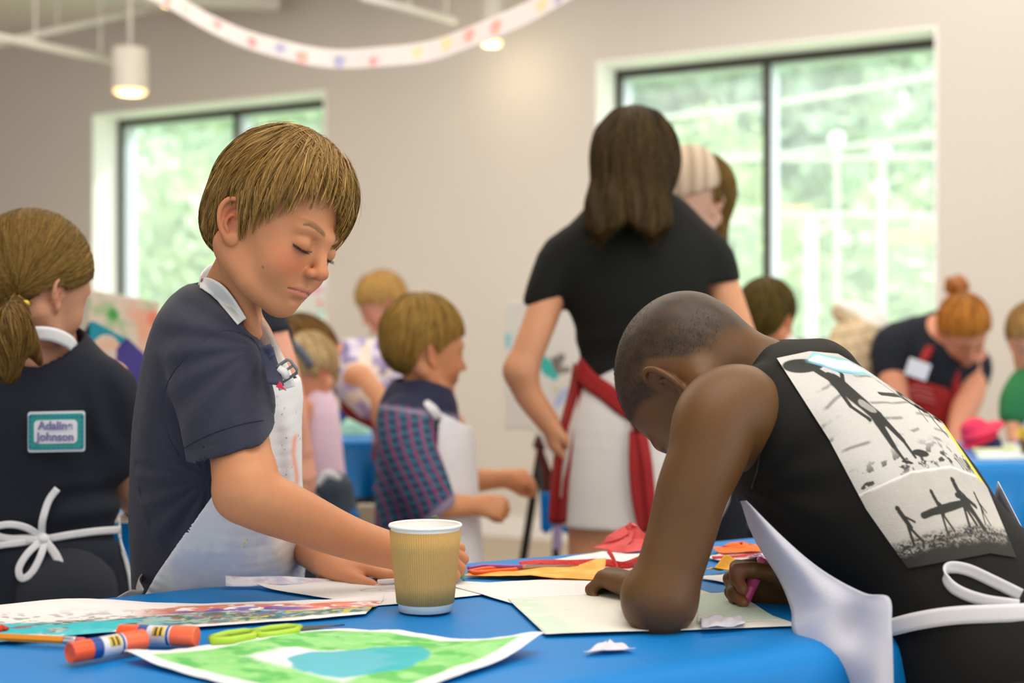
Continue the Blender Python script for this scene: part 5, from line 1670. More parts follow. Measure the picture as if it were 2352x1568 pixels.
# ------------------------------------------------------------------ the people further back
def TPX(pts, k=1.0):
    "[(px,py,depth,radius px)] -> points, radii across, radii in depth"
    C = [P(a, b, d) for a, b, d, r in pts]; R = [r / FPX * d for a, b, d, r in pts]
    return C, R, [r * k for r in R]

def T3(pts, k=1.0, sub=3):
    C, R, Rb = TPX(pts, k)
    return tube(C, R, Rb, sub=sub) if k != 1.0 else tube(C, R, sub=sub)

def head_axes(look, crown=(0, 0, 1)):
    return frame(unit(look), np.asarray(crown, float))

def person(label, px, d, group=None):
    b = P(px, 784, d); b[2] = 0
    return thing('person', label, 'person', b, group)

def skin_col(base, hc, hR, hs, lip=None, blush=None, brow=(0.12, 0.07, 0.04), extra=None):
    f = face_color(base, lip if lip is not None else np.asarray(base) * [0.9, 0.55, 0.5], blush if blush is not None else np.asarray(base) * [1.0, 0.7, 0.62], brow=brow)
    def col(V):
        c = np.tile(base, (len(V), 1)).astype(float)
        q = (V - hc) @ hR / hs; m = (np.abs(q) < 0.14).all(1)
        c[m] = f(q[m])
        if extra: c = extra(V, c)
        return c * (1 + 0.04 * wob(V, 40, 8))[:, None]
    return col

def hair_on(root, hc, hR, hs, ell_list, cutf, base, light, n=2500, whl=(-0.02, 0, 0.13), length=(0.05, 0.12), width=0.0016, h=0.006, extra=None, overrun=0.012, flowf=None, rough=0.5, extra_roots=None, fall=0.8, label=None):
    "a hair volume with a cut edge and loose strands over it, in the head frame"
    S = Field()
    for i, (c, r) in enumerate(ell_list): S.u(ell(c, r), 0.001 if i == 0 else 0.02)
    SF, lo, hi = xform(S, hc, hR, hs)
    W = Field(); W.u((SF, lo, hi), 0.001)
    if extra:
        for pr, k in extra: W.u(pr, k)
    whl = np.asarray(whl, float)
    loc = lambda Q: (Q - hc) @ hR / hs
    cut = (lambda Q: cutf(loc(Q)) * hs) if cutf is not None else None
    Sh = Field(); Sh.u((lambda Q: W(Q) + 0.003, W.bounds()[0], W.bounds()[1]), 0.001)
    if cut: Sh.i((cut, lo, hi), 0.01)
    m1 = mat('hair_underlayer', base, attr='Col', rough=0.7, noise=0.3, nscale=60)
    o = hair_shell('hair', Sh, h, base * 0.8, m1, root)
    if label: o['label'] = label
    def flow(Q):
        if flowf: return flowf(Q, loc(Q))
        r = loc(Q) - whl; r /= np.linalg.norm(r, axis=1)[:, None] + 0.01
        f = r @ hR.T + np.array([0, 0, -fall])
        return f + 0.12 * np.stack([wob(Q, 40, 21), wob(Q, 40, 22), wob(Q, 40, 23)], 1)
    lo2, hi2 = W.bounds()
    def roots(rs, nn):
        q = rs.uniform(lo2, hi2, size=(nn * 12, 3)); v = W(q)
        k = (np.abs(v) < 0.012 * hs)
        if cut is not None: k &= cut(q) < -0.002
        return q[k][:nn]
    strands('hair_strands', W, roots, flow, hair_mat('hair_fibre', rough=max(rough, 0.55), spec=0.16), o, n, length, depth=(-0.003, 0.001), width=width, seg=7, seed=7, end=cut, overrun=overrun,
            colf=lambda rs, nn: (lambda t: base * (1 - t) + light * t)(rs.rand(nn)[:, None]))
    return o

SKT = srgb(204, 150, 116)
m_navy2 = mat('dark_navy_jersey', srgb(26, 31, 42), rough=0.85, noise=0.12, nscale=14, bump=0.12, bscale=22, spec=0.3)
m_redap = mat('red_apron_cotton', srgb(150, 18, 20), rough=0.8, noise=0.14, nscale=12, bump=0.15, bscale=20)
m_whap = mat('white_apron_cotton', srgb(222, 220, 222), rough=0.85, noise=0.06, nscale=10, bump=0.15, bscale=24)
m_skin2 = skin('fair_skin', sss=0.04)

def fold(seed, a=0.003, f=24): return lambda Q: a * wob(Q, f, seed, aniso=np.array([1.2, 1.2, 0.5]))

def legs(root, x, y, top, sep, r, m, foot=None, facing=(0, -1, 0), shoe_m=None):
    L = Field(); f = unit(np.array([facing[0], facing[1], 0])); s = np.array([-f[1], f[0], 0])
    for q in (-1, 1):
        a = np.array([x, y, top]) + s * sep * q
        L.u(tube([a, a + [0, 0, -top * 0.5], a + [0, 0, 0.06 - top]], [r, r * 0.72, r * 0.5], sub=3), 0.02)
        S_ = Field(); c = np.array([a[0], a[1], 0.04]) + f * 0.03
        S_.u(ell(c, (0.12, 0.042, 0.042), frame(f, [0, 0, 1])), 0.01); S_.i(halfspace((0, 0, 0.002), (0, 0, -1)), 0.004)
        sculpt('shoe', S_, 0.012, shoe_m or m_navy2, root)
    sculpt('trousers', L, 0.014, m, root)

def ribbon_px(name, pts, w, m, parent, side=(1, 0, 0), thick=0.002, sub=4, off=(0, 0, 0)):
    return ribbon(name, [P(*p) + np.asarray(off) for p in pts], w, m, parent, side=list(side), thick=thick, sub=sub)

def build_girl():
    d = 2.12
    g = person('girl with a low brown ponytail in a dark navy T-shirt, seen from behind', 70, d)
    hc = P(78, 668, 2.10); hs = 0.97; hR = head_axes([0.52, 0.80, -0.22], [0.10, 0.05, 1]); 
    B = Field(); B.u(xform(head_field(), hc, hR, hs), 0.001)
    B.u(T3([(88, 700, 2.12, 62), (84, 780, 2.13, 64), (78, 850, 2.14, 90)]), 0.02)
    B.u(T3([(70, 860, 2.15, 120), (70, 1000, 2.15, 130), (70, 1200, 2.15, 130), (80, 1420, 2.16, 150)], 0.7), 0.03)
    B.u(T3([(245, 880, 2.14, 58), (272, 990, 2.16, 50), (286, 1105, 2.20, 42), (310, 1150, 2.36, 36), (330, 1180, 2.52, 28)]), 0.02)
    H = hand_field(P(330, 1180, 2.52), [0.2, 0.9, -0.2], [0, 0.2, 1], -1, 0.95, curls=[(15, 20, 15)] * 4); B.u(H.prim(), 0.01)
    B.u(T3([(-110, 880, 2.14, 58), (-140, 1000, 2.18, 48), (-130, 1120, 2.24, 40), (-60, 1170, 2.40, 30)]), 0.02)
    H = hand_field(P(-60, 1170, 2.40), [0.3, 0.9, -0.2], [0, 0.2, 1], 1, 0.95, curls=[(15, 20, 15)] * 4); B.u(H.prim(), 0.01)
    sculpt('body', B, 0.0034, m_skin2, g, col=skin_col(srgb(196, 142, 112), hc, hR, hs))
    T = Field()
    T.u(T3([(62, 850, 2.13, 110), (62, 905, 2.14, 196), (62, 990, 2.14, 222), (64, 1100, 2.14, 214), (66, 1220, 2.14, 212), (70, 1330, 2.14, 226), (72, 1440, 2.15, 236)], 0.62, sub=4), 0.01)
    T.u(T3([(205, 872, 2.13, 56), (252, 900, 2.13, 66), (262, 980, 2.13, 62), (264, 1048, 2.14, 56)]), 0.03)
    T.u(T3([(-80, 872, 2.13, 56), (-130, 905, 2.13, 66), (-142, 990, 2.14, 62), (-140, 1060, 2.15, 56)]), 0.03)
    T.s(T3([(92, 740, 2.12, 95), (88, 800, 2.13, 88), (84, 836, 2.12, 60)]), 0.006)
    def td(Q):
        px, py = to_px(Q)
        f = 0.004 * wob(Q, 17, 61, aniso=np.array([1.2, 1.0, 0.6])) + 0.0018 * wob(Q, 50, 62)
        f = f + 0.0045 * np.sin((py - 1130) * 0.075 + 0.012 * (px - 100)) * sstep(1080, 1140, py) * sstep(1230, 1190, py) * sstep(60, 200, px)
        f = f + 0.004 * np.sin((px - 0.25 * py) * 0.07) * sstep(180, 240, px) * sstep(850, 900, py) * sstep(1050, 990, py)
        return f + 0.008 * np.exp(-((py - 1232) / 22) ** 2)
    T.disp = td
    sh = sculpt('t_shirt', T, 0.0045, m_navy2, g)
    # skirt of the apron wraps to the back edges, neck band, waist ties and bow
    mb = mat('apron_band_white', srgb(226, 226, 230), rough=0.8, noise=0.05, bump=0.1, bscale=60)
    ribbon_px('neck_band', [(-20, 800, 2.10), (20, 776, 2.055), (70, 766, 2.03), (120, 768, 2.05), (165, 790, 2.10), (185, 830, 2.17)], 0.020, mb, g, side=(0.1, -0.25, 1))
    th = Field(); th.ops = T.ops; th.disp = T.disp
    def tie(name, pts, w, off=0.005):
        q = hits(T, crom(pts, 4), 1.8, 2.4, off)
        return ribbon(name, list(q), w, mb, g, side=[0.15, 0, 1], thick=0.002, sub=2)
    tie('waist_tie', [(-60, 1250), (0, 1240), (60, 1236), (100, 1238), (160, 1228), (220, 1220), (274, 1216)], 0.011)
    tie('waist_tie', [(-60, 1262), (0, 1252), (50, 1246), (90, 1238)], 0.009, 0.008)
    def tie2(name, pts, w, off):
        q = hits(T, crom(pts, 4), 1.8, 2.4, off)
        Sx = np.gradient(q, axis=0); sd = np.cross(Sx, [0, 1, 0])
        return ribbon(name, list(q), w, mb, g, side=sd, thick=0.002, sub=2)
    tie2('bow_loop', [(98, 1235), (62, 1212), (20, 1204), (-20, 1214), (0, 1232), (50, 1238), (98, 1240)], 0.010, 0.010)
    tie2('bow_loop', [(100, 1238), (66, 1268), (44, 1304), (50, 1328), (72, 1316), (92, 1280), (104, 1242)], 0.010, 0.012)
    tie2('tie_end', [(96, 1232), (98, 1195), (112, 1150), (132, 1122)], 0.010, 0.012)
    tie2('tie_end', [(100, 1238), (128, 1274), (142, 1310), (150, 1350), (162, 1392)], 0.012, 0.012)
    MB().lathe([(0.002, -0.006), (0.008, -0.004), (0.009, 0.002), (0.003, 0.007)], hits(T, [(100, 1238)], 1.8, 2.4, 0.012)[0], 16, frame([1, 0, 0], [0, -1, 0])).build('knot', mb, g, smooth=True)
    tie('apron_edge', [(272, 1190), (276, 1240), (290, 1290), (300, 1340), (304, 1400)], 0.006, 0.004)
    # name tag pinned on the back
    nt = thing('name_tag', 'turquoise bordered name tag pinned between the ponytailed girl\'s shoulders', 'name tag', P(129, 992, 1.97))
    dd = hits(T, [(66, 950), (192, 946), (194, 1034), (66, 1036)], 1.8, 2.4, 0.006)
    yv = dd[:, 1].min() - 0.002
    sc = yv / FPX
    c = P(129, 991, yv)
    def card(name, w, h, dy, m, col=None, parent=nt, r=0.004):
        q = MB(); n = 6; pts = []
        for cx, cz, a0 in ((w / 2 - r, h / 2 - r, 0), (-w / 2 + r, h / 2 - r, 90), (-w / 2 + r, -h / 2 + r, 180), (w / 2 - r, -h / 2 + r, 270)):
            for k in range(n): a = math.radians(a0 + 90 * k / (n - 1)); pts.append((cx + r * math.cos(a), cz + r * math.sin(a)))
        N = len(pts); tilt = 0.02
        vs = [c + np.array([x, dy, z + tilt * x]) for x, z in pts] + [c + np.array([x, dy + 0.001, z + tilt * x]) for x, z in pts]
        q.add(vs, [tuple(range(N - 1, -1, -1)), tuple(range(N, 2 * N))] + [(i, (i + 1) % N, N + (i + 1) % N, N + i) for i in range(N)])
        return q.build(name, m, parent)
    W, Hh = 127 * sc, 87 * sc
    card('holder', W + 0.003, Hh + 0.004, 0.001, mat('clear_plastic_sleeve', srgb(214, 218, 224), rough=0.2))
    b = card('border', W, Hh - 0.003, -0.001, mat('teal_card', srgb(20, 150, 140), rough=0.5))
    card('paper', W * 0.78, Hh * 0.62, -0.0025, mat('tag_paper', srgb(224, 224, 232), rough=0.6), r=0.006)
    md = mat('blue_dashes', srgb(30, 90, 190), rough=0.5)
    q = MB()
    for k in range(12):
        x = -W * 0.46 + W * 0.92 * k / 11
        for z in (-Hh * 0.43, Hh * 0.40): q.box((c[0] + x - 0.0015, c[1] - 0.0022, c[2] + z - 0.0008), (c[0] + x + 0.0015, c[1] - 0.001, c[2] + z + 0.0008))
    for k in range(7):
        z = -Hh * 0.38 + Hh * 0.76 * k / 6
        for x in (-W * 0.465, W * 0.465): q.box((c[0] + x - 0.0008, c[1] - 0.0022, c[2] + z - 0.0015), (c[0] + x + 0.0008, c[1] - 0.001, c[2] + z + 0.0015))
    o = q.build('border_dash', md, nt); o['kind'] = 'stuff'
    for k, word in enumerate(('Adaline', 'Johnson')):
        cu = bpy.data.curves.new('lettering', 'FONT'); cu.body = word; cu.size = 0.0165; cu.align_x = 'CENTER'; cu.extrude = 0.0002; cu.offset = 0.0005
        to = bpy.data.objects.new('lettering', cu); COL.objects.link(to)
        dg = bpy.context.evaluated_depsgraph_get(); me = bpy.data.meshes.new_from_object(to.evaluated_get(dg)); bpy.data.objects.remove(to, do_unlink=True)
        me.materials.clear(); me.materials.append(mat('violet_ink', srgb(120, 118, 168), rough=0.6))
        me.transform(Matrix.Translation((c[0], c[1] - 0.0042, c[2] + (0.0035 if k == 0 else -0.0125))) @ Matrix.Rotation(math.radians(90), 4, 'X'))
        link(bpy.data.objects.new('lettering', me), nt)
    # hair drawn back into the tail
    tail = Field(); tail.u(T3([(34, 700, 1.975, 26), (26, 740, 1.95, 38), (20, 790, 1.955, 42), (16, 840, 1.965, 34), (24, 868, 1.97, 14)]), 0.01)
    tail.u(T3([(40, 720, 1.96, 22), (66, 780, 1.965, 22), (92, 832, 1.985, 7)]), 0.012)
    tailc = P(34, 704, 1.985)
    cutg = hairline([(0, 0.05), (50, 0.030), (75, 0.0), (95, 0.016), (115, -0.02), (140, -0.044), (180, -0.050)])
    def flowg(Q, q):
        px, py = to_px(Q)
        to = tailc - Q; n = np.linalg.norm(to, axis=1)[:, None]
        f = to / (n + 1e-6)
        lowr = (py > 706)[:, None] & (Q[:, 1] < 2.02)[:, None]
        return np.where(lowr, np.array([-0.05, 0, -1.0]) + 0.25 * np.stack([wob(Q, 30, 1), wob(Q, 30, 2), 0 * px], 1), f + np.array([0, 0, 0.05]))
    hair_on(g, hc, hR, hs, [((-0.010, 0, 0.036), (0.094, 0.079, 0.088)), ((-0.048, 0, 0.008), (0.052, 0.060, 0.052))], cutg, srgb(78, 58, 20), srgb(140, 108, 50), n=9000, h=0.0045,
            flowf=flowg, length=(0.06, 0.16), width=0.0011, extra=[(tail.prim(), 0.010)], overrun=0.004)
    # the tail hangs below the cut line, so it is its own part
    hair_on(g, P(24, 780, 1.955), np.eye(3), 1.0, [((0, 0, 0), (0.001, 0.001, 0.001))], None, srgb(92, 66, 28), srgb(146, 112, 58), n=2600, h=0.004, extra=[(tail.prim(), 0.001)],
            flowf=lambda Q, q: np.array([0.0, 0, -1.0]) + 0.3 * np.stack([wob(Q, 30, 1), wob(Q, 30, 2), 0 * Q[:, 0]], 1), length=(0.03, 0.09), width=0.0012)
    MB().tube([P(34, 706, 1.975) + np.array([0.016 * math.cos(a), 0.014 * math.sin(a), 0.006 * math.cos(a)]) for a in np.linspace(0, 2 * math.pi, 24)], 0.0045, 10, cap=False).build('hair_tie', mat('yellow_hair_tie', srgb(214, 190, 40), rough=0.7), g, smooth=True)
    legs(g, P(70, 1400, 2.15)[0], 2.15, 0.66, 0.075, 0.08, mat('dark_denim', srgb(34, 38, 48), rough=0.9), facing=(0.5, 0.8, 0))

def build_woman():
    d = 3.06
    w = person('woman with straight dark brown hair in a black T-shirt, white shorts and red apron', 1470, d)
    hc = P(1462, 410, 3.04); hs = 1.14; hR = head_axes([0.35, 0.93, -0.10], [0, 0, 1])
    B = Field(); B.u(xform(head_field(), hc, hR, hs), 0.001)
    B.u(T3([(1462, 470, 3.05, 55), (1464, 540, 3.06, 58), (1466, 600, 3.06, 90)]), 0.02)
    B.u(T3([(1468, 590, 3.07, 130), (1470, 720, 3.07, 135), (1462, 860, 3.07, 112), (1452, 1000, 3.07, 128), (1446, 1120, 3.07, 128)], 0.62), 0.03)
    B.u(T3([(1308, 572, 3.06, 42), (1268, 660, 3.05, 41), (1232, 760, 3.03, 38), (1196, 850, 3.02, 37)]), 0.02)
    B.u(T3([(1196, 852, 3.02, 37), (1214, 905, 3.03, 33), (1258, 968, 3.05, 27)]), 0.02)
    H = hand_field(P(1258, 966, 3.05), [0.22, 0.16, -0.95], [-0.85, -0.3, -0.2], -1, 1.02, curls=[(25, 35, 25)] * 4, thumb=(30, 20, 15, 10)); B.u(H.prim(), 0.01)
    B.u(T3([(1632, 575, 3.06, 42), (1658, 660, 3.05, 41), (1700, 770, 3.03, 36), (1722, 850, 3.02, 33), (1672, 950, 3.04, 25)]), 0.02)
    H = hand_field(P(1672, 950, 3.04), [-0.4, 0.2, -0.85], [0.9, -0.2, -0.2], 1, 1.02, curls=[(25, 35, 25)] * 4); B.u(H.prim(), 0.01)
    for x in (1374, 1512):
        B.u(T3([(x, 1150, 3.07, 72), (x, 1350, 3.07, 66), (x, 1540, 3.07, 50), (x, 1700, 3.08, 52), (x, 1850, 3.08, 34)]), 0.02)
    sculpt('body', B, 0.0050, m_skin2, w, col=skin_col(srgb(206, 146, 108), hc, hR, hs))
    for x in (1374, 1512):
        S_ = Field(); c = P(x, 1860, 3.08); c[2] = 0.05; S_.u(ell(c + [0.02, 0.05, 0], (0.045, 0.13, 0.045)), 0.01); S_.i(halfspace((0, 0, 0.002), (0, 0, -1)), 0.004)
        sculpt('shoe', S_, 0.012, m_whap, w)
    T = Field()
    T.u(T3([(1466, 545, 3.05, 92), (1468, 588, 3.06, 170), (1478, 650, 3.06, 182), (1482, 720, 3.06, 166), (1462, 800, 3.06, 136), (1450, 850, 3.06, 122), (1446, 880, 3.06, 118)], 0.62, sub=4), 0.01)
    T.u(T3([(1352, 556, 3.06, 46), (1298, 590, 3.06, 56), (1262, 652, 3.05, 50), (1248, 690, 3.05, 48)]), 0.03)
    T.u(T3([(1580, 556, 3.06, 46), (1626, 584, 3.06, 56), (1650, 630, 3.05, 48), (1656, 672, 3.05, 44)]), 0.03)
    hn = unit(P(1228, 780, 3.05) - P(1268, 660, 3.05)); 
    T.s(rbox(P(1243, 716, 3.05) + hn * 0.028, (0.07, 0.07, 0.03), frame(unit(np.cross(hn, [0, 1, 0])), hn), 0.002), 0.002)
    T.s(rbox(P(1680, 680, 3.05), (0.058, 0.08, 0.032), frame([1, 0, 0.15], [0, 0, 1]), 0.002), 0.002)
    def td(Q):
        px, py = to_px(Q)
        return 0.004 * wob(Q, 15, 81, aniso=np.array([0.6, 1, 1.4])) + 0.003 * np.sin(py * 0.07 + px * 0.01) * sstep(720, 800, py)
    T.disp = td
    blk = mat('black_tee', srgb(18, 19, 15), rough=0.8, noise=0.15, nscale=10, bump=0.12, bscale=16, spec=0.25)
    sculpt('t_shirt', T, 0.0055, blk, w)
    Sx = Field()
    Sx.u(T3([(1458, 862, 3.07, 120), (1454, 920, 3.07, 130), (1444, 1010, 3.07, 148), (1442, 1120, 3.07, 158), (1440, 1196, 3.07, 160)], 0.76, sub=4), 0.01)
    Sx.i(halfspace(P(1420, 1204, 3.07), (0, 0, -1)), 0.003)
    Sx.disp = fold(91, 0.003, 16)
    so = sculpt('shorts', Sx, 0.006, mat('white_denim', srgb(216, 212, 208), rough=0.85, noise=0.05, nscale=8, bump=0.2, bscale=16), w)
    # red apron: waist band round the back, side edges and hanging tie ends
    allf = Field(); allf.u(T.prim(), 0.001); allf.u(Sx.prim(), 0.001)
    q = hits(allf, crom([(1326, 838), (1352, 872), (1392, 900), (1432, 932), (1470, 952), (1520, 960), (1560, 950)], 3), 2.7, 3.3, 0.006)
    ribbon('apron_band', list(q), [0.040] * len(q), m_redap, w, side=[0.3, 0, 1], thick=0.003, sub=2)
    n = 24; G = np.zeros((n, 8, 3))
    for i, t in enumerate(np.linspace(0, 1, n)):
        y = 832 + 366 * t; xl = np.interp(y, [832, 900, 1000, 1100, 1200], [1318, 1306, 1280, 1266, 1260]); xr = np.interp(y, [832, 900, 1000, 1100, 1200], [1338, 1334, 1318, 1304, 1300])
        for j, s in enumerate(np.linspace(0, 1, 8)):
            G[i, j] = P(xl + (xr - xl) * s, y + 6 * math.sin(s * 3), 3.07 - 0.05 * s + 0.012 * math.sin(s * 8 + t * 4))
    sheet('apron_side', G, m_redap, w, thick=0.003)
    # front skirt, wrapping the thighs on the far side
    G = np.zeros((20, 30, 3))
    for i, t in enumerate(np.linspace(0, 1, 20)):
        for j, a in enumerate(np.linspace(math.pi * 1.0, 0, 30)):
            r = 0.104 + 0.02 * t; c = P(1432, 870 + 330 * t, 3.07)
            G[i, j] = c + np.array([r * 1.05 * math.cos(a), 0.02 + r * 0.9 * math.sin(a) + 0.004 * math.sin(j), 0])
    sheet('apron_skirt', G, m_redap, w, thick=0.003)
    for k, pts in enumerate(([(1462, 990, 2.95), (1460, 1060, 2.935), (1466, 1140, 2.935), (1482, 1222, 2.94)], [(1474, 990, 2.945), (1486, 1060, 2.93), (1494, 1140, 2.93), (1502, 1216, 2.935)])):
        ribbon_px('tie_end', pts, 0.030 if k == 0 else 0.022, m_redap, w, side=(1, 0.15, 0))
    MB().lathe([(0.003, -0.012), (0.016, -0.008), (0.018, 0.004), (0.004, 0.014)], P(1468, 972, 2.945), 14, frame([1, 0, 0], [0, -1, 0])).build('apron_knot', m_redap, w, smooth=True)
    hf = Field()
    hf.u(T3([(1455, 330, 3.03, 84), (1452, 420, 3.01, 92), (1444, 490, 2.99, 102), (1440, 528, 2.98, 102)], 0.95), 0.02)
    hf.i((lambda Q: (P(1440, 534, 3)[2] - Q[:, 2]) + 0.012 * np.sin(Q[:, 0] * 60), np.full(3, -9), np.full(3, 9)), 0.01)
    hf.disp = lambda Q: 0.003 * np.sin(Q[:, 0] * 150 + 2 * wob(Q, 12, 5))
    hair_on(w, hc, hR, hs, [((-0.010, 0, 0.036), (0.104, 0.084, 0.096)), ((-0.05, 0, 0.0), (0.055, 0.065, 0.06))], None, srgb(38, 29, 14), srgb(88, 66, 30), n=7000, h=0.0055, extra=[(hf.prim(), 0.02)],
            flowf=lambda Q, q: np.array([0, 0, -1.0]) + 0.5 * (Q - hc) / np.linalg.norm(Q - hc, axis=1)[:, None] * sstep(0.02, 0.10, q[:, 2])[:, None] + 0.10 * np.stack([wob(Q, 20, 21), wob(Q, 20, 22), 0 * Q[:, 0]], 1), length=(0.08, 0.22), width=0.0018, rough=0.42)

def build_striped_boy():
    b = person('boy in a purple and teal striped shirt and white apron holding both fists forward', 970, 3.1)
    hc = P(976, 812, 3.1); hs = 1.02; hR = head_axes([0.90, 0.40, -0.06], [0, 0, 1])
    B = Field(); B.u(xform(head_field(mx=-0.003, earflare=30), hc, hR, hs), 0.001)
    B.u(T3([(968, 850, 3.1, 40), (975, 905, 3.1, 40), (978, 950, 3.1, 60)]), 0.02)
    B.u(T3([(970, 960, 3.1, 80), (970, 1080, 3.1, 82), (970, 1240, 3.1, 84), (972, 1340, 3.1, 88)], 1.2), 0.03)
    B.u(T3([(925, 985, 2.98, 44), (930, 1070, 2.96, 38), (950, 1145, 2.95, 34), (1010, 1160, 2.96, 31), (1098, 1160, 3.0, 21)]), 0.015)
    H = hand_field(P(1095, 1160, 3.0), [0.96, 0.1, -0.12], [0.1, -0.85, 0.4], -1, 0.92, curls=[(60, 75, 45)] * 4, thumb=(25, 30, 25, 20)); B.u(H.prim(), 0.01)
    B.u(T3([(1030, 985, 3.24, 42), (1040, 1060, 3.26, 34), (1075, 1100, 3.26, 29), (1165, 1098, 3.28, 20)]), 0.015)
    H = hand_field(P(1160, 1098, 3.28), [0.97, 0.1, 0.0], [0.0, -0.75, 0.6], 1, 0.92, curls=[(60, 75, 45)] * 4, thumb=(25, 30, 25, 20)); B.u(H.prim(), 0.01)
    sculpt('body', B, 0.0042, m_skin2, b, col=skin_col(srgb(200, 136, 94), hc, hR, hs, brow=srgb(120, 84, 50)))
    T = Field()
    T.u(T3([(960, 905, 3.1, 62), (958, 950, 3.1, 92), (960, 1040, 3.1, 96), (960, 1140, 3.1, 98), (962, 1215, 3.1, 100)], 1.15, sub=4), 0.01)
    T.u(T3([(925, 962, 3.0, 56), (934, 1030, 2.965, 64), (958, 1100, 2.95, 66), (985, 1152, 2.945, 58)]), 0.03)
    T.u(T3([(1005, 955, 3.2, 45), (1030, 1030, 3.24, 48), (1045, 1075, 3.25, 44)]), 0.03)
    hn = unit([0.62, 0, -0.78])
    T.s(rbox(P(1010, 1178, 2.945) + hn * 0.030, (0.075, 0.085, 0.03), frame(unit(np.cross(hn, [0, 1, 0])), hn), 0.002), 0.002)
    T.s(T3([(968, 850, 3.1, 60), (978, 905, 3.1, 56), (985, 935, 3.08, 36)]), 0.005)
    T.disp = fold(71, 0.0035, 22)
    pur, teal, pink, nav = srgb(82, 58, 108), srgb(40, 104, 128), srgb(158, 58, 104), srgb(34, 38, 74)
    def sc(V):
        px, py = to_px(V); u = (px - 900) + 0.30 * (py - 1000) * -1 + 12 * np.sin(py * 0.02)
        a = (u / 26.0) % 1.0
        c = np.tile(teal, (len(V), 1))
        c = mixc(c, pink, sstep(0.0, 0.05, a) * sstep(0.26, 0.2, a))
        c = mixc(c, nav, (a > 0.30) * (np.sin(py * 0.30 + np.floor(u / 26) * 2) > 0.1) * 0.9)
        c = mixc(c, pur, (a > 0.86) * 0.9)
        dk = sstep(944, 930, py - 0.15 * (px - 960))
        c = mixc(c, srgb(30, 34, 66), dk)
        hem = (V - P(1010, 1178, 2.945)) @ hn
        c = mixc(c, srgb(150, 136, 162), sstep(-0.018, -0.012, hem) * (V[:, 1] < 3.03) * sstep(1060, 1090, py))
        c = mixc(c, srgb(150, 136, 162), np.exp(-((py - 0.15 * (px - 960) - 946) / 5.0) ** 2))
        return c * (0.85)
    sculpt('shirt', T, 0.0045, mat('striped_cotton', pur, attr='Col', rough=0.85, noise=0.06), b, col=sc)
    A = Field(); A.u(T3([(985, 930, 3.1, 84), (1000, 1000, 3.1, 92), (1004, 1100, 3.1, 96), (1006, 1200, 3.1, 100), (1008, 1350, 3.1, 106)], 1.25, sub=4), 0.01)
    A0 = Field(); A0.ops = list(A.ops)
    fd = fold(75, 0.004, 20)
    def af(Q):
        px, py = to_px(Q); dd = A0(Q); e = np.interp(py, [930, 990, 1060, 1130, 1180, 1230, 1400], [1010, 1006, 1000, 990, 965, 930, 905])
        return np.maximum.reduce([dd + fd(Q), -(dd + fd(Q) + 0.006), (e - px) / FPX * 3.1, (945 + (px - 1010) * 0.5 - py) / FPX * 3.1])
    A1 = Field(); A1.u((af, *A.bounds()), 0.0001)
    sculpt('apron', A1, 0.0042, m_whap, b)
    ribbon_px('neck_strap', [(958, 878, 3.18), (952, 896, 3.08), (966, 912, 3.02), (990, 935, 2.99), (1008, 960, 2.99)], 0.020, m_whap, b, side=(0.9, 0.0, -0.2))
    cut = hairline([(0, 0.052), (40, 0.046), (60, 0.030), (78, 0.002), (90, 0.026), (104, 0.018), (122, -0.026), (140, -0.040), (180, -0.044)])
    hair_on(b, hc, hR, hs, [((-0.010, 0, 0.042), (0.094, 0.080, 0.090)), ((-0.046, 0, 0.008), (0.046, 0.060, 0.050))], cut, srgb(104, 78, 26), srgb(184, 144, 72), n=7000, h=0.0055, length=(0.03, 0.09), width=0.0018, overrun=0.010)
    legs(b, P(980, 1300, 3.1)[0], 3.1, 0.56, 0.065, 0.07, mat('grey_shorts', srgb(120, 116, 118), rough=0.9), facing=(1, 0.2, 0))

def simple_hair(root, hc, hR, hs, cut, base, light, extra=None, n=1800, h=0.009, width=0.003, vols=None, **k):
    return hair_on(root, hc, hR, hs, vols or [((-0.010, 0, 0.038), (0.094, 0.079, 0.088)), ((-0.046, 0, 0.004), (0.046, 0.060, 0.050))], cut, base, light, n=n, h=h, extra=extra, width=width, **k)

HL0 = hairline([(0, 0.046), (40, 0.040), (60, 0.024), (78, 0.0), (90, 0.024), (104, 0.014), (122, -0.03), (140, -0.046), (180, -0.050)])

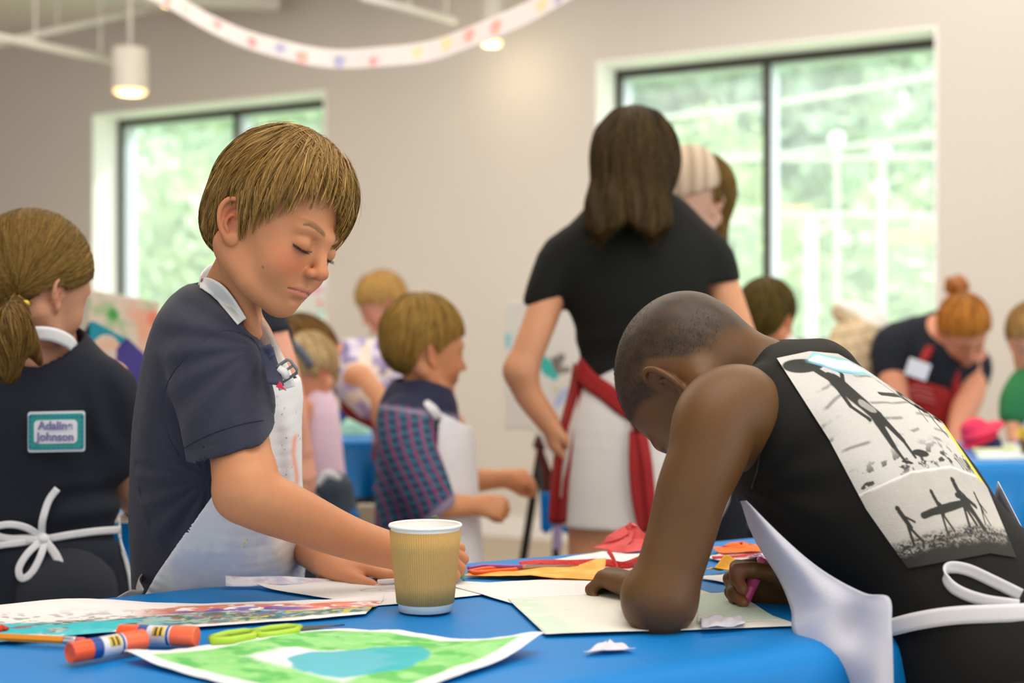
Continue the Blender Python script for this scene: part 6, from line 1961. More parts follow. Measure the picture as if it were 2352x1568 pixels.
def build_crowd():
    # child hidden behind the drawing boy: sleeve and arm show under his chin
    c = person('child in a navy T-shirt whose bare arm shows past the drawing boy\'s chest', 575, 2.6)
    hc = P(608, 570, 2.6); hR = head_axes([0.6, 0.75, -0.2]); hs = 0.92
    B = Field(); B.u(xform(head_field(), hc, hR, hs), 0.001)
    B.u(T3([(600, 620, 2.62, 44), (585, 720, 2.62, 52)]), 0.02); B.u(T3([(550, 760, 2.64, 95), (550, 900, 2.64, 100), (550, 1250, 2.64, 110)], 0.8), 0.03)
    B.u(T3([(622, 755, 2.55, 36), (650, 850, 2.54, 36), (672, 940, 2.54, 32), (690, 1030, 2.56, 25)]), 0.02)
    H = hand_field(P(690, 1030, 2.56), [0.15, 0.1, -1], [0.8, -0.5, 0], -1, 0.95, curls=[(20, 30, 20)] * 4); B.u(H.prim(), 0.01)
    sculpt('body', B, 0.0055, m_skin2, c, col=skin_col(srgb(214, 152, 126), hc, hR, hs))
    T = Field(); T.u(T3([(560, 720, 2.62, 70), (552, 790, 2.63, 122), (550, 950, 2.64, 118), (550, 1200, 2.64, 122)], 0.75), 0.01); SLc = Field(); SLc.u(T3([(600, 738, 2.57, 50), (622, 775, 2.55, 52), (628, 800, 2.55, 50)]), 0.02)
    T.s(T3([(590, 640, 2.61, 64), (590, 700, 2.62, 50)]), 0.005)
    SLc.i(halfspace(P(622, 768, 2.55), (0.25, 0, -1)), 0.002); T.u(SLc.prim(), 0.01)
    sculpt('t_shirt', T, 0.007, m_navy2, c)
    simple_hair(c, hc, hR, hs, HL0, srgb(90, 66, 34), srgb(140, 108, 60))
    legs(c, P(550, 1250, 2.64)[0], 2.64, 0.6, 0.07, 0.075, m_navy2)
    # girl with blonde hair and a grey headband, pink dress
    c = person('small girl with blonde hair and a grey headband in a pale pink dress', 722, 3.7)
    hc = P(712, 862, 3.7); hR = head_axes([-0.75, -0.45, -0.42], [0.1, 0.1, 1]); hs = 0.92
    B = Field(); B.u(xform(head_field(), hc, hR, hs), 0.001)
    B.u(T3([(718, 890, 3.7, 26), (724, 930, 3.7, 34)]), 0.015); B.u(T3([(728, 940, 3.7, 42), (730, 1080, 3.7, 50)], 1.0), 0.02)
    B.u(T3([(698, 935, 3.62, 22), (688, 1000, 3.6, 19), (690, 1060, 3.58, 15)]), 0.015); B.u(hand_field(P(690, 1058, 3.58), [-0.1, -0.2, -1], [0.6, -0.6, 0], 1, 0.85).prim(), 0.008)
    sculpt('body', B, 0.0065, m_skin2, c, col=skin_col(srgb(214, 146, 112), hc, hR, hs))
    T = Field(); T.u(T3([(728, 912, 3.7, 42), (728, 960, 3.69, 56), (730, 1040, 3.69, 60), (734, 1112, 3.7, 62), (736, 1190, 3.7, 64)], 1.05), 0.01); T.disp = fold(5, 0.004, 20)
    sculpt('dress', T, 0.008, mat('pink_dress_cotton', srgb(226, 196, 214), rough=0.9, noise=0.08, bump=0.1, bscale=20), c)
    ex = Field(); ex.u(T3([(735, 850, 3.74, 40), (748, 900, 3.74, 34), (750, 925, 3.74, 20)]), 0.02)
    simple_hair(c, hc, hR, hs, HL0, srgb(176, 140, 88), srgb(224, 196, 148), vols=[((-0.008, 0, 0.038), (0.094, 0.082, 0.088))], extra=[(ex.prim(), 0.02)])
    MB().tube([hc + hR @ (hs * np.array([0.034 + 0.016 * math.cos(a), 0.085 * math.sin(a - 1.57), 0.034 + 0.094 * math.cos(a - 1.57)])) for a in np.linspace(0, math.pi, 18)], 0.011, 10).build('headband', mat('grey_headband', srgb(92, 100, 112), rough=0.8), c, smooth=True)
    legs(c, P(734, 1190, 3.7)[0], 3.7, 0.5, 0.05, 0.04, m_skin_plain, facing=(-1, -0.4, 0))
    # adult in a floral blouse bending over
    c = person('woman with brown hair in a lilac floral blouse and red apron bending far over', 860, 4.1)
    hc = P(712, 822, 4.0); hR = frame(unit([-0.35, -0.2, -0.92]), unit([-0.9, 0, 0.3])); hs = 1.12
    B = Field(); B.u(xform(head_field(), hc, hR, hs), 0.001)
    B.u(T3([(735, 822, 4.03, 32), (780, 835, 4.05, 38)]), 0.02)
    B.u(T3([(790, 845, 4.08, 60), (860, 870, 4.1, 70), (920, 920, 4.12, 72), (930, 1010, 4.12, 74)], 1.2), 0.03)
    B.u(T3([(822, 870, 3.9, 36), (868, 925, 3.88, 32), (890, 985, 3.88, 27), (898, 1055, 3.86, 20)]), 0.02); B.u(hand_field(P(898, 1052, 3.86), [0.0, -0.2, -1], [0.7, -0.6, 0], -1, 1.0).prim(), 0.01)
    sculpt('body', B, 0.0065, m_skin2, c, col=skin_col(srgb(208, 146, 106), hc, hR, hs))
    T = Field(); T.u(T3([(775, 838, 4.08, 46), (810, 850, 4.09, 70), (870, 872, 4.1, 84), (925, 915, 4.12, 88), (940, 980, 4.12, 84)], 1.25), 0.01); T.u(T3([(805, 860, 3.96, 48), (830, 890, 3.92, 50), (856, 920, 3.9, 44)]), 0.03); T.disp = fold(6, 0.004, 18)
    def fl(V):
        cc = np.tile(srgb(206, 196, 216), (len(V), 1)); a, b2 = V[:, 0] * 1.0 + 5, V[:, 2] + 5
        cc = mixc(cc, srgb(150, 128, 178), 0.8 * sstep(0.54, 0.60, vn(a, b2, 42, 5))); cc = mixc(cc, srgb(226, 206, 180), 0.8 * sstep(0.6, 0.66, vn(a, b2, 34, 9)))
        return mixc(cc, srgb(110, 100, 160), 0.8 * sstep(0.68, 0.74, vn(a, b2, 50, 15)))
    sculpt('blouse', T, 0.0065, mat('floral_cotton', (1, 1, 1), attr='Col', rough=0.9, noise=0.05), c, col=fl)
    A = Field(); A.u(T3([(820, 925, 4.08, 40), (880, 950, 4.08, 44), (905, 960, 4.02, 50)], 1.3), 0.02); A.u(T3([(912, 880, 4.05, 36), (918, 920, 4.05, 36), (905, 1040, 4.1, 50)], 1.3), 0.02)
    sculpt('apron', A, 0.009, m_redap, c)
    ex = Field(); ex.u(T3([(682, 790, 4.0, 26), (735, 792, 4.02, 34), (757, 835, 4.02, 30), (752, 872, 4.0, 20)]), 0.02)
    simple_hair(c, hc, hR, hs, HL0, srgb(84, 58, 26), srgb(140, 100, 50), extra=[(ex.prim(), 0.02)])
    legs(c, P(990, 1000, 4.12)[0], 4.12, 0.8, 0.06, 0.07, m_navy2, facing=(1, 0, 0))
    # blonde person beyond
    c = person('person with long blonde hair bowed beyond the striped boy, at the wall', 880, 5.6)
    hc = P(880, 700, 5.6); hR = head_axes([-0.85, -0.2, -0.5], [0.1, 0, 1]); hs = 1.1
    B = Field(); B.u(xform(head_field(), hc, hR, hs), 0.001); B.u(T3([(890, 740, 5.6, 26), (898, 800, 5.62, 50), (900, 960, 5.62, 62), (900, 1060, 5.62, 62)], 0.9), 0.02)
    sculpt('body', B, 0.008, m_skin2, c, col=skin_col(srgb(220, 150, 126), hc, hR, hs))
    T = Field(); T.u(T3([(897, 775, 5.62, 46), (900, 840, 5.62, 76), (900, 960, 5.62, 70), (902, 1060, 5.62, 74)], 0.8), 0.02); sculpt('shirt', T, 0.012, mat('cream_tee', srgb(196, 182, 170), rough=0.9), c)
    ex = Field(); ex.u(T3([(888, 690, 5.62, 46), (906, 740, 5.6, 34), (908, 790, 5.55, 26)]), 0.02)
    simple_hair(c, hc, hR, hs, HL0, srgb(170, 124, 58), srgb(220, 178, 108), extra=[(ex.prim(), 0.03)], h=0.011, width=0.004)
    legs(c, P(902, 1060, 5.6)[0], 5.62, 0.8, 0.09, 0.09, m_navy2)
    # red-haired woman
    c = person('red-haired woman with a top bun in a navy T-shirt and red apron leaning forward', 2150, 5.120)
    hc = P(2212, 762, 4.920); hR = frame(unit([0.10, -0.72, -0.68]), unit([-0.08, -0.55, 0.8])); hs = 1.12
    B = Field(); B.u(xform(head_field(), hc, hR, hs), 0.001)
    B.u(T3([(2190, 770, 5.000, 44), (2160, 785, 5.060, 52)]), 0.02)
    B.u(T3([(2155, 800, 5.080, 80), (2130, 900, 5.120, 84), (2125, 1040, 5.170, 84)], 1.2), 0.03)
    B.u(T3([(2072, 800, 5.040, 36), (2050, 870, 4.980, 33), (2072, 960, 4.920, 27), (2110, 1010, 4.820, 20)]), 0.02); B.u(hand_field(P(2110, 1008, 4.820), [0.5, -0.6, -0.4], [0, 0.2, 1], -1, 1.05).prim(), 0.01)
    B.u(T3([(2232, 830, 5.020, 38), (2228, 900, 4.960, 34), (2208, 960, 4.880, 28), (2196, 1004, 4.820, 20)]), 0.02); B.u(hand_field(P(2196, 1002, 4.820), [-0.3, -0.6, -0.4], [0, 0.2, 1], 1, 1.05).prim(), 0.01)
    sculpt('body', B, 0.0062, m_skin2, c, col=skin_col(srgb(214, 146, 116), hc, hR, hs, brow=srgb(170, 110, 60)))
    T = Field(); T.u(T3([(2158, 775, 5.080, 62), (2142, 830, 5.090, 98), (2130, 900, 5.120, 96), (2128, 1040, 5.170, 92)], 1.15), 0.01)
    T.u(T3([(2100, 772, 5.060, 46), (2062, 800, 5.040, 56), (2052, 846, 5.010, 46)]), 0.03); T.u(T3([(2205, 810, 5.060, 44), (2230, 838, 5.030, 46), (2230, 866, 5.000, 42)]), 0.03)
    T.s(T3([(2196, 740, 4.980, 70), (2176, 790, 5.020, 46)]), 0.01); T.disp = fold(6, 0.004, 18)
    sculpt('t_shirt', T, 0.0075, m_navy2, c)
    A = Field(); A.u(T3([(2130, 862, 5.040, 76), (2125, 940, 5.060, 84), (2125, 1060, 5.090, 88)], 1.1), 0.01); A.i((lambda Q: (lambda p: (868 + 0.28 * (p[0] - 2090) - p[1]) / FPX * 5.020)(to_px(Q)), np.full(3, -9), np.full(3, 9)), 0.003)
    sculpt('apron', A, 0.008, m_redap, c)
    ribbon_px('apron_strap', [(2148, 748, 5.080), (2138, 790, 4.950), (2120, 830, 4.900), (2105, 872, 4.930)], 0.030, m_redap, c, side=(1, 0, 0.3))
    ribbon_px('apron_strap', [(2196, 812, 4.920), (2196, 850, 4.920), (2196, 900, 4.920), (2196, 950, 4.930)], 0.026, m_redap, c, side=(1, 0, 0.1))
    MB().obox(P(2108, 848, 4.265), (0.034, 0.003, 0.026), frame([1, 0, -0.35], [0.35, 0, 1])).build('name_badge', m_whap, c, bevel=0.002)
    q = MB()
    for k in range(3):
        q.tube([P(2085 + 6 * k, 892 + 12 * k, 4.890), P(2110, 888 + 13 * k, 4.880), P(2140 + 4 * k, 900 + 12 * k, 4.890)], 0.0025, 6)
    o = q.build('apron_script', mat('pale_red_ink', srgb(190, 120, 120)), c); o['kind'] = 'stuff'
    cr = hairline([(0, 0.060), (40, 0.050), (60, 0.034), (78, 0.006), (90, 0.022), (104, 0.010), (122, -0.035), (140, -0.05), (180, -0.055)])
    simple_hair(c, hc, hR, hs, cr, srgb(160, 92, 28), srgb(226, 152, 66))
    bn = Field(); bn.u(ell(P(2196, 656, 5.020), (0.044, 0.040, 0.038)), 0.01); bn.disp = lambda Q: 0.004 * np.sin(Q[:, 0] * 130 + Q[:, 2] * 90)
    sculpt('hair_bun', bn, 0.006, mat('red_hair_bun', srgb(170, 100, 34), rough=0.5, noise=0.4, nscale=90), c)
    legs(c, P(2125, 1050, 5.170)[0], 4.62, 0.62, 0.08, 0.075, m_navy2)
    # child's head by the window post
    c = person('child with short dark brown hair by the window post, above the leaning boy\'s back', 1757, 3.9)
    hc = P(1762, 740, 3.9); hR = head_axes([0.55, 0.80, -0.15]); hs = 1.0
    B = Field(); B.u(xform(head_field(earflare=34), hc, hR, hs), 0.001); B.u(T3([(1760, 770, 3.92, 32), (1760, 820, 3.92, 50), (1760, 1000, 3.92, 80), (1760, 1150, 3.92, 80)], 0.8), 0.02)
    sculpt('body', B, 0.0065, m_skin2, c, col=skin_col(srgb(214, 140, 96), hc, hR, hs))
    T = Field(); T.u(T3([(1760, 815, 3.92, 60), (1760, 860, 3.92, 100), (1760, 1000, 3.92, 96), (1760, 1150, 3.92, 98)], 0.75), 0.02); sculpt('t_shirt', T, 0.012, m_whap, c)
    simple_hair(c, hc, hR, hs, HL0, srgb(62, 50, 14), srgb(104, 84, 32))
    legs(c, P(1760, 1100, 3.9)[0], 3.92, 0.6, 0.07, 0.07, m_navy2)
    # bent person in a cream checked shirt
    c = person('person bent double in a cream checked shirt in front of the large window', 1960, 5.2)
    B = Field(); B.u(T3([(1975, 800, 5.2, 44), (1960, 850, 5.2, 60), (1960, 1000, 5.2, 66)], 1.0), 0.03)
    hc = P(1890, 862, 5.05); hR = frame(unit([-0.5, -0.4, -0.75]), unit([-0.8, 0, 0.5])); hs = 1.08
    B.u(xform(head_field(), hc, hR, hs), 0.001); B.u(T3([(1905, 840, 5.1, 26), (1950, 810, 5.18, 34)]), 0.02)
    sculpt('body', B, 0.009, m_skin2, c, col=skin_col(srgb(214, 160, 130), hc, hR, hs)); simple_hair(c, hc, hR, hs, HL0, srgb(196, 176, 140), srgb(232, 216, 186), h=0.011)
    T = Field(); T.u(T3([(1936, 716, 5.2, 26), (1982, 744, 5.2, 46), (1975, 796, 5.2, 74), (1962, 870, 5.2, 82), (1960, 1000, 5.2, 82)], 1.0), 0.02); T.disp = fold(6, 0.005, 14)
    def chk(V):
        u = V[:, 0] + 0.3 * V[:, 2]; v = V[:, 2] - 0.2 * V[:, 0]
        cc = np.tile(srgb(222, 198, 162), (len(V), 1)); a = np.abs((v / 0.048) % 1 - 0.5); b2 = np.abs((u / 0.075 + 0.5 * np.floor(v / 0.048)) % 1 - 0.5)
        cc = mixc(cc, srgb(120, 96, 70), 0.75 * (a > 0.43)); cc = mixc(cc, srgb(130, 106, 80), 0.5 * (b2 > 0.46))
        px, py = to_px(V); return mixc(cc, srgb(240, 240, 236), 0.9 * sstep(14, 2, py - (700 + (px - 1940) * 0.55)))  # white along the upper outline is a painted-in sunlight rim
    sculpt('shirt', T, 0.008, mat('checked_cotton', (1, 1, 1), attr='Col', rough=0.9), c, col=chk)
    legs(c, P(1960, 1000, 5.2)[0], 5.2, 0.8, 0.09, 0.09, m_navy2)
    # the one beyond the standing woman's shoulder
    c = person('person with long brown hair and a beige striped headscarf beyond the standing woman', 1610, 3.55)
    hc = P(1592, 470, 3.55); hR = head_axes([-0.80, -0.52, -0.1]); hs = 1.12
    B = Field(); B.u(xform(head_field(), hc, hR, hs), 0.001); B.u(T3([(1600, 520, 3.57, 42), (1604, 600, 3.58, 56), (1600, 800, 3.6, 78), (1600, 1100, 3.6, 84)], 0.6), 0.02)
    legs(c, P(1600, 1100, 3.6)[0], 3.6, 0.72, 0.07, 0.07, m_navy2)
    sculpt('body', B, 0.0065, m_skin2, c, col=skin_col(srgb(196, 156, 134), hc, hR, hs))
    T = Field(); T.u(T3([(1602, 575, 3.58, 60), (1600, 640, 3.58, 84), (1600, 800, 3.6, 92), (1600, 1120, 3.6, 108)], 0.7), 0.02); sculpt('shirt', T, 0.012, m_whap, c)
    ex = Field(); ex.u(T3([(1622, 440, 3.57, 44), (1640, 500, 3.56, 32), (1652, 545, 3.55, 20)]), 0.02)
    chl = hairline([(0, 0.062), (50, 0.055), (70, 0.03), (85, 0.0), (110, -0.05), (180, -0.06)])
    simple_hair(c, hc, hR, hs, None, srgb(80, 60, 24), srgb(134, 104, 48), vols=[((-0.030, 0, 0.030), (0.078, 0.078, 0.086))], extra=[(ex.prim(), 0.03)])
    sf = Field(); sf.u(xform(Field().u(ell((0.006, 0, 0.052), (0.094, 0.080, 0.082)), 0.001), hc, hR, hs), 0.001)
    sf.i((lambda Q: (lambda q: np.maximum(0.030 - q[:, 2] - 0.2 * q[:, 0], -0.020 - q[:, 0] + 0.0 * q[:, 2]) * hs)((Q - hc) @ hR / hs), np.full(3, -9), np.full(3, 9)), 0.006)
    sculpt('headscarf', sf, 0.006, mat('striped_scarf', (1, 1, 1), attr='Col', rough=0.9), c, col=lambda V: mixc(np.tile(srgb(206, 184, 160), (len(V), 1)), srgb(158, 138, 118), 0.7 * (np.sin(V[:, 0] * 190) > 0.2)))
    # child in green at the frame edge
    c = person('child in a green shirt and white apron near the yellow flowers', 2372, 4.3)
    hc = P(2372, 785, 4.3); hR = head_axes([-0.45, -0.8, -0.35]); hs = 1.0
    B = Field(); B.u(xform(head_field(), hc, hR, hs), 0.001); B.u(T3([(2374, 820, 4.3, 28), (2376, 870, 4.3, 44), (2376, 1010, 4.3, 54), (2376, 1100, 4.3, 54)], 0.9), 0.02)
    B.u(T3([(2334, 890, 4.26, 24), (2326, 950, 4.24, 20), (2330, 1010, 4.2, 15)]), 0.015); B.u(hand_field(P(2330, 1008, 4.2), [0.1, -0.4, -0.9], [-0.8, 0.2, 0], -1, 0.9).prim(), 0.01)
    sculpt('body', B, 0.0075, m_skin2, c, col=skin_col(srgb(214, 150, 116), hc, hR, hs))
    T = Field(); T.u(T3([(2374, 862, 4.3, 40), (2376, 910, 4.3, 60), (2376, 1000, 4.3, 58), (2376, 1090, 4.3, 60)], 0.8), 0.02); T.u(T3([(2350, 882, 4.27, 34), (2334, 915, 4.25, 36), (2328, 950, 4.24, 33)]), 0.02); sculpt('shirt', T, 0.009, mat('green_tee', srgb(40, 120, 66), rough=0.9, noise=0.1), c)
    A = Field(); A.u(T3([(2384, 900, 4.24, 44), (2384, 990, 4.24, 50), (2384, 1090, 4.24, 54)], 0.6), 0.01); sculpt('apron', A, 0.01, m_whap, c)
    simple_hair(c, hc, hR, hs, HL0, srgb(140, 100, 50), srgb(200, 160, 96))
    legs(c, P(2376, 1050, 4.3)[0], 4.3, 0.55, 0.06, 0.06, m_navy2)
m_skin_plain = mat('bare_leg_skin', srgb(206, 150, 118), rough=0.5)
# ------------------------------------------------------------------ far tables, easels, chairs
def far_table(label, x0, x1, y0, y1, seed, clabel, z=0.74, drop=0.42, rot=0.0):
    t = thing('folding_table', label, 'table', ((x0 + x1) / 2, (y0 + y1) / 2, 0))
    MB().box((x0 + 0.01, y0 + 0.01, z - 0.03), (x1 - 0.01, y1 - 0.01, z - 0.006)).build('tabletop', m_white, t, bevel=0.004)
    for x in (x0 + 0.08, x1 - 0.08):
        for y in (y0 + 0.08, y1 - 0.08): MB().tube([(x, y, z - 0.03), (x, y, 0)], 0.014, 10).build('leg', m_leg, t, smooth=True)
    c = draped('tablecloth', (x0, y0, 0), (1, 0, 0), (0, 1, 0), x1 - x0, y1 - y0, z, drop, m_cloth2, None, seed=seed, step=0.022, edge_r=0.02)
    tag(c, clabel, 'tablecloth')
m_cloth2 = mat('light_blue_plastic_cloth', srgb(0, 138, 222), rough=0.3, noise=0.10, nscale=5, spec=0.5, bump=0.25, bscale=14)

def flat_card(name, poly, d, m, label, cat, parent=None, colf=None, thick=0.004, tilt=0.0, n=40):
    "a card cut to a polygon of photo pixels at one distance, leaning back by tilt"
    pts = [P(a, b, d) for a, b in poly]; zc = np.mean([p[2] for p in pts])
    pts = [p + np.array([0, (p[2] - zc) * tilt, 0]) for p in pts]
    if colf is None:
        N = len(pts); q = MB()
        q.add(pts + [p + np.array([0, thick, 0]) for p in pts], [tuple(range(N)), tuple(range(2 * N - 1, N - 1, -1))] + [(i, N + i, N + (i + 1) % N, (i + 1) % N) for i in range(N)])
        o = q.build(name, m, parent)
    else:
        tl, tr, br, bl = pts
        U, V = np.meshgrid(np.linspace(0, 1, n), np.linspace(0, 1, n), indexing='ij')
        G = tl * ((1 - U) * (1 - V))[..., None] + tr * (U * (1 - V))[..., None] + br * (U * V)[..., None] + bl * ((1 - U) * V)[..., None]
        o = sheet(name, G, m, parent, colr=colf(U.ravel(), V.ravel()), thick=thick)
    if label: tag(o, label, cat)
    return o

def build_far_things():
    m_pap = mat('white_paper', srgb(232, 230, 230), rough=0.75, noise=0.03)
    m_art = mat('painted_paper', (1, 1, 1), rough=0.8, attr='Col', noise=0.04)
    m_blk = mat('black_easel_wood', srgb(44, 38, 34), rough=0.5)
    far_table('folding table under blue plastic beside the ponytailed girl', -1.30, -0.64, 2.42, 3.0, 3, 'blue plastic cloth on the table beside the ponytailed girl', drop=0.5)
    far_table('folding table behind the girl with the headband', -1.30, -0.36, 4.25, 4.85, 4, 'shiny blue cloth over the table that the floral woman bends across', drop=0.16)
    far_table('folding table in front of the red-haired woman', 0.98, 2.2, 3.47, 4.12, 5, 'bright blue cloth over the table in front of the red-haired woman')
    for i, (pts, lab) in enumerate([([(262, 1180), (310, 1180), (330, 1200), (258, 1202)], 'white paper on the edge of the table beside the ponytailed girl')]):
        q = MB(); v = [TB(a, b, 0.742) for a, b in pts]; q.add(v + [p + np.array([0, 0, 0.001]) for p in v], [(3, 2, 1, 0), (4, 5, 6, 7), (0, 1, 5, 4), (1, 2, 6, 5), (2, 3, 7, 6), (3, 0, 4, 7)])
        tag(q.build('paper_sheet', m_pap), lab, 'paper')
    # things on the middle table
    c = P(815, 1012, 4.42); c[2] = 0.742
    b = thing('mixing_bowl', 'mint green bowl upturned on the shiny blue cloth', 'bowl', c)
    MB().lathe([(0.050, 0.0), (0.048, 0.012), (0.040, 0.036), (0.024, 0.050), (0.020, 0.052), (0.020, 0.056), (0.001, 0.056)], c, 28, closed=False).build('bowl_wall', mat('mint_plastic', srgb(170, 222, 196), rough=0.3), b, smooth=True)
    MB().lathe([(0.050, 0.0), (0.0535, 0.002), (0.0535, 0.006), (0.049, 0.008)], c, 28).build('rim', mat('mint_rim', srgb(190, 232, 210), rough=0.3), b, smooth=True)
    c = P(806, 1000, 4.62); c[2] = 0.742
    b = thing('paint_pot', 'dark blue round paint tub behind the mint bowl', 'tub', c)
    MB().lathe([(0.040, 0), (0.046, 0.06), (0.048, 0.062), (0.048, 0.068), (0.043, 0.068), (0.038, 0.01)], c, 24).build('tub_wall', mat('deep_blue_plastic', srgb(10, 90, 140), rough=0.35), b, smooth=True)
    MB().lathe([(0.001, 0.055), (0.043, 0.055), (0.043, 0.053)], c, 24).build('paint', mat('teal_paint', srgb(20, 110, 150), rough=0.25), b)
    # a grey folding chair
    c = P(845, 784, 3.5); c[2] = 0
    ch = thing('folding_chair', 'grey metal folding chair with a blue bag, below the floral woman', 'chair', c)
    mg = mat('grey_chair_metal', srgb(112, 108, 104), rough=0.4, metal=0.3)
    for sx, nm in ((-0.105, 'rear_leg'), (0.06, 'rear_leg')):
        MB().tube([c + [sx, 0.0, 0.62], c + [sx, -0.10, 0.0]], 0.011, 10).build('leg', mg, ch, smooth=True)
        MB().tube([c + [sx, -0.13, 0.42], c + [sx, 0.16, 0.0]], 0.011, 10).build('leg', mg, ch, smooth=True)
    MB().box(c + [-0.11, -0.16, 0.405], c + [0.065, 0.12, 0.43]).build('seat', mat('beige_seat', srgb(190, 174, 152), rough=0.6), ch, bevel=0.008)
    MB().box(c + [-0.11, 0.0, 0.50], c + [0.065, 0.015, 0.63]).build('backrest', mat('beige_back', srgb(196, 180, 158), rough=0.6), ch, bevel=0.008)
    MB().tube([c + [-0.105, -0.09, 0.2], c + [0.06, -0.09, 0.2]], 0.008, 8).build('stretcher', mg, ch, smooth=True)
    bg = Field(); bg.u(ell(P(778, 1170, 3.42), (0.045, 0.04, 0.07)), 0.01); bg.u(ell(P(762, 1120, 3.42), (0.05, 0.04, 0.035)), 0.02); bg.disp = lambda Q: 0.006 * wob(Q, 30, 3)
    bt = thing('cloth_bag', 'blue and grey cloth bag slumped against the folding chair', 'bag', P(770, 1150, 3.42))
    sculpt('bag_body', bg, 0.007, mat('slate_bag', srgb(70, 82, 96), rough=0.9, noise=0.3, nscale=20), bt)
    sculpt('bag_lining', Field().u(ell(P(800, 1195, 3.41), (0.028, 0.03, 0.04)), 0.01), 0.006, mat('blue_lining', srgb(0, 110, 180), rough=0.8), bt)
    sculpt('bag_handle', Field().u(tube([P(735, 1110, 3.4), P(752, 1088, 3.4), P(775, 1098, 3.4)], 0.011), 0.01), 0.006, m_whap, bt)
    # easel with a big white sheet behind the standing woman
    d = 3.95
    e = thing('easel', 'dark easel behind the standing woman\'s bent arm', 'easel', (P(1265, 784, d)[0], d, 0))
    for a, b in ((P(1228, 1000, d), P(1310, 1240, d)), (P(1345, 1000, d), P(1290, 1240, d))):
        b = np.array([a[0] - 0.10 if a[0] < 0.15 else a[0] + 0.1, d - 0.05, 0.0])
        MB().tube([np.array([a[0], d + 0.02, 1.20]), np.array([a[0] + (0.02 if a[0] < 0.15 else 0.0), d + 0.02, 0.75]), b], 0.012, 8).build('leg', m_blk, e, smooth=True)
    MB().tube([(P(1285, 784, d)[0], d + 0.05, 1.25), (P(1285, 784, d)[0], d + 0.45, 0.0)], 0.012, 8).build('rear_leg', m_blk, e, smooth=True)
    MB().box((P(1225, 0, d)[0], d - 0.03, 0.735), (P(1350, 0, d)[0], d + 0.03, 0.752)).build('ledge', m_blk, e)
    def big(U, V):
        x = 1160 + 190 * U; y = 690 + 400 * V
        c = np.tile(srgb(226, 222, 214), (len(U), 1))
        def poly(ps, col, a=1.0):
            nonlocal c
            ins = np.zeros(len(x), bool); j = len(ps) - 1
            for i in range(len(ps)):
                xi, yi = ps[i]; xj, yj = ps[j]
                ins ^= ((yi > y) != (yj > y)) & (x < (xj - xi) * (y - yi) / (yj - yi + 1e-9) + xi); j = i
            c = mixc(c, col, a * ins)
        poly([(1224, 842), (1262, 838), (1286, 870), (1248, 896), (1232, 880)], srgb(60, 186, 176))
        poly([(1158, 790), (1174, 796), (1172, 840), (1160, 836)], srgb(150, 210, 220))
        c = mixc(c, srgb(116, 106, 98), 0.85 * sstep(9, 6, np.abs(np.hypot(x - 1320, y - 830) - 46)) * (x < 1310) * (y > 825))
        c = mixc(c, srgb(116, 106, 98), 0.9 * sstep(18, 14, np.hypot(x - 1282, y - 836)))
        c = mixc(c, srgb(176, 190, 224), 0.9 * sstep(20, 15, np.hypot(x - 1290, y - 932)))
        return mixc(c, srgb(196, 204, 150), 0.5 * sstep(12, 8, np.hypot(x - 1276, y - 905)))
    flat_card('art_sheet', [(1160, 690), (1350, 690), (1350, 1090), (1160, 1090)], d - 0.035, m_art, None, None, colf=big, thick=0.003, n=90)
    sh = bpy.data.objects['art_sheet']
    # cut its lower edge to the slanting outline
    me = sh.data; V = np.array([v.co for v in me.vertices]); px, py = to_px(V)
    lim = np.interp(px, [1160, 1215, 1240, 1275, 1300, 1350], [985, 985, 1000, 1082, 1040, 1010]); fr = (py - 690) / 400
    ny = 690 + (lim - 690) * fr
    for v, y in zip(me.vertices, ny): v.co.z = CZ - (y - 784) / FPX * v.co.y
    tag(sh, 'large white art sheet with a turquoise shape, clipped to the easel', 'artwork')
    bb = thing('hanging_cloth', 'bright blue cloth hanging low from the easel beside the white shorts', 'cloth', P(1275, 1230, 3.85))
    g = np.zeros((14, 14, 3))
    for i, s in enumerate(np.linspace(0, 1, 14)):
        for j, t in enumerate(np.linspace(0, 1, 14)):
            g[i, j] = P(1243 + 66 * s, 1130 + t * (84 + 12 * math.sin(s * 9)), 3.86 + 0.02 * math.sin(s * 9))
    sheet('cloth_panel', g, m_cloth2, bb, thick=0.004)
    ribbon('lilac_ribbon', [P(1278, 1205, 3.85), P(1281, 1235, 3.85), P(1279, 1262, 3.85)], 0.024, mat('lilac_ribbon', srgb(176, 160, 210)), bb, side=(1, 0, 0))
    MB().tube([P(1245, 1132, 3.87), P(1233, 1002, 3.92)], 0.006, 8).build('hanging_cord', m_blk, bb)
    g = np.zeros((12, 8, 3))
    for i, t in enumerate(np.linspace(0, 1, 12)):
        for j, s in enumerate(np.linspace(0, 1, 8)): g[i, j] = P(1230 + 14 * t + s * (6 + 60 * t), 1004 + 190 * t, 3.90 - 0.01 * math.sin(s * 6))
    tag(sheet('dark_cloth', g, mat('dark_red_cloth', srgb(84, 26, 22), rough=0.9, noise=0.2), None, thick=0.003), 'dark brownish cloth draped down the easel leg', 'cloth')
    # painted board and card shapes beyond the ponytailed girl
    d = 4.0
    e = thing('display_board', 'propped board carrying a childish orange and green painting near the far window', 'board', (P(285, 784, d)[0], d, 0))
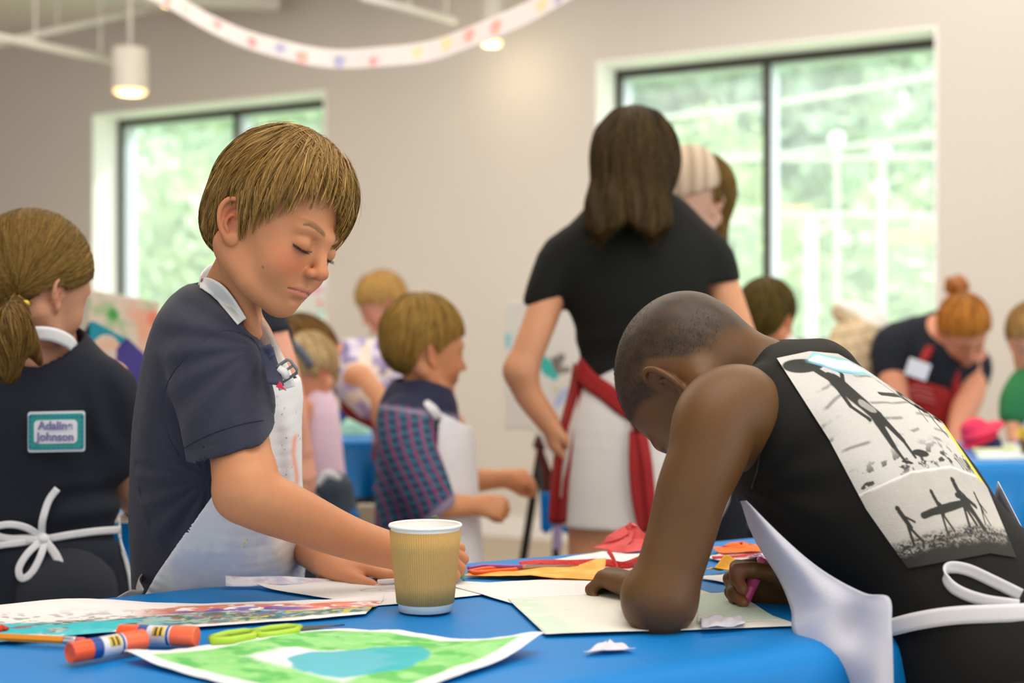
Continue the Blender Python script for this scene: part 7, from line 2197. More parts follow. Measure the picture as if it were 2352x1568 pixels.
    def art(U, V):
        c = np.tile(srgb(222, 206, 186), (len(U), 1))
        c = mixc(c, srgb(238, 160, 124), 0.75 * sstep(0.45, 0.62, fbm(U, V, 5, 3)) * sstep(0.25, 0.6, U * 0.6 + V * 0.5)); c = mixc(c, srgb(150, 190, 130), 0.7 * sstep(0.56, 0.66, fbm(U, V, 6, 7)) * (V < 0.5))
        c = mixc(c, srgb(60, 160, 70), 0.95 * sstep(0.10, 0.06, np.hypot(U - 0.36, (V - 0.24) * 1.1))); return mixc(c, srgb(240, 120, 90), 0.8 * sstep(0.12, 0.08, np.hypot(U - 0.95, V - 0.22)))
    flat_card('painting', [(205, 664), (366, 694), (352, 870), (200, 870)], d, m_art, None, None, parent=e, colf=art, thick=0.01, n=60)
    for px in (225, 335): MB().tube([P(px, 700, d + 0.03), (P(px, 0, d)[0], d + 0.25, 0)], 0.012, 8).build('leg', m_blk, e)
    MB().box(P(198, 876, d) - [0, 0.03, 0], P(356, 868, d) + [0, 0.03, 0]).build('ledge', m_blk, e)
    tl = mat('teal_card', srgb(0, 142, 156), rough=0.6); pr = mat('purple_card', srgb(72, 56, 130), rough=0.6)
    d2 = 3.1
    arch = [(178, 792), (206, 738), (216, 738), (290, 778), (272, 790)] + [(243 + 32 * math.cos(a), 800 - 32 * math.sin(a)) for a in np.linspace(0.3, math.pi - 0.1, 12)] + [(205, 830), (160, 830)]
    st = thing('card_stand', 'small stand holding card shapes beyond the ponytailed girl\'s shoulder', 'stand', (P(270, 784, d2)[0], d2, 0))
    MB().tube([P(240, 905, d2 + 0.03), (P(240, 0, d2)[0], d2 + 0.03, 0.0)], 0.014, 10).build('post', m_blk, st, smooth=True)
    MB().box(P(170, 905, d2), P(345, 895, d2) + [0, 0.06, 0]).build('shelf', m_blk, st)
    MB().box((P(240, 0, d2)[0] - 0.15, d2 - 0.1, 0.0), (P(240, 0, d2)[0] + 0.15, d2 + 0.15, 0.015)).build('base', m_blk, st)
    flat_card('card_arch', arch + [(160, 894), (200, 894), (200, 850), (205, 835)][:2][::-1], d2, tl, 'teal card shape with a rounded cut-out leaning on the small stand', 'card')
    flat_card('card_diamond', [(268, 800), (291, 775), (330, 812), (345, 850), (345, 894), (262, 894)], d2 + 0.02, pr, 'purple card shape leaning next to the teal one', 'card')
    # sheets of paper on the far wall by the window
    for i, (pts, dd, cols, lab) in enumerate([([(655, 650), (752, 640), (752, 705), (655, 712)], 0, (srgb(236, 190, 214), srgb(240, 140, 120)), 'white drawing with a pink blot taped under the far window, the upper one'),
                                   ([(650, 716), (735, 708), (735, 755), (650, 760)], 0, (srgb(220, 120, 130), srgb(190, 200, 200)), 'white drawing with red marks taped under the far window, the lower one')]):
        U, V = np.meshgrid(np.linspace(0, 1, 30), np.linspace(0, 1, 30), indexing='ij')
        q = []
        for a, b in pts:
            s = wp(a); base = W0 + WD * s; z = CZ - (b - 784) / FPX * base[1]; q.append(WP(s, z, -0.035))
        G = q[0] * ((1 - U) * (1 - V))[..., None] + q[1] * (U * (1 - V))[..., None] + q[2] * (U * V)[..., None] + q[3] * ((1 - U) * V)[..., None]
        c = np.tile(srgb(238, 240, 240), (900, 1)); u, v = U.ravel(), V.ravel()
        c = mixc(c, cols[0], sstep(0.2, 0.12, np.hypot(u - 0.85, v - 0.4))); c = mixc(c, cols[1], 0.9 * sstep(0.12, 0.07, np.hypot(u - 0.9, v - 0.85))); c = mixc(c, cols[0], 0.8 * sstep(0.08, 0.04, np.hypot(u - 0.3, v - 0.6)))
        tag(sheet('taped_drawing', G, m_art, None, colr=c, thick=0.002), lab, 'drawing')
    # right table: hat, papers, flowers
    c = P(2256, 1003, 3.85); c[2] = 0.742
    h = thing('sun_hat', 'bright pink sun hat resting on the bright blue table', 'hat', c)
    R = euler(0, -24, 0); mh = mat('pink_straw', srgb(232, 52, 92), rough=0.8, noise=0.1, nscale=60)
    MB().lathe([(0.052, 0.024), (0.056, 0.020), (0.040, 0.026), (0.034, 0.050), (0.020, 0.062), (0.001, 0.064)], c, 28, R).build('brim', mh, h, smooth=True)
    F = Field(); F.u(ell(c + [0, 0, 0.045], (0.062, 0.06, 0.016), R), 0.01); F.u(ell(c + R @ np.array([0, 0, 0.06]), (0.036, 0.036, 0.026), R), 0.012); sculpt('crown', F, 0.004, mh, h)
    MB().lathe([(0.030, 0.0), (0.042, 0.004), (0.036, 0.026), (0.028, 0.03)], c + [0.012, 0, 0], 24).build('hat_lining', mat('dark_blue_lining', srgb(34, 44, 84), rough=0.9), h, smooth=True)
    def sheet_on(label, pts, z, cA, cB, seed):
        U, V = np.meshgrid(np.linspace(0, 1, 20), np.linspace(0, 1, 20), indexing='ij'); q = [TB(a, b, z) for a, b in pts]
        G = q[0] * ((1 - U) * (1 - V))[..., None] + q[1] * (U * (1 - V))[..., None] + q[2] * (U * V)[..., None] + q[3] * ((1 - U) * V)[..., None]
        col = np.tile(cA, (400, 1)); col = mixc(col, cB, 0.8 * sstep(0.5, 0.6, fbm(U.ravel(), V.ravel(), 5, seed)))
        tag(sheet('painted_sheet', G, m_art, None, colr=col, thick=0.0015), label, 'drawing')
    sheet_on('cream and green painted sheet lying by the pink hat', [(2228, 1020), (2330, 1018), (2352, 1034), (2236, 1036)], 0.745, srgb(224, 226, 206), srgb(190, 206, 130), 3)
    sheet_on('white sheet nearest the table edge by the yellow flowers', [(2238, 1036), (2400, 1034), (2410, 1052), (2246, 1054)], 0.743, srgb(216, 228, 232), srgb(196, 220, 226), 4)
    c = P(2362, 1052, 3.62); c[2] = 0.745
    f = thing('flower_pot', 'little pot of yellow flowers at the end of the bright blue table', 'flowers', c)
    MB().lathe([(0.016, 0), (0.022, 0.03), (0.024, 0.03), (0.024, 0.036), (0.019, 0.036)], c, 20).build('pot', mat('terracotta_pot', srgb(120, 84, 60)), f, smooth=True)
    rs = np.random.RandomState(5); my = mat('yellow_petal', srgb(240, 206, 40), rough=0.6); mgn = mat('green_leaf', srgb(60, 110, 50), rough=0.6)
    for k in range(11):
        a = c + [rs.uniform(-0.024, 0.024), rs.uniform(-0.02, 0.02), 0.040 + rs.uniform(0, 0.022)]
        q = MB()
        for j in range(6):
            an = j * math.pi / 3; u_ = np.array([math.cos(an), 0.3 * math.sin(an) - 0.5, math.sin(an)]) * 0.008; w = np.array([-math.sin(an), 0, math.cos(an)]) * 0.0035
            q.add([a, a + u_ + w, a + u_ * 1.2, a + u_ - w], [(0, 1, 2, 3)])
        q.build('petals', my, f)
        q = MB(); b = c + [(a - c)[0] * 0.3, 0, 0.036]; q.tube([b, a], 0.0012, 5)
        s = np.array([rs.uniform(-1, 1), -0.4, 0.2]); s = unit(s) * 0.02; w = np.array([0, 0, 0.005]); m_ = (a + b) / 2; q.add([m_, m_ + s * 0.5 + w, m_ + s, m_ + s * 0.5 - w], [(0, 1, 2, 3)])
        q.build('leaf_stem', mgn, f)
# ------------------------------------------------------------------ on the near table
def quad_sheet(name, label, pts, colf, n=60, z=0.741, curl=0.0, ripple=0.0, seed=1, cat='drawing', lift=None, thick=0.0006, m=None):
    q = [TB(a, b, z) for a, b in pts]
    U, V = np.meshgrid(np.linspace(0, 1, n), np.linspace(0, 1, n), indexing='ij')
    G = q[0] * ((1 - U) * (1 - V))[..., None] + q[1] * (U * (1 - V))[..., None] + q[2] * (U * V)[..., None] + q[3] * ((1 - U) * V)[..., None]
    e = np.minimum.reduce([U, 1 - U, V, 1 - V])
    h = ripple * (0.5 + 0.5 * np.sin(U * 9 + seed) * np.cos(V * 7 + 2 * seed)) + ripple * (fbm(U, V, 6, 40 + seed) - 0.3)
    if curl: h = h + curl * ((U - 0.5) ** 2 + (V - 0.5) ** 2) * 2
    if lift: 
        for (u0, v0, r, a) in lift: h = h + a * sstep(r, 0, np.hypot(U - u0, V - v0))
    G[..., 2] += np.maximum(h, 0)
    o = sheet(name, G, m or m_draw, None, colr=colf(U.ravel(), V.ravel()), thick=thick)
    return tag(o, label, cat)
m_draw = mat('drawing_paper', (1, 1, 1), rough=0.75, attr='Col', noise=0.03, nscale=30, bump=0.05, bscale=200)
m_tissue = mat('tissue_paper', (1, 1, 1), rough=0.7, attr='Col', noise=0.06, nscale=40, bump=0.2, bscale=90)
WHT = srgb(230, 228, 228)

def inpoly(x, y, ps):
    ins = np.zeros(len(x), bool); j = len(ps) - 1
    for i in range(len(ps)):
        xi, yi = ps[i]; xj, yj = ps[j]
        ins ^= ((yi > y) != (yj > y)) & (x < (xj - xi) * (y - yi) / (yj - yi + 1e-12) + xi); j = i
    return ins

def build_items():
    # ---- paper cup
    c = P(977, 1404, 1.528); c[2] = 0.742; H = 0.0915; r0, r1 = 0.0285, 0.0375
    cup = thing('paper_cup', 'brown corrugated paper cup with a white rim standing in the middle of the table', 'cup', c)
    mw = mat('cup_white_paper', srgb(236, 234, 230), rough=0.45, noise=0.03)
    rr = lambda z: r0 + (r1 - r0) * z / H
    MB().lathe([(r0 - 0.002, 0.004), (r0 - 0.001, 0.0), (r0, 0.0), (rr(0.012), 0.012), (rr(H - 0.001), H - 0.001), (rr(H) - 0.0008, H), (rr(0.012) - 0.0012, 0.012), (0.001, 0.010)], c, 96, closed=True).build('cup_wall', mw, cup, smooth=True)
    MB().lathe([(rr(H) + 0.0014 + 0.0016 * math.cos(a) - 0.0008, H - 0.0006 + 0.0018 * math.sin(a)) for a in np.linspace(0, 2 * math.pi, 13)], c, 96, closed=True).build('rim', mw, cup, smooth=True)
    n = 1080; zs = np.linspace(0.0085, H - 0.0055, 5); ph = np.arange(n) * 2 * math.pi / n
    rib = 0.00075 * (0.5 + 0.5 * np.cos(ph * 90)) ** 0.7
    G = np.zeros((n + 1, 7, 3))
    for j, z in enumerate([zs[0]] + list(zs) + [zs[-1]]):
        R = rr(z) + 0.0010 + rib
        if j in (0, 6): R = np.full(n, rr(z) + 0.0002)
        G[:n, j, 0] = c[0] + R * np.cos(ph); G[:n, j, 1] = c[1] + R * np.sin(ph); G[:n, j, 2] = c[2] + z
    G[n] = G[0]
    sheet('corrugated_sleeve', G, mat('kraft_card', srgb(196, 156, 92), rough=0.75, noise=0.06, nscale=30, bump=0.1, bscale=400), cup)
    # ---- glue sticks
    mor = mat('orange_plastic', srgb(238, 84, 30), rough=0.35, noise=0.03); mco = mat('coral_cap', srgb(242, 104, 66), rough=0.35, noise=0.03)
    mbl = mat('blue_band', srgb(20, 70, 150), rough=0.4); mwh = mat('white_label', srgb(214, 212, 220), rough=0.3); myl = mat('yellow_print', srgb(226, 190, 40), rough=0.5); mbk = mat('black_print', srgb(36, 34, 36), rough=0.5)
    def glue(label, a, b, r):
        z = 0.741 + r; A = TB(*a, 0.741 + 0.0); B_ = TB(*b, 0.741); A[2] = B_[2] = z
        d = unit(B_ - A); L = np.linalg.norm(B_ - A); fr = frame([0, 0, 1], d); fr = np.column_stack([np.cross([0, 0, 1], d), np.cross(d, np.cross([0, 0, 1], d)), d])
        t = thing('glue_stick', label, 'glue stick', (A + B_) / 2)
        lt = lambda nm, p, m, **k: MB().lathe([(x * r, y * L) for x, y in p], A, 40, fr, **k).build(nm, m, t, smooth=False)
        lt('base_knob', [(0.55, 0.012), (0.80, 0.0), (0.93, 0.0), (0.97, 0.01), (0.97, 0.26), (0.90, 0.27)], mor)
        lt('blue_band', [(0.95, 0.265), (0.98, 0.27), (0.98, 0.385), (0.95, 0.39)], mbl)
        lt('barrel', [(0.95, 0.385), (0.975, 0.39), (0.975, 0.70), (0.95, 0.705)], mwh)
        lt('cap', [(0.97, 0.69), (1.03, 0.70), (1.03, 0.985), (0.97, 1.0), (0.3, 1.0)], mco)
        for nm, m, t0, t1, a0, a1, dr in (('logo_patch', myl, 0.47, 0.62, 1.0, 2.1, 0.985), ('logo_print', mbk, 0.50, 0.53, 1.05, 2.0, 0.992), ('logo_print', mbk, 0.56, 0.59, 1.05, 2.0, 0.992), ('stripe', mbl, 0.64, 0.67, -2, 4, 0.983)):
            G = np.zeros((3, 20, 3))
            for i, tt in enumerate(np.linspace(t0, t1, 3)):
                for j, an in enumerate(np.linspace(a0, a1, 20)):
                    # angles measured from the side facing the lens, over the top
                    G[i, j] = A + d * L * tt + r * dr * (np.cross(d, [0, 0, 1]) * math.cos(an - 0.9) + np.array([0, 0, 1]) * math.sin(an - 0.9))
            sheet(nm, G, m, t, thick=0.0002)
        return t
    glue('orange capped glue stick closest to the lens, beside the green drawing', (160, 1524), (330, 1492), 0.0098)
    glue('orange capped glue stick lying behind the first, against the painting', (275, 1477), (452, 1484), 0.0094)
    # ---- pencil
    A, B_ = TB(-30, 1461, 0.7455), TB(196, 1472, 0.7455); d = unit(B_ - A); L = np.linalg.norm(B_ - A); fr = np.column_stack([np.cross([0, 0, 1], d), [0, 0, 1], d])
    t = thing('pencil', 'orange pencil with a pink eraser lying beside the glue sticks', 'pencil', (A + B_) / 2)
    MB().lathe([(0.0038, 0.0), (0.0038, L * 0.79)], A, 6, fr).build('shaft', mat('pencil_yellow', srgb(226, 140, 30), rough=0.4), t)
    MB().lathe([(0.0036, L * 0.79), (0.004, L * 0.80), (0.004, L * 0.90), (0.0036, L * 0.91)], A, 20, fr).build('ferrule', mat('ferrule_metal', srgb(190, 190, 196), rough=0.3, metal=0.8), t, smooth=True)
    MB().lathe([(0.0035, L * 0.90), (0.0035, L * 0.985), (0.0025, L)], A, 20, fr).build('eraser', mat('pink_eraser', srgb(206, 96, 106), rough=0.7), t, smooth=True)
    # ---- red crayon stub at the frame edge
    A, B_ = TB(-40, 1446, 0.746), TB(6, 1443, 0.746)
    tt = thing('crayon', 'red crayon end poking in beside the turquoise paint', 'crayon', A)
    MB().tube([A, B_], 0.0042, 14).build('wax', mat('red_wax', srgb(220, 70, 30)), tt, smooth=True); d = unit(B_ - A); MB().tube([B_, B_ + d * 0.006], [0.0036, 0.0012], 14).build('tip', mat('red_wax_tip', srgb(200, 60, 30)), tt, smooth=True)
    # ---- the multicoloured painting
    def art1(U, V):
        x = U; y = V
        c = np.tile(srgb(232, 226, 226), (len(U), 1))
        n1 = fbm(x * 3, y, 7, 101); n2 = fbm(x * 3, y, 14, 111); n3 = fbm(x * 2.5, y, 22, 121)
        up = sstep(0.10, 0.20, y) * sstep(0.52, 0.40, y) * sstep(0.38, 0.5, x)
        c = mixc(c, srgb(196, 90, 60), 0.85 * up * sstep(0.42, 0.52, n1)); c = mixc(c, srgb(240, 130, 100), 0.8 * up * sstep(0.5, 0.58, n2) * sstep(0.7, 0.9, x))
        c = mixc(c, srgb(96, 60, 160), 0.9 * sstep(0.30, 0.40, y) * sstep(0.58, 0.46, y) * sstep(0.45, 0.55, x) * sstep(0.86, 0.78, x) * sstep(0.46, 0.54, fbm(x * 3, y, 9, 131)))
        lo = sstep(0.45, 0.55, y + 0.1 * (n1 - 0.5)) * sstep(0.93, 0.86, y)
        c = mixc(c, srgb(126, 160, 150), 0.8 * lo); c = mixc(c, srgb(40, 120, 150), 0.85 * lo * sstep(0.52, 0.6, n2)); c = mixc(c, srgb(70, 96, 60), 0.85 * lo * sstep(0.56, 0.62, n3))
        c = mixc(c, srgb(214, 190, 70), 0.9 * lo * sstep(0.58, 0.64, fbm(x * 3, y, 11, 141)) * sstep(0.6, 0.75, x)); c = mixc(c, srgb(140, 80, 90), 0.7 * lo * sstep(0.6, 0.66, fbm(x * 3, y, 13, 151)))
        c = mixc(c, srgb(80, 92, 60), 0.6 * sstep(0.56, 0.62, n3) * sstep(0.15, 0.35, y) * sstep(0.6, 0.4, x))
        tq = sstep(0.55, 0.62, y + 0.25 * (0.45 - x)) * sstep(0.52, 0.44, x)
        c = mixc(c, srgb(30, 186, 200), 0.9 * tq * sstep(0.36, 0.46, fbm(x * 2, y, 6, 161)))
        return c
    quad_sheet('painting', 'multicoloured painting of orange, purple and green smears with turquoise along one side', [(-90, 1402), (884, 1379), (840, 1414), (-130, 1486)], art1, n=230, ripple=0.003, seed=2, lift=[(1, 0, 0.15, 0.004), (0.25, 0, 0.3, 0.006)])
    # ---- the green drawing
    def art2(U, V):
        x, y = U, V
        wv = 0.03 * (fbm(x, y, 6, 201) - 0.5)
        e = np.minimum.reduce([x, 1 - x, y, 1 - y]) + wv
        c = np.tile(srgb(226, 228, 232), (len(U), 1))
        g = sstep(0.055, 0.075, e) * sstep(0.30, 0.24, e + 0.10 * (fbm(x, y, 4, 205) - 0.5) - 0.10 * (x > 0.55) * 1.0)
        gc = mixc(np.tile(srgb(104, 196, 92), (len(U), 1)), srgb(176, 222, 160), 0.8 * fbm(x, y, 20, 207)); gc = mixc(gc, srgb(60, 170, 70), 0.7 * sstep(0.5, 0.65, fbm(x * 2, y, 9, 209)))
        c = c * (1 - g[:, None]) + gc * g[:, None]
        pond = sstep(1.05, 0.95, np.hypot((x - 0.50) / 0.26, (y - 0.58) / 0.20) + 0.5 * (fbm(x, y, 5, 215) - 0.5))
        c = mixc(c, srgb(40, 172, 190), 0.9 * pond)
        scr = sstep(0.05, 0.0, np.abs(np.sin((x * 1.2 + y) * 60 + 3 * fbm(x, y, 8, 217)))) 
        c = mixc(c, srgb(150, 176, 216), 0.5 * scr * sstep(0.30, 0.36, e) * (1 - pond))
        return c
    quad_sheet('drawing', 'green bordered drawing with a turquoise pond, closest to the lens', [(284, 1513), (768, 1443), (1252, 1494), (800, 1640)], art2, n=260, ripple=0.0035, seed=5, lift=[(0.98, 0.9, 0.35, 0.010), (1, 1, 0.2, 0.006), (0, 0, 0.2, 0.003)])
    # ---- white papers
    def sketch(U, V):
        c = np.tile(WHT, (len(U), 1))
        for k, (cx, cy, rx, ry) in enumerate(((0.46, 0.52, 0.18, 0.10), (0.50, 0.56, 0.14, 0.07), (0.42, 0.50, 0.10, 0.06), (0.62, 0.30, 0.10, 0.06), (0.66, 0.34, 0.14, 0.05))):
            r = np.sqrt(((U - cx) / rx) ** 2 + ((V - cy) / ry) ** 2) + 0.12 * (fbm(U, V, 9, 300 + k) - 0.5)
            c = mixc(c, srgb(120, 136, 190), 0.55 * sstep(0.06, 0.02, np.abs(r - 0.9)))
        h = sstep(0.35, 0.1, np.abs(np.sin((U * 1.5 + V * 2.2) * 62))) * sstep(0.2, 0.12, np.hypot(U - 0.48, V - 0.53))
        return mixc(c, srgb(150, 160, 206), 0.35 * h)
    plain = lambda col, s=1: (lambda U, V: np.tile(col, (len(U), 1)) * (0.97 + 0.05 * fbm(U, V, 6, s))[:, None])
    quad_sheet('drawing', 'white sheet with a faint blue pencil sketch under the standing boy\'s hands', [(576, 1346), (880, 1326), (1290, 1348), (862, 1392)], sketch, n=180, z=0.7408, ripple=0.0008, seed=3, lift=[(0, 0, 0.2, 0.004)])
    quad_sheet('paper_sheet', 'blank white sheet between the cup and the leaning boy\'s fist', [(1030, 1345), (1400, 1322), (1560, 1372), (1262, 1409)], plain(WHT, 4), n=30, z=0.7418, ripple=0.001, seed=4, cat='paper')
    def faint(U, V):
        c = np.tile(srgb(226, 224, 214), (len(U), 1)); n = fbm(U, V, 10, 401)
        c = mixc(c, srgb(192, 216, 198), 0.75 * sstep(0.22, 0.08, U) * sstep(0.3, 0.5, n)); return mixc(c, srgb(198, 220, 204), 0.5 * sstep(0.16, 0.04, V) * n)
    quad_sheet('drawing', 'cream sheet with a pale green edge under the leaning boy\'s elbow', [(1166, 1376), (1600, 1352), (1840, 1438), (1252, 1456)], faint, n=60, z=0.7426, ripple=0.0006, seed=6)
    def mint(U, V):
        c = np.tile(srgb(204, 220, 204), (len(U), 1)); s = sstep(0.5, 0.2, np.abs(np.sin((U - V) * 30)))
        c = mixc(c, srgb(186, 208, 190), 0.4 * s); return mixc(c, srgb(238, 170, 196), 0.85 * sstep(0.5, 0.8, V - 0.5 * U) * s)
    quad_sheet('drawing', 'mint green drawing with pink strokes beside the pink marker', [(1606, 1364), (1690, 1361), (1790, 1424), (1600, 1432)], mint, n=50, z=0.7436, ripple=0.0006, seed=7)
    quad_sheet('paper_scrap', 'folded white paper strip in front of the mint green drawing', [(1608, 1424), (1706, 1420), (1712, 1440), (1612, 1446)], plain(srgb(206, 202, 214), 3), n=16, z=0.7446, ripple=0.004, seed=8, cat='paper')
    quad_sheet('paper_scrap', 'small torn white scrap alone on the blue cloth near the table edge', [(1340, 1502), (1392, 1476), (1410, 1478), (1460, 1494)], plain(srgb(214, 208, 220), 3), n=14, z=0.7412, ripple=0.003, seed=9, cat='paper')
    quad_sheet('paper_sheet', 'long white sheet beneath the red crepe strip', [(1250, 1290), (1390, 1266), (1560, 1274), (1500, 1304)], plain(WHT, 5), n=16, ripple=0.001, seed=10, cat='paper')
    quad_sheet('paper_sheet', 'white sheet beyond the pink marker, under the orange scrap', [(1618, 1280), (1700, 1262), (1790, 1270), (1735, 1305)], plain(WHT, 6), n=16, ripple=0.001, seed=11, cat='paper')
    quad_sheet('paper_sheet', 'thin white sheet edge just beyond the pink marker hand', [(1600, 1326), (1680, 1318), (1760, 1326), (1690, 1344)], plain(WHT, 7), n=16, z=0.7415, ripple=0.001, seed=12, cat='paper')
    quad_sheet('paper_sheet', 'pinkish sheet under the tissue behind the orange tissue sheet', [(1230, 1318), (1330, 1300), (1470, 1306), (1400, 1322)], plain(srgb(226, 190, 190), 8), n=16, z=0.7412, ripple=0.001, seed=13, cat='paper')
    # ---- tissue papers
    org = lambda U, V: mixc(np.tile(srgb(246, 166, 58), (len(U), 1)), srgb(250, 186, 100), sstep(0.4, 0.6, fbm(U, V, 5, 9)))
    quad_sheet('tissue_sheet', 'flat orange tissue paper sheet right of the cup', [(1064, 1322), (1150, 1306), (1392, 1302), (1384, 1334)], org, n=40, z=0.7435, ripple=0.003, seed=14, cat='tissue paper', lift=[(1, 1, 0.3, 0.008)], m=m_tissue)
    quad_sheet('tissue_sheet', 'folded yellow-orange tissue sheet beyond the pink marker', [(1622, 1312), (1668, 1302), (1752, 1298), (1738, 1316)], lambda U, V: np.tile(srgb(246, 176, 40), (len(U), 1)), n=20, z=0.744, ripple=0.004, seed=15, cat='tissue paper', lift=[(1, 0, 0.6, 0.014)], m=m_tissue)
    def crumple(name, label, outline, z0, hgt, col, seed, cat='tissue paper'):
        rs = np.random.RandomState(seed); n = 14; base = [TB(a, b, z0) for a, b in outline]
        cx = np.mean(base, 0); q = MB(); rings = []
        pk = hgt
        N = len(outline) * 3; ring = []
        for i in range(N):
            t = i / 3; k = int(t); f = t - k; ring.append(base[k % len(base)] * (1 - f) + base[(k + 1) % len(base)] * f)
        V = []; 
        for j, s in enumerate((1.0, 0.78, 0.52, 0.26, 0.0)):
            for i in range(N):
                p = ring[i] * s + cx * (1 - s); p = p.copy()
                p[2] = z0 + pk * (1 - s) ** 0.8 * (0.75 + 0.5 * rs.rand()) + (0.004 * rs.rand() if j == 0 else 0); p[:2] += rs.uniform(-0.006, 0.006, 2) * (j > 0); V.append(p)
        F_ = []
        for j in range(4):
            for i in range(N): F_ += [(j * N + i, j * N + (i + 1) % N, (j + 1) * N + i), ((j + 1) * N + i, j * N + (i + 1) % N, (j + 1) * N + (i + 1) % N)]
        q.add(V, F_)
        o = q.build(name, mat(name + '_tissue', col, rough=0.7, noise=0.15, nscale=40), None); s_ = o.modifiers.new('thickness', 'SOLIDIFY'); s_.thickness = 0.0006
        return tag(o, label, cat)
    crumple('tissue_crumple', 'crumpled salmon red tissue paper peaking at the table\'s far edge', [(1362, 1262), (1420, 1258), (1512, 1258), (1520, 1268), (1440, 1272)], 0.742, 0.034, srgb(226, 92, 92), 3)
    crumple('tissue_crumple', 'crumpled bright orange tissue strip by the far edge, beyond the pink marker', [(1634, 1262), (1700, 1254), (1760, 1258), (1752, 1270), (1660, 1274)], 0.742, 0.010, srgb(244, 110, 30), 5)
    crumple('tissue_crumple', 'small lilac tissue scrap beyond the pink marker', [(1712, 1282), (1745, 1276), (1762, 1284), (1735, 1290)], 0.744, 0.006, srgb(214, 180, 214), 6)
    mr = mat('red_crepe', srgb(220, 44, 40), rough=0.6, noise=0.2, nscale=200, bump=0.4, bscale=300)
    def crepe(label, pts, w):
        C = [TB(a, b, 0.7445) + np.array([0, 0, h]) for a, b, h in pts]; rs = np.random.RandomState(3)
        sd = [np.array([0.1, 0.6 + 0.3 * rs.randn(), 0.7 + 0.2 * rs.randn()]) for _ in C]
        tag(ribbon('crepe_strip', C, w, mr, None, side=sd, thick=0.0008, sub=6), label, 'crepe paper')
    crepe('long twisted red crepe strip lying across the white sheets', [(1195, 1300, 0.002), (1240, 1296, 0.003), (1300, 1297, 0.002), (1340, 1299, 0.004), (1390, 1296, 0.003), (1430, 1302, 0.002), (1470, 1296, 0.006), (1510, 1286, 0.01)], 0.010)
    crepe('short red crepe piece crossing the long strip', [(1396, 1282, 0.010), (1404, 1292, 0.010), (1412, 1302, 0.007), (1421, 1318, 0.002)], 0.006)
    crepe('thin red crepe strip on the sheet beyond the pink marker', [(1636, 1282, 0.001), (1690, 1279, 0.001), (1740, 1276, 0.001)], 0.005)
    # ---- orange scissors by the cup
    A = TB(1078, 1314, 0.7465)
    t = thing('scissors', 'orange and purple handled scissors pointing from the cup to the red crepe', 'scissors', A)
    mo = mat('orange_handle', srgb(232, 96, 24), rough=0.35); mp = mat('purple_handle', srgb(150, 80, 170), rough=0.35)
    def hoop(name, pts, r, m, z): MB().tube([TB(a, b, z) for a, b in pts], r, 10).build(name, m, t, smooth=True)
    hoop('handle', [(1078, 1312), (1110, 1306), (1150, 1303), (1185, 1303), (1204, 1302), (1180, 1308), (1130, 1312), (1090, 1315), (1078, 1312)], 0.0028, mo, 0.7470)
    hoop('handle', [(1076, 1304), (1110, 1298), (1150, 1299), (1200, 1301)], 0.0022, mp, 0.7500)
    q = MB(); v = [TB(1196, 1298, 0.747), TB(1330, 1300, 0.746), TB(1200, 1306, 0.747)]; q.add(v + [p + np.array([0, 0, 0.0015]) for p in v], [(2, 1, 0), (3, 4, 5), (0, 1, 4, 3), (1, 2, 5, 4), (2, 0, 3, 5)])
    q.build('blade', mat('scissor_steel', srgb(160, 160, 164), rough=0.25, metal=0.9), t)
    # ---- lime scissors by the glue sticks
    t = thing('scissors', 'lime green handled scissors half under the green drawing', 'scissors', TB(600, 1455))
    ml = mat('lime_handle', srgb(168, 206, 50), rough=0.4)
    for pts in ([(486, 1466), (520, 1456), (560, 1451), (590, 1452), (580, 1462), (530, 1470), (490, 1472), (486, 1466)], [(580, 1452), (620, 1444), (660, 1440), (688, 1442), (680, 1450), (640, 1456), (600, 1460), (580, 1454)]):
        MB().tube([TB(a, b, 0.7462) for a, b in pts], 0.0040, 10).build('handle', ml, t, smooth=True)
    q = MB(); v = [TB(684, 1441, 0.746), TB(792, 1436, 0.743), TB(686, 1449, 0.746)]; q.add(v + [p + np.array([0, 0, 0.0015]) for p in v], [(2, 1, 0), (3, 4, 5), (0, 1, 4, 3), (1, 2, 5, 4), (2, 0, 3, 5)])
    q.build('blade', mat('scissor_steel_dark', srgb(90, 110, 120), rough=0.3, metal=0.8), t)
    # ---- the crayon in the standing boy's hand and a white pen under his thumb
    A, B_ = TB(1066, 1333, 0.742), P(1022, 1240, 1.70)
    d = unit(B_ - A); fr = frame(unit(np.cross(d, [0, 1, 0])), d)
    t = thing('crayon', 'green crayon held upright in the standing boy\'s fist behind the cup', 'crayon', A)
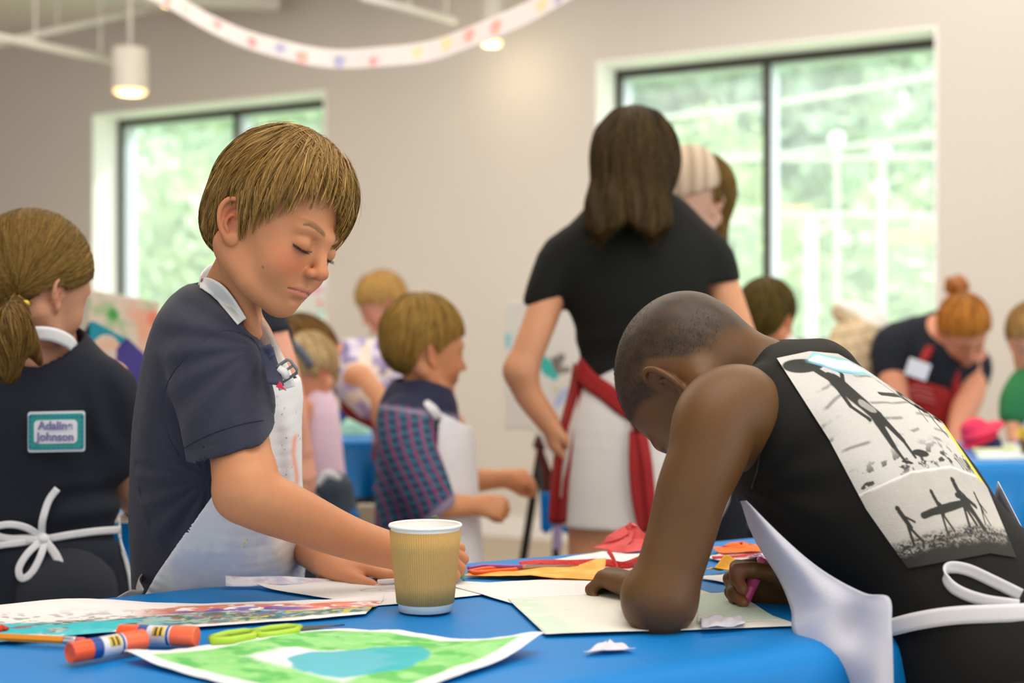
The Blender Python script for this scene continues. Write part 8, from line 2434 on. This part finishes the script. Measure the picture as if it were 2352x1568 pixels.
    MB().lathe([(0.0008, 0.0), (0.0026, 0.004), (0.0042, 0.010), (0.0044, 0.012)], A, 20, fr).build('tip', mat('green_wax', srgb(110, 180, 130), rough=0.5), t, smooth=True)
    MB().lathe([(0.0048, 0.012), (0.0048, 0.085), (0.004, 0.09)], A, 20, fr).build('paper_wrap', mat('dark_green_wrap', srgb(70, 90, 60), rough=0.7), t, smooth=True)
    A, B_ = TB(868, 1336, 0.745), TB(960, 1330, 0.745); t = thing('pen', 'slim white pen lying under the standing boy\'s thumb', 'pen', A)
    MB().tube([A, B_], 0.0030, 14).build('barrel', mw, t, smooth=True); d = unit(B_ - A); MB().tube([B_, B_ + d * 0.008], [0.0026, 0.0006], 12).build('nib', mat('grey_nib', srgb(120, 120, 124)), t, smooth=True)
STEPS = [('outside', 'build_outside'), ('room', 'build_room'), ('overhead', 'build_overhead'), ('table', 'build_table'),
         ('boy', 'build_boy'), ('leaning', 'build_leaning_boy'), ('girl', 'build_girl'), ('woman', 'build_woman'), ('striped', 'build_striped_boy'),
         ('crowd', 'build_crowd'), ('far', 'build_far_things'), ('items', 'build_items')]
for _n, _f in STEPS:
    globals()[_f]()
# repeats of a kind share a group
GROUPS = {'pendant_lamp': 'white pendant lamps', 'conduit_pipe': 'ceiling pipes', 'ceiling_beam': 'ceiling beams', 'leafy_tree': 'trees outside the windows', 'overhead_wire': 'wires outside the windows',
          'street_lamp': 'street lamps outside', 'street_post': 'street posts outside', 'glue_stick': 'glue sticks on the near table', 'paper_sheet': 'loose white paper sheets', 'paper_scrap': 'paper scraps on the near table',
          'drawing': 'drawings on the near table', 'tissue_sheet': 'tissue sheets on the near table', 'tissue_crumple': 'crumpled tissue on the near table', 'crepe_strip': 'red crepe strips', 'scissors': 'scissors on the near table',
          'crayon': 'crayons on the near table', 'taped_drawing': 'drawings taped by the far window', 'painted_sheet': 'painted sheets on the far table', 'folding_table': 'folding tables', 'tablecloth': 'blue plastic tablecloths', 'person': 'people at the art workshop'}
for _o in bpy.data.objects:
    if _o.parent is None and _o.get('category'):
        _g = GROUPS.get(_o.name.split('.')[0])
        if _g: _o['group'] = _g
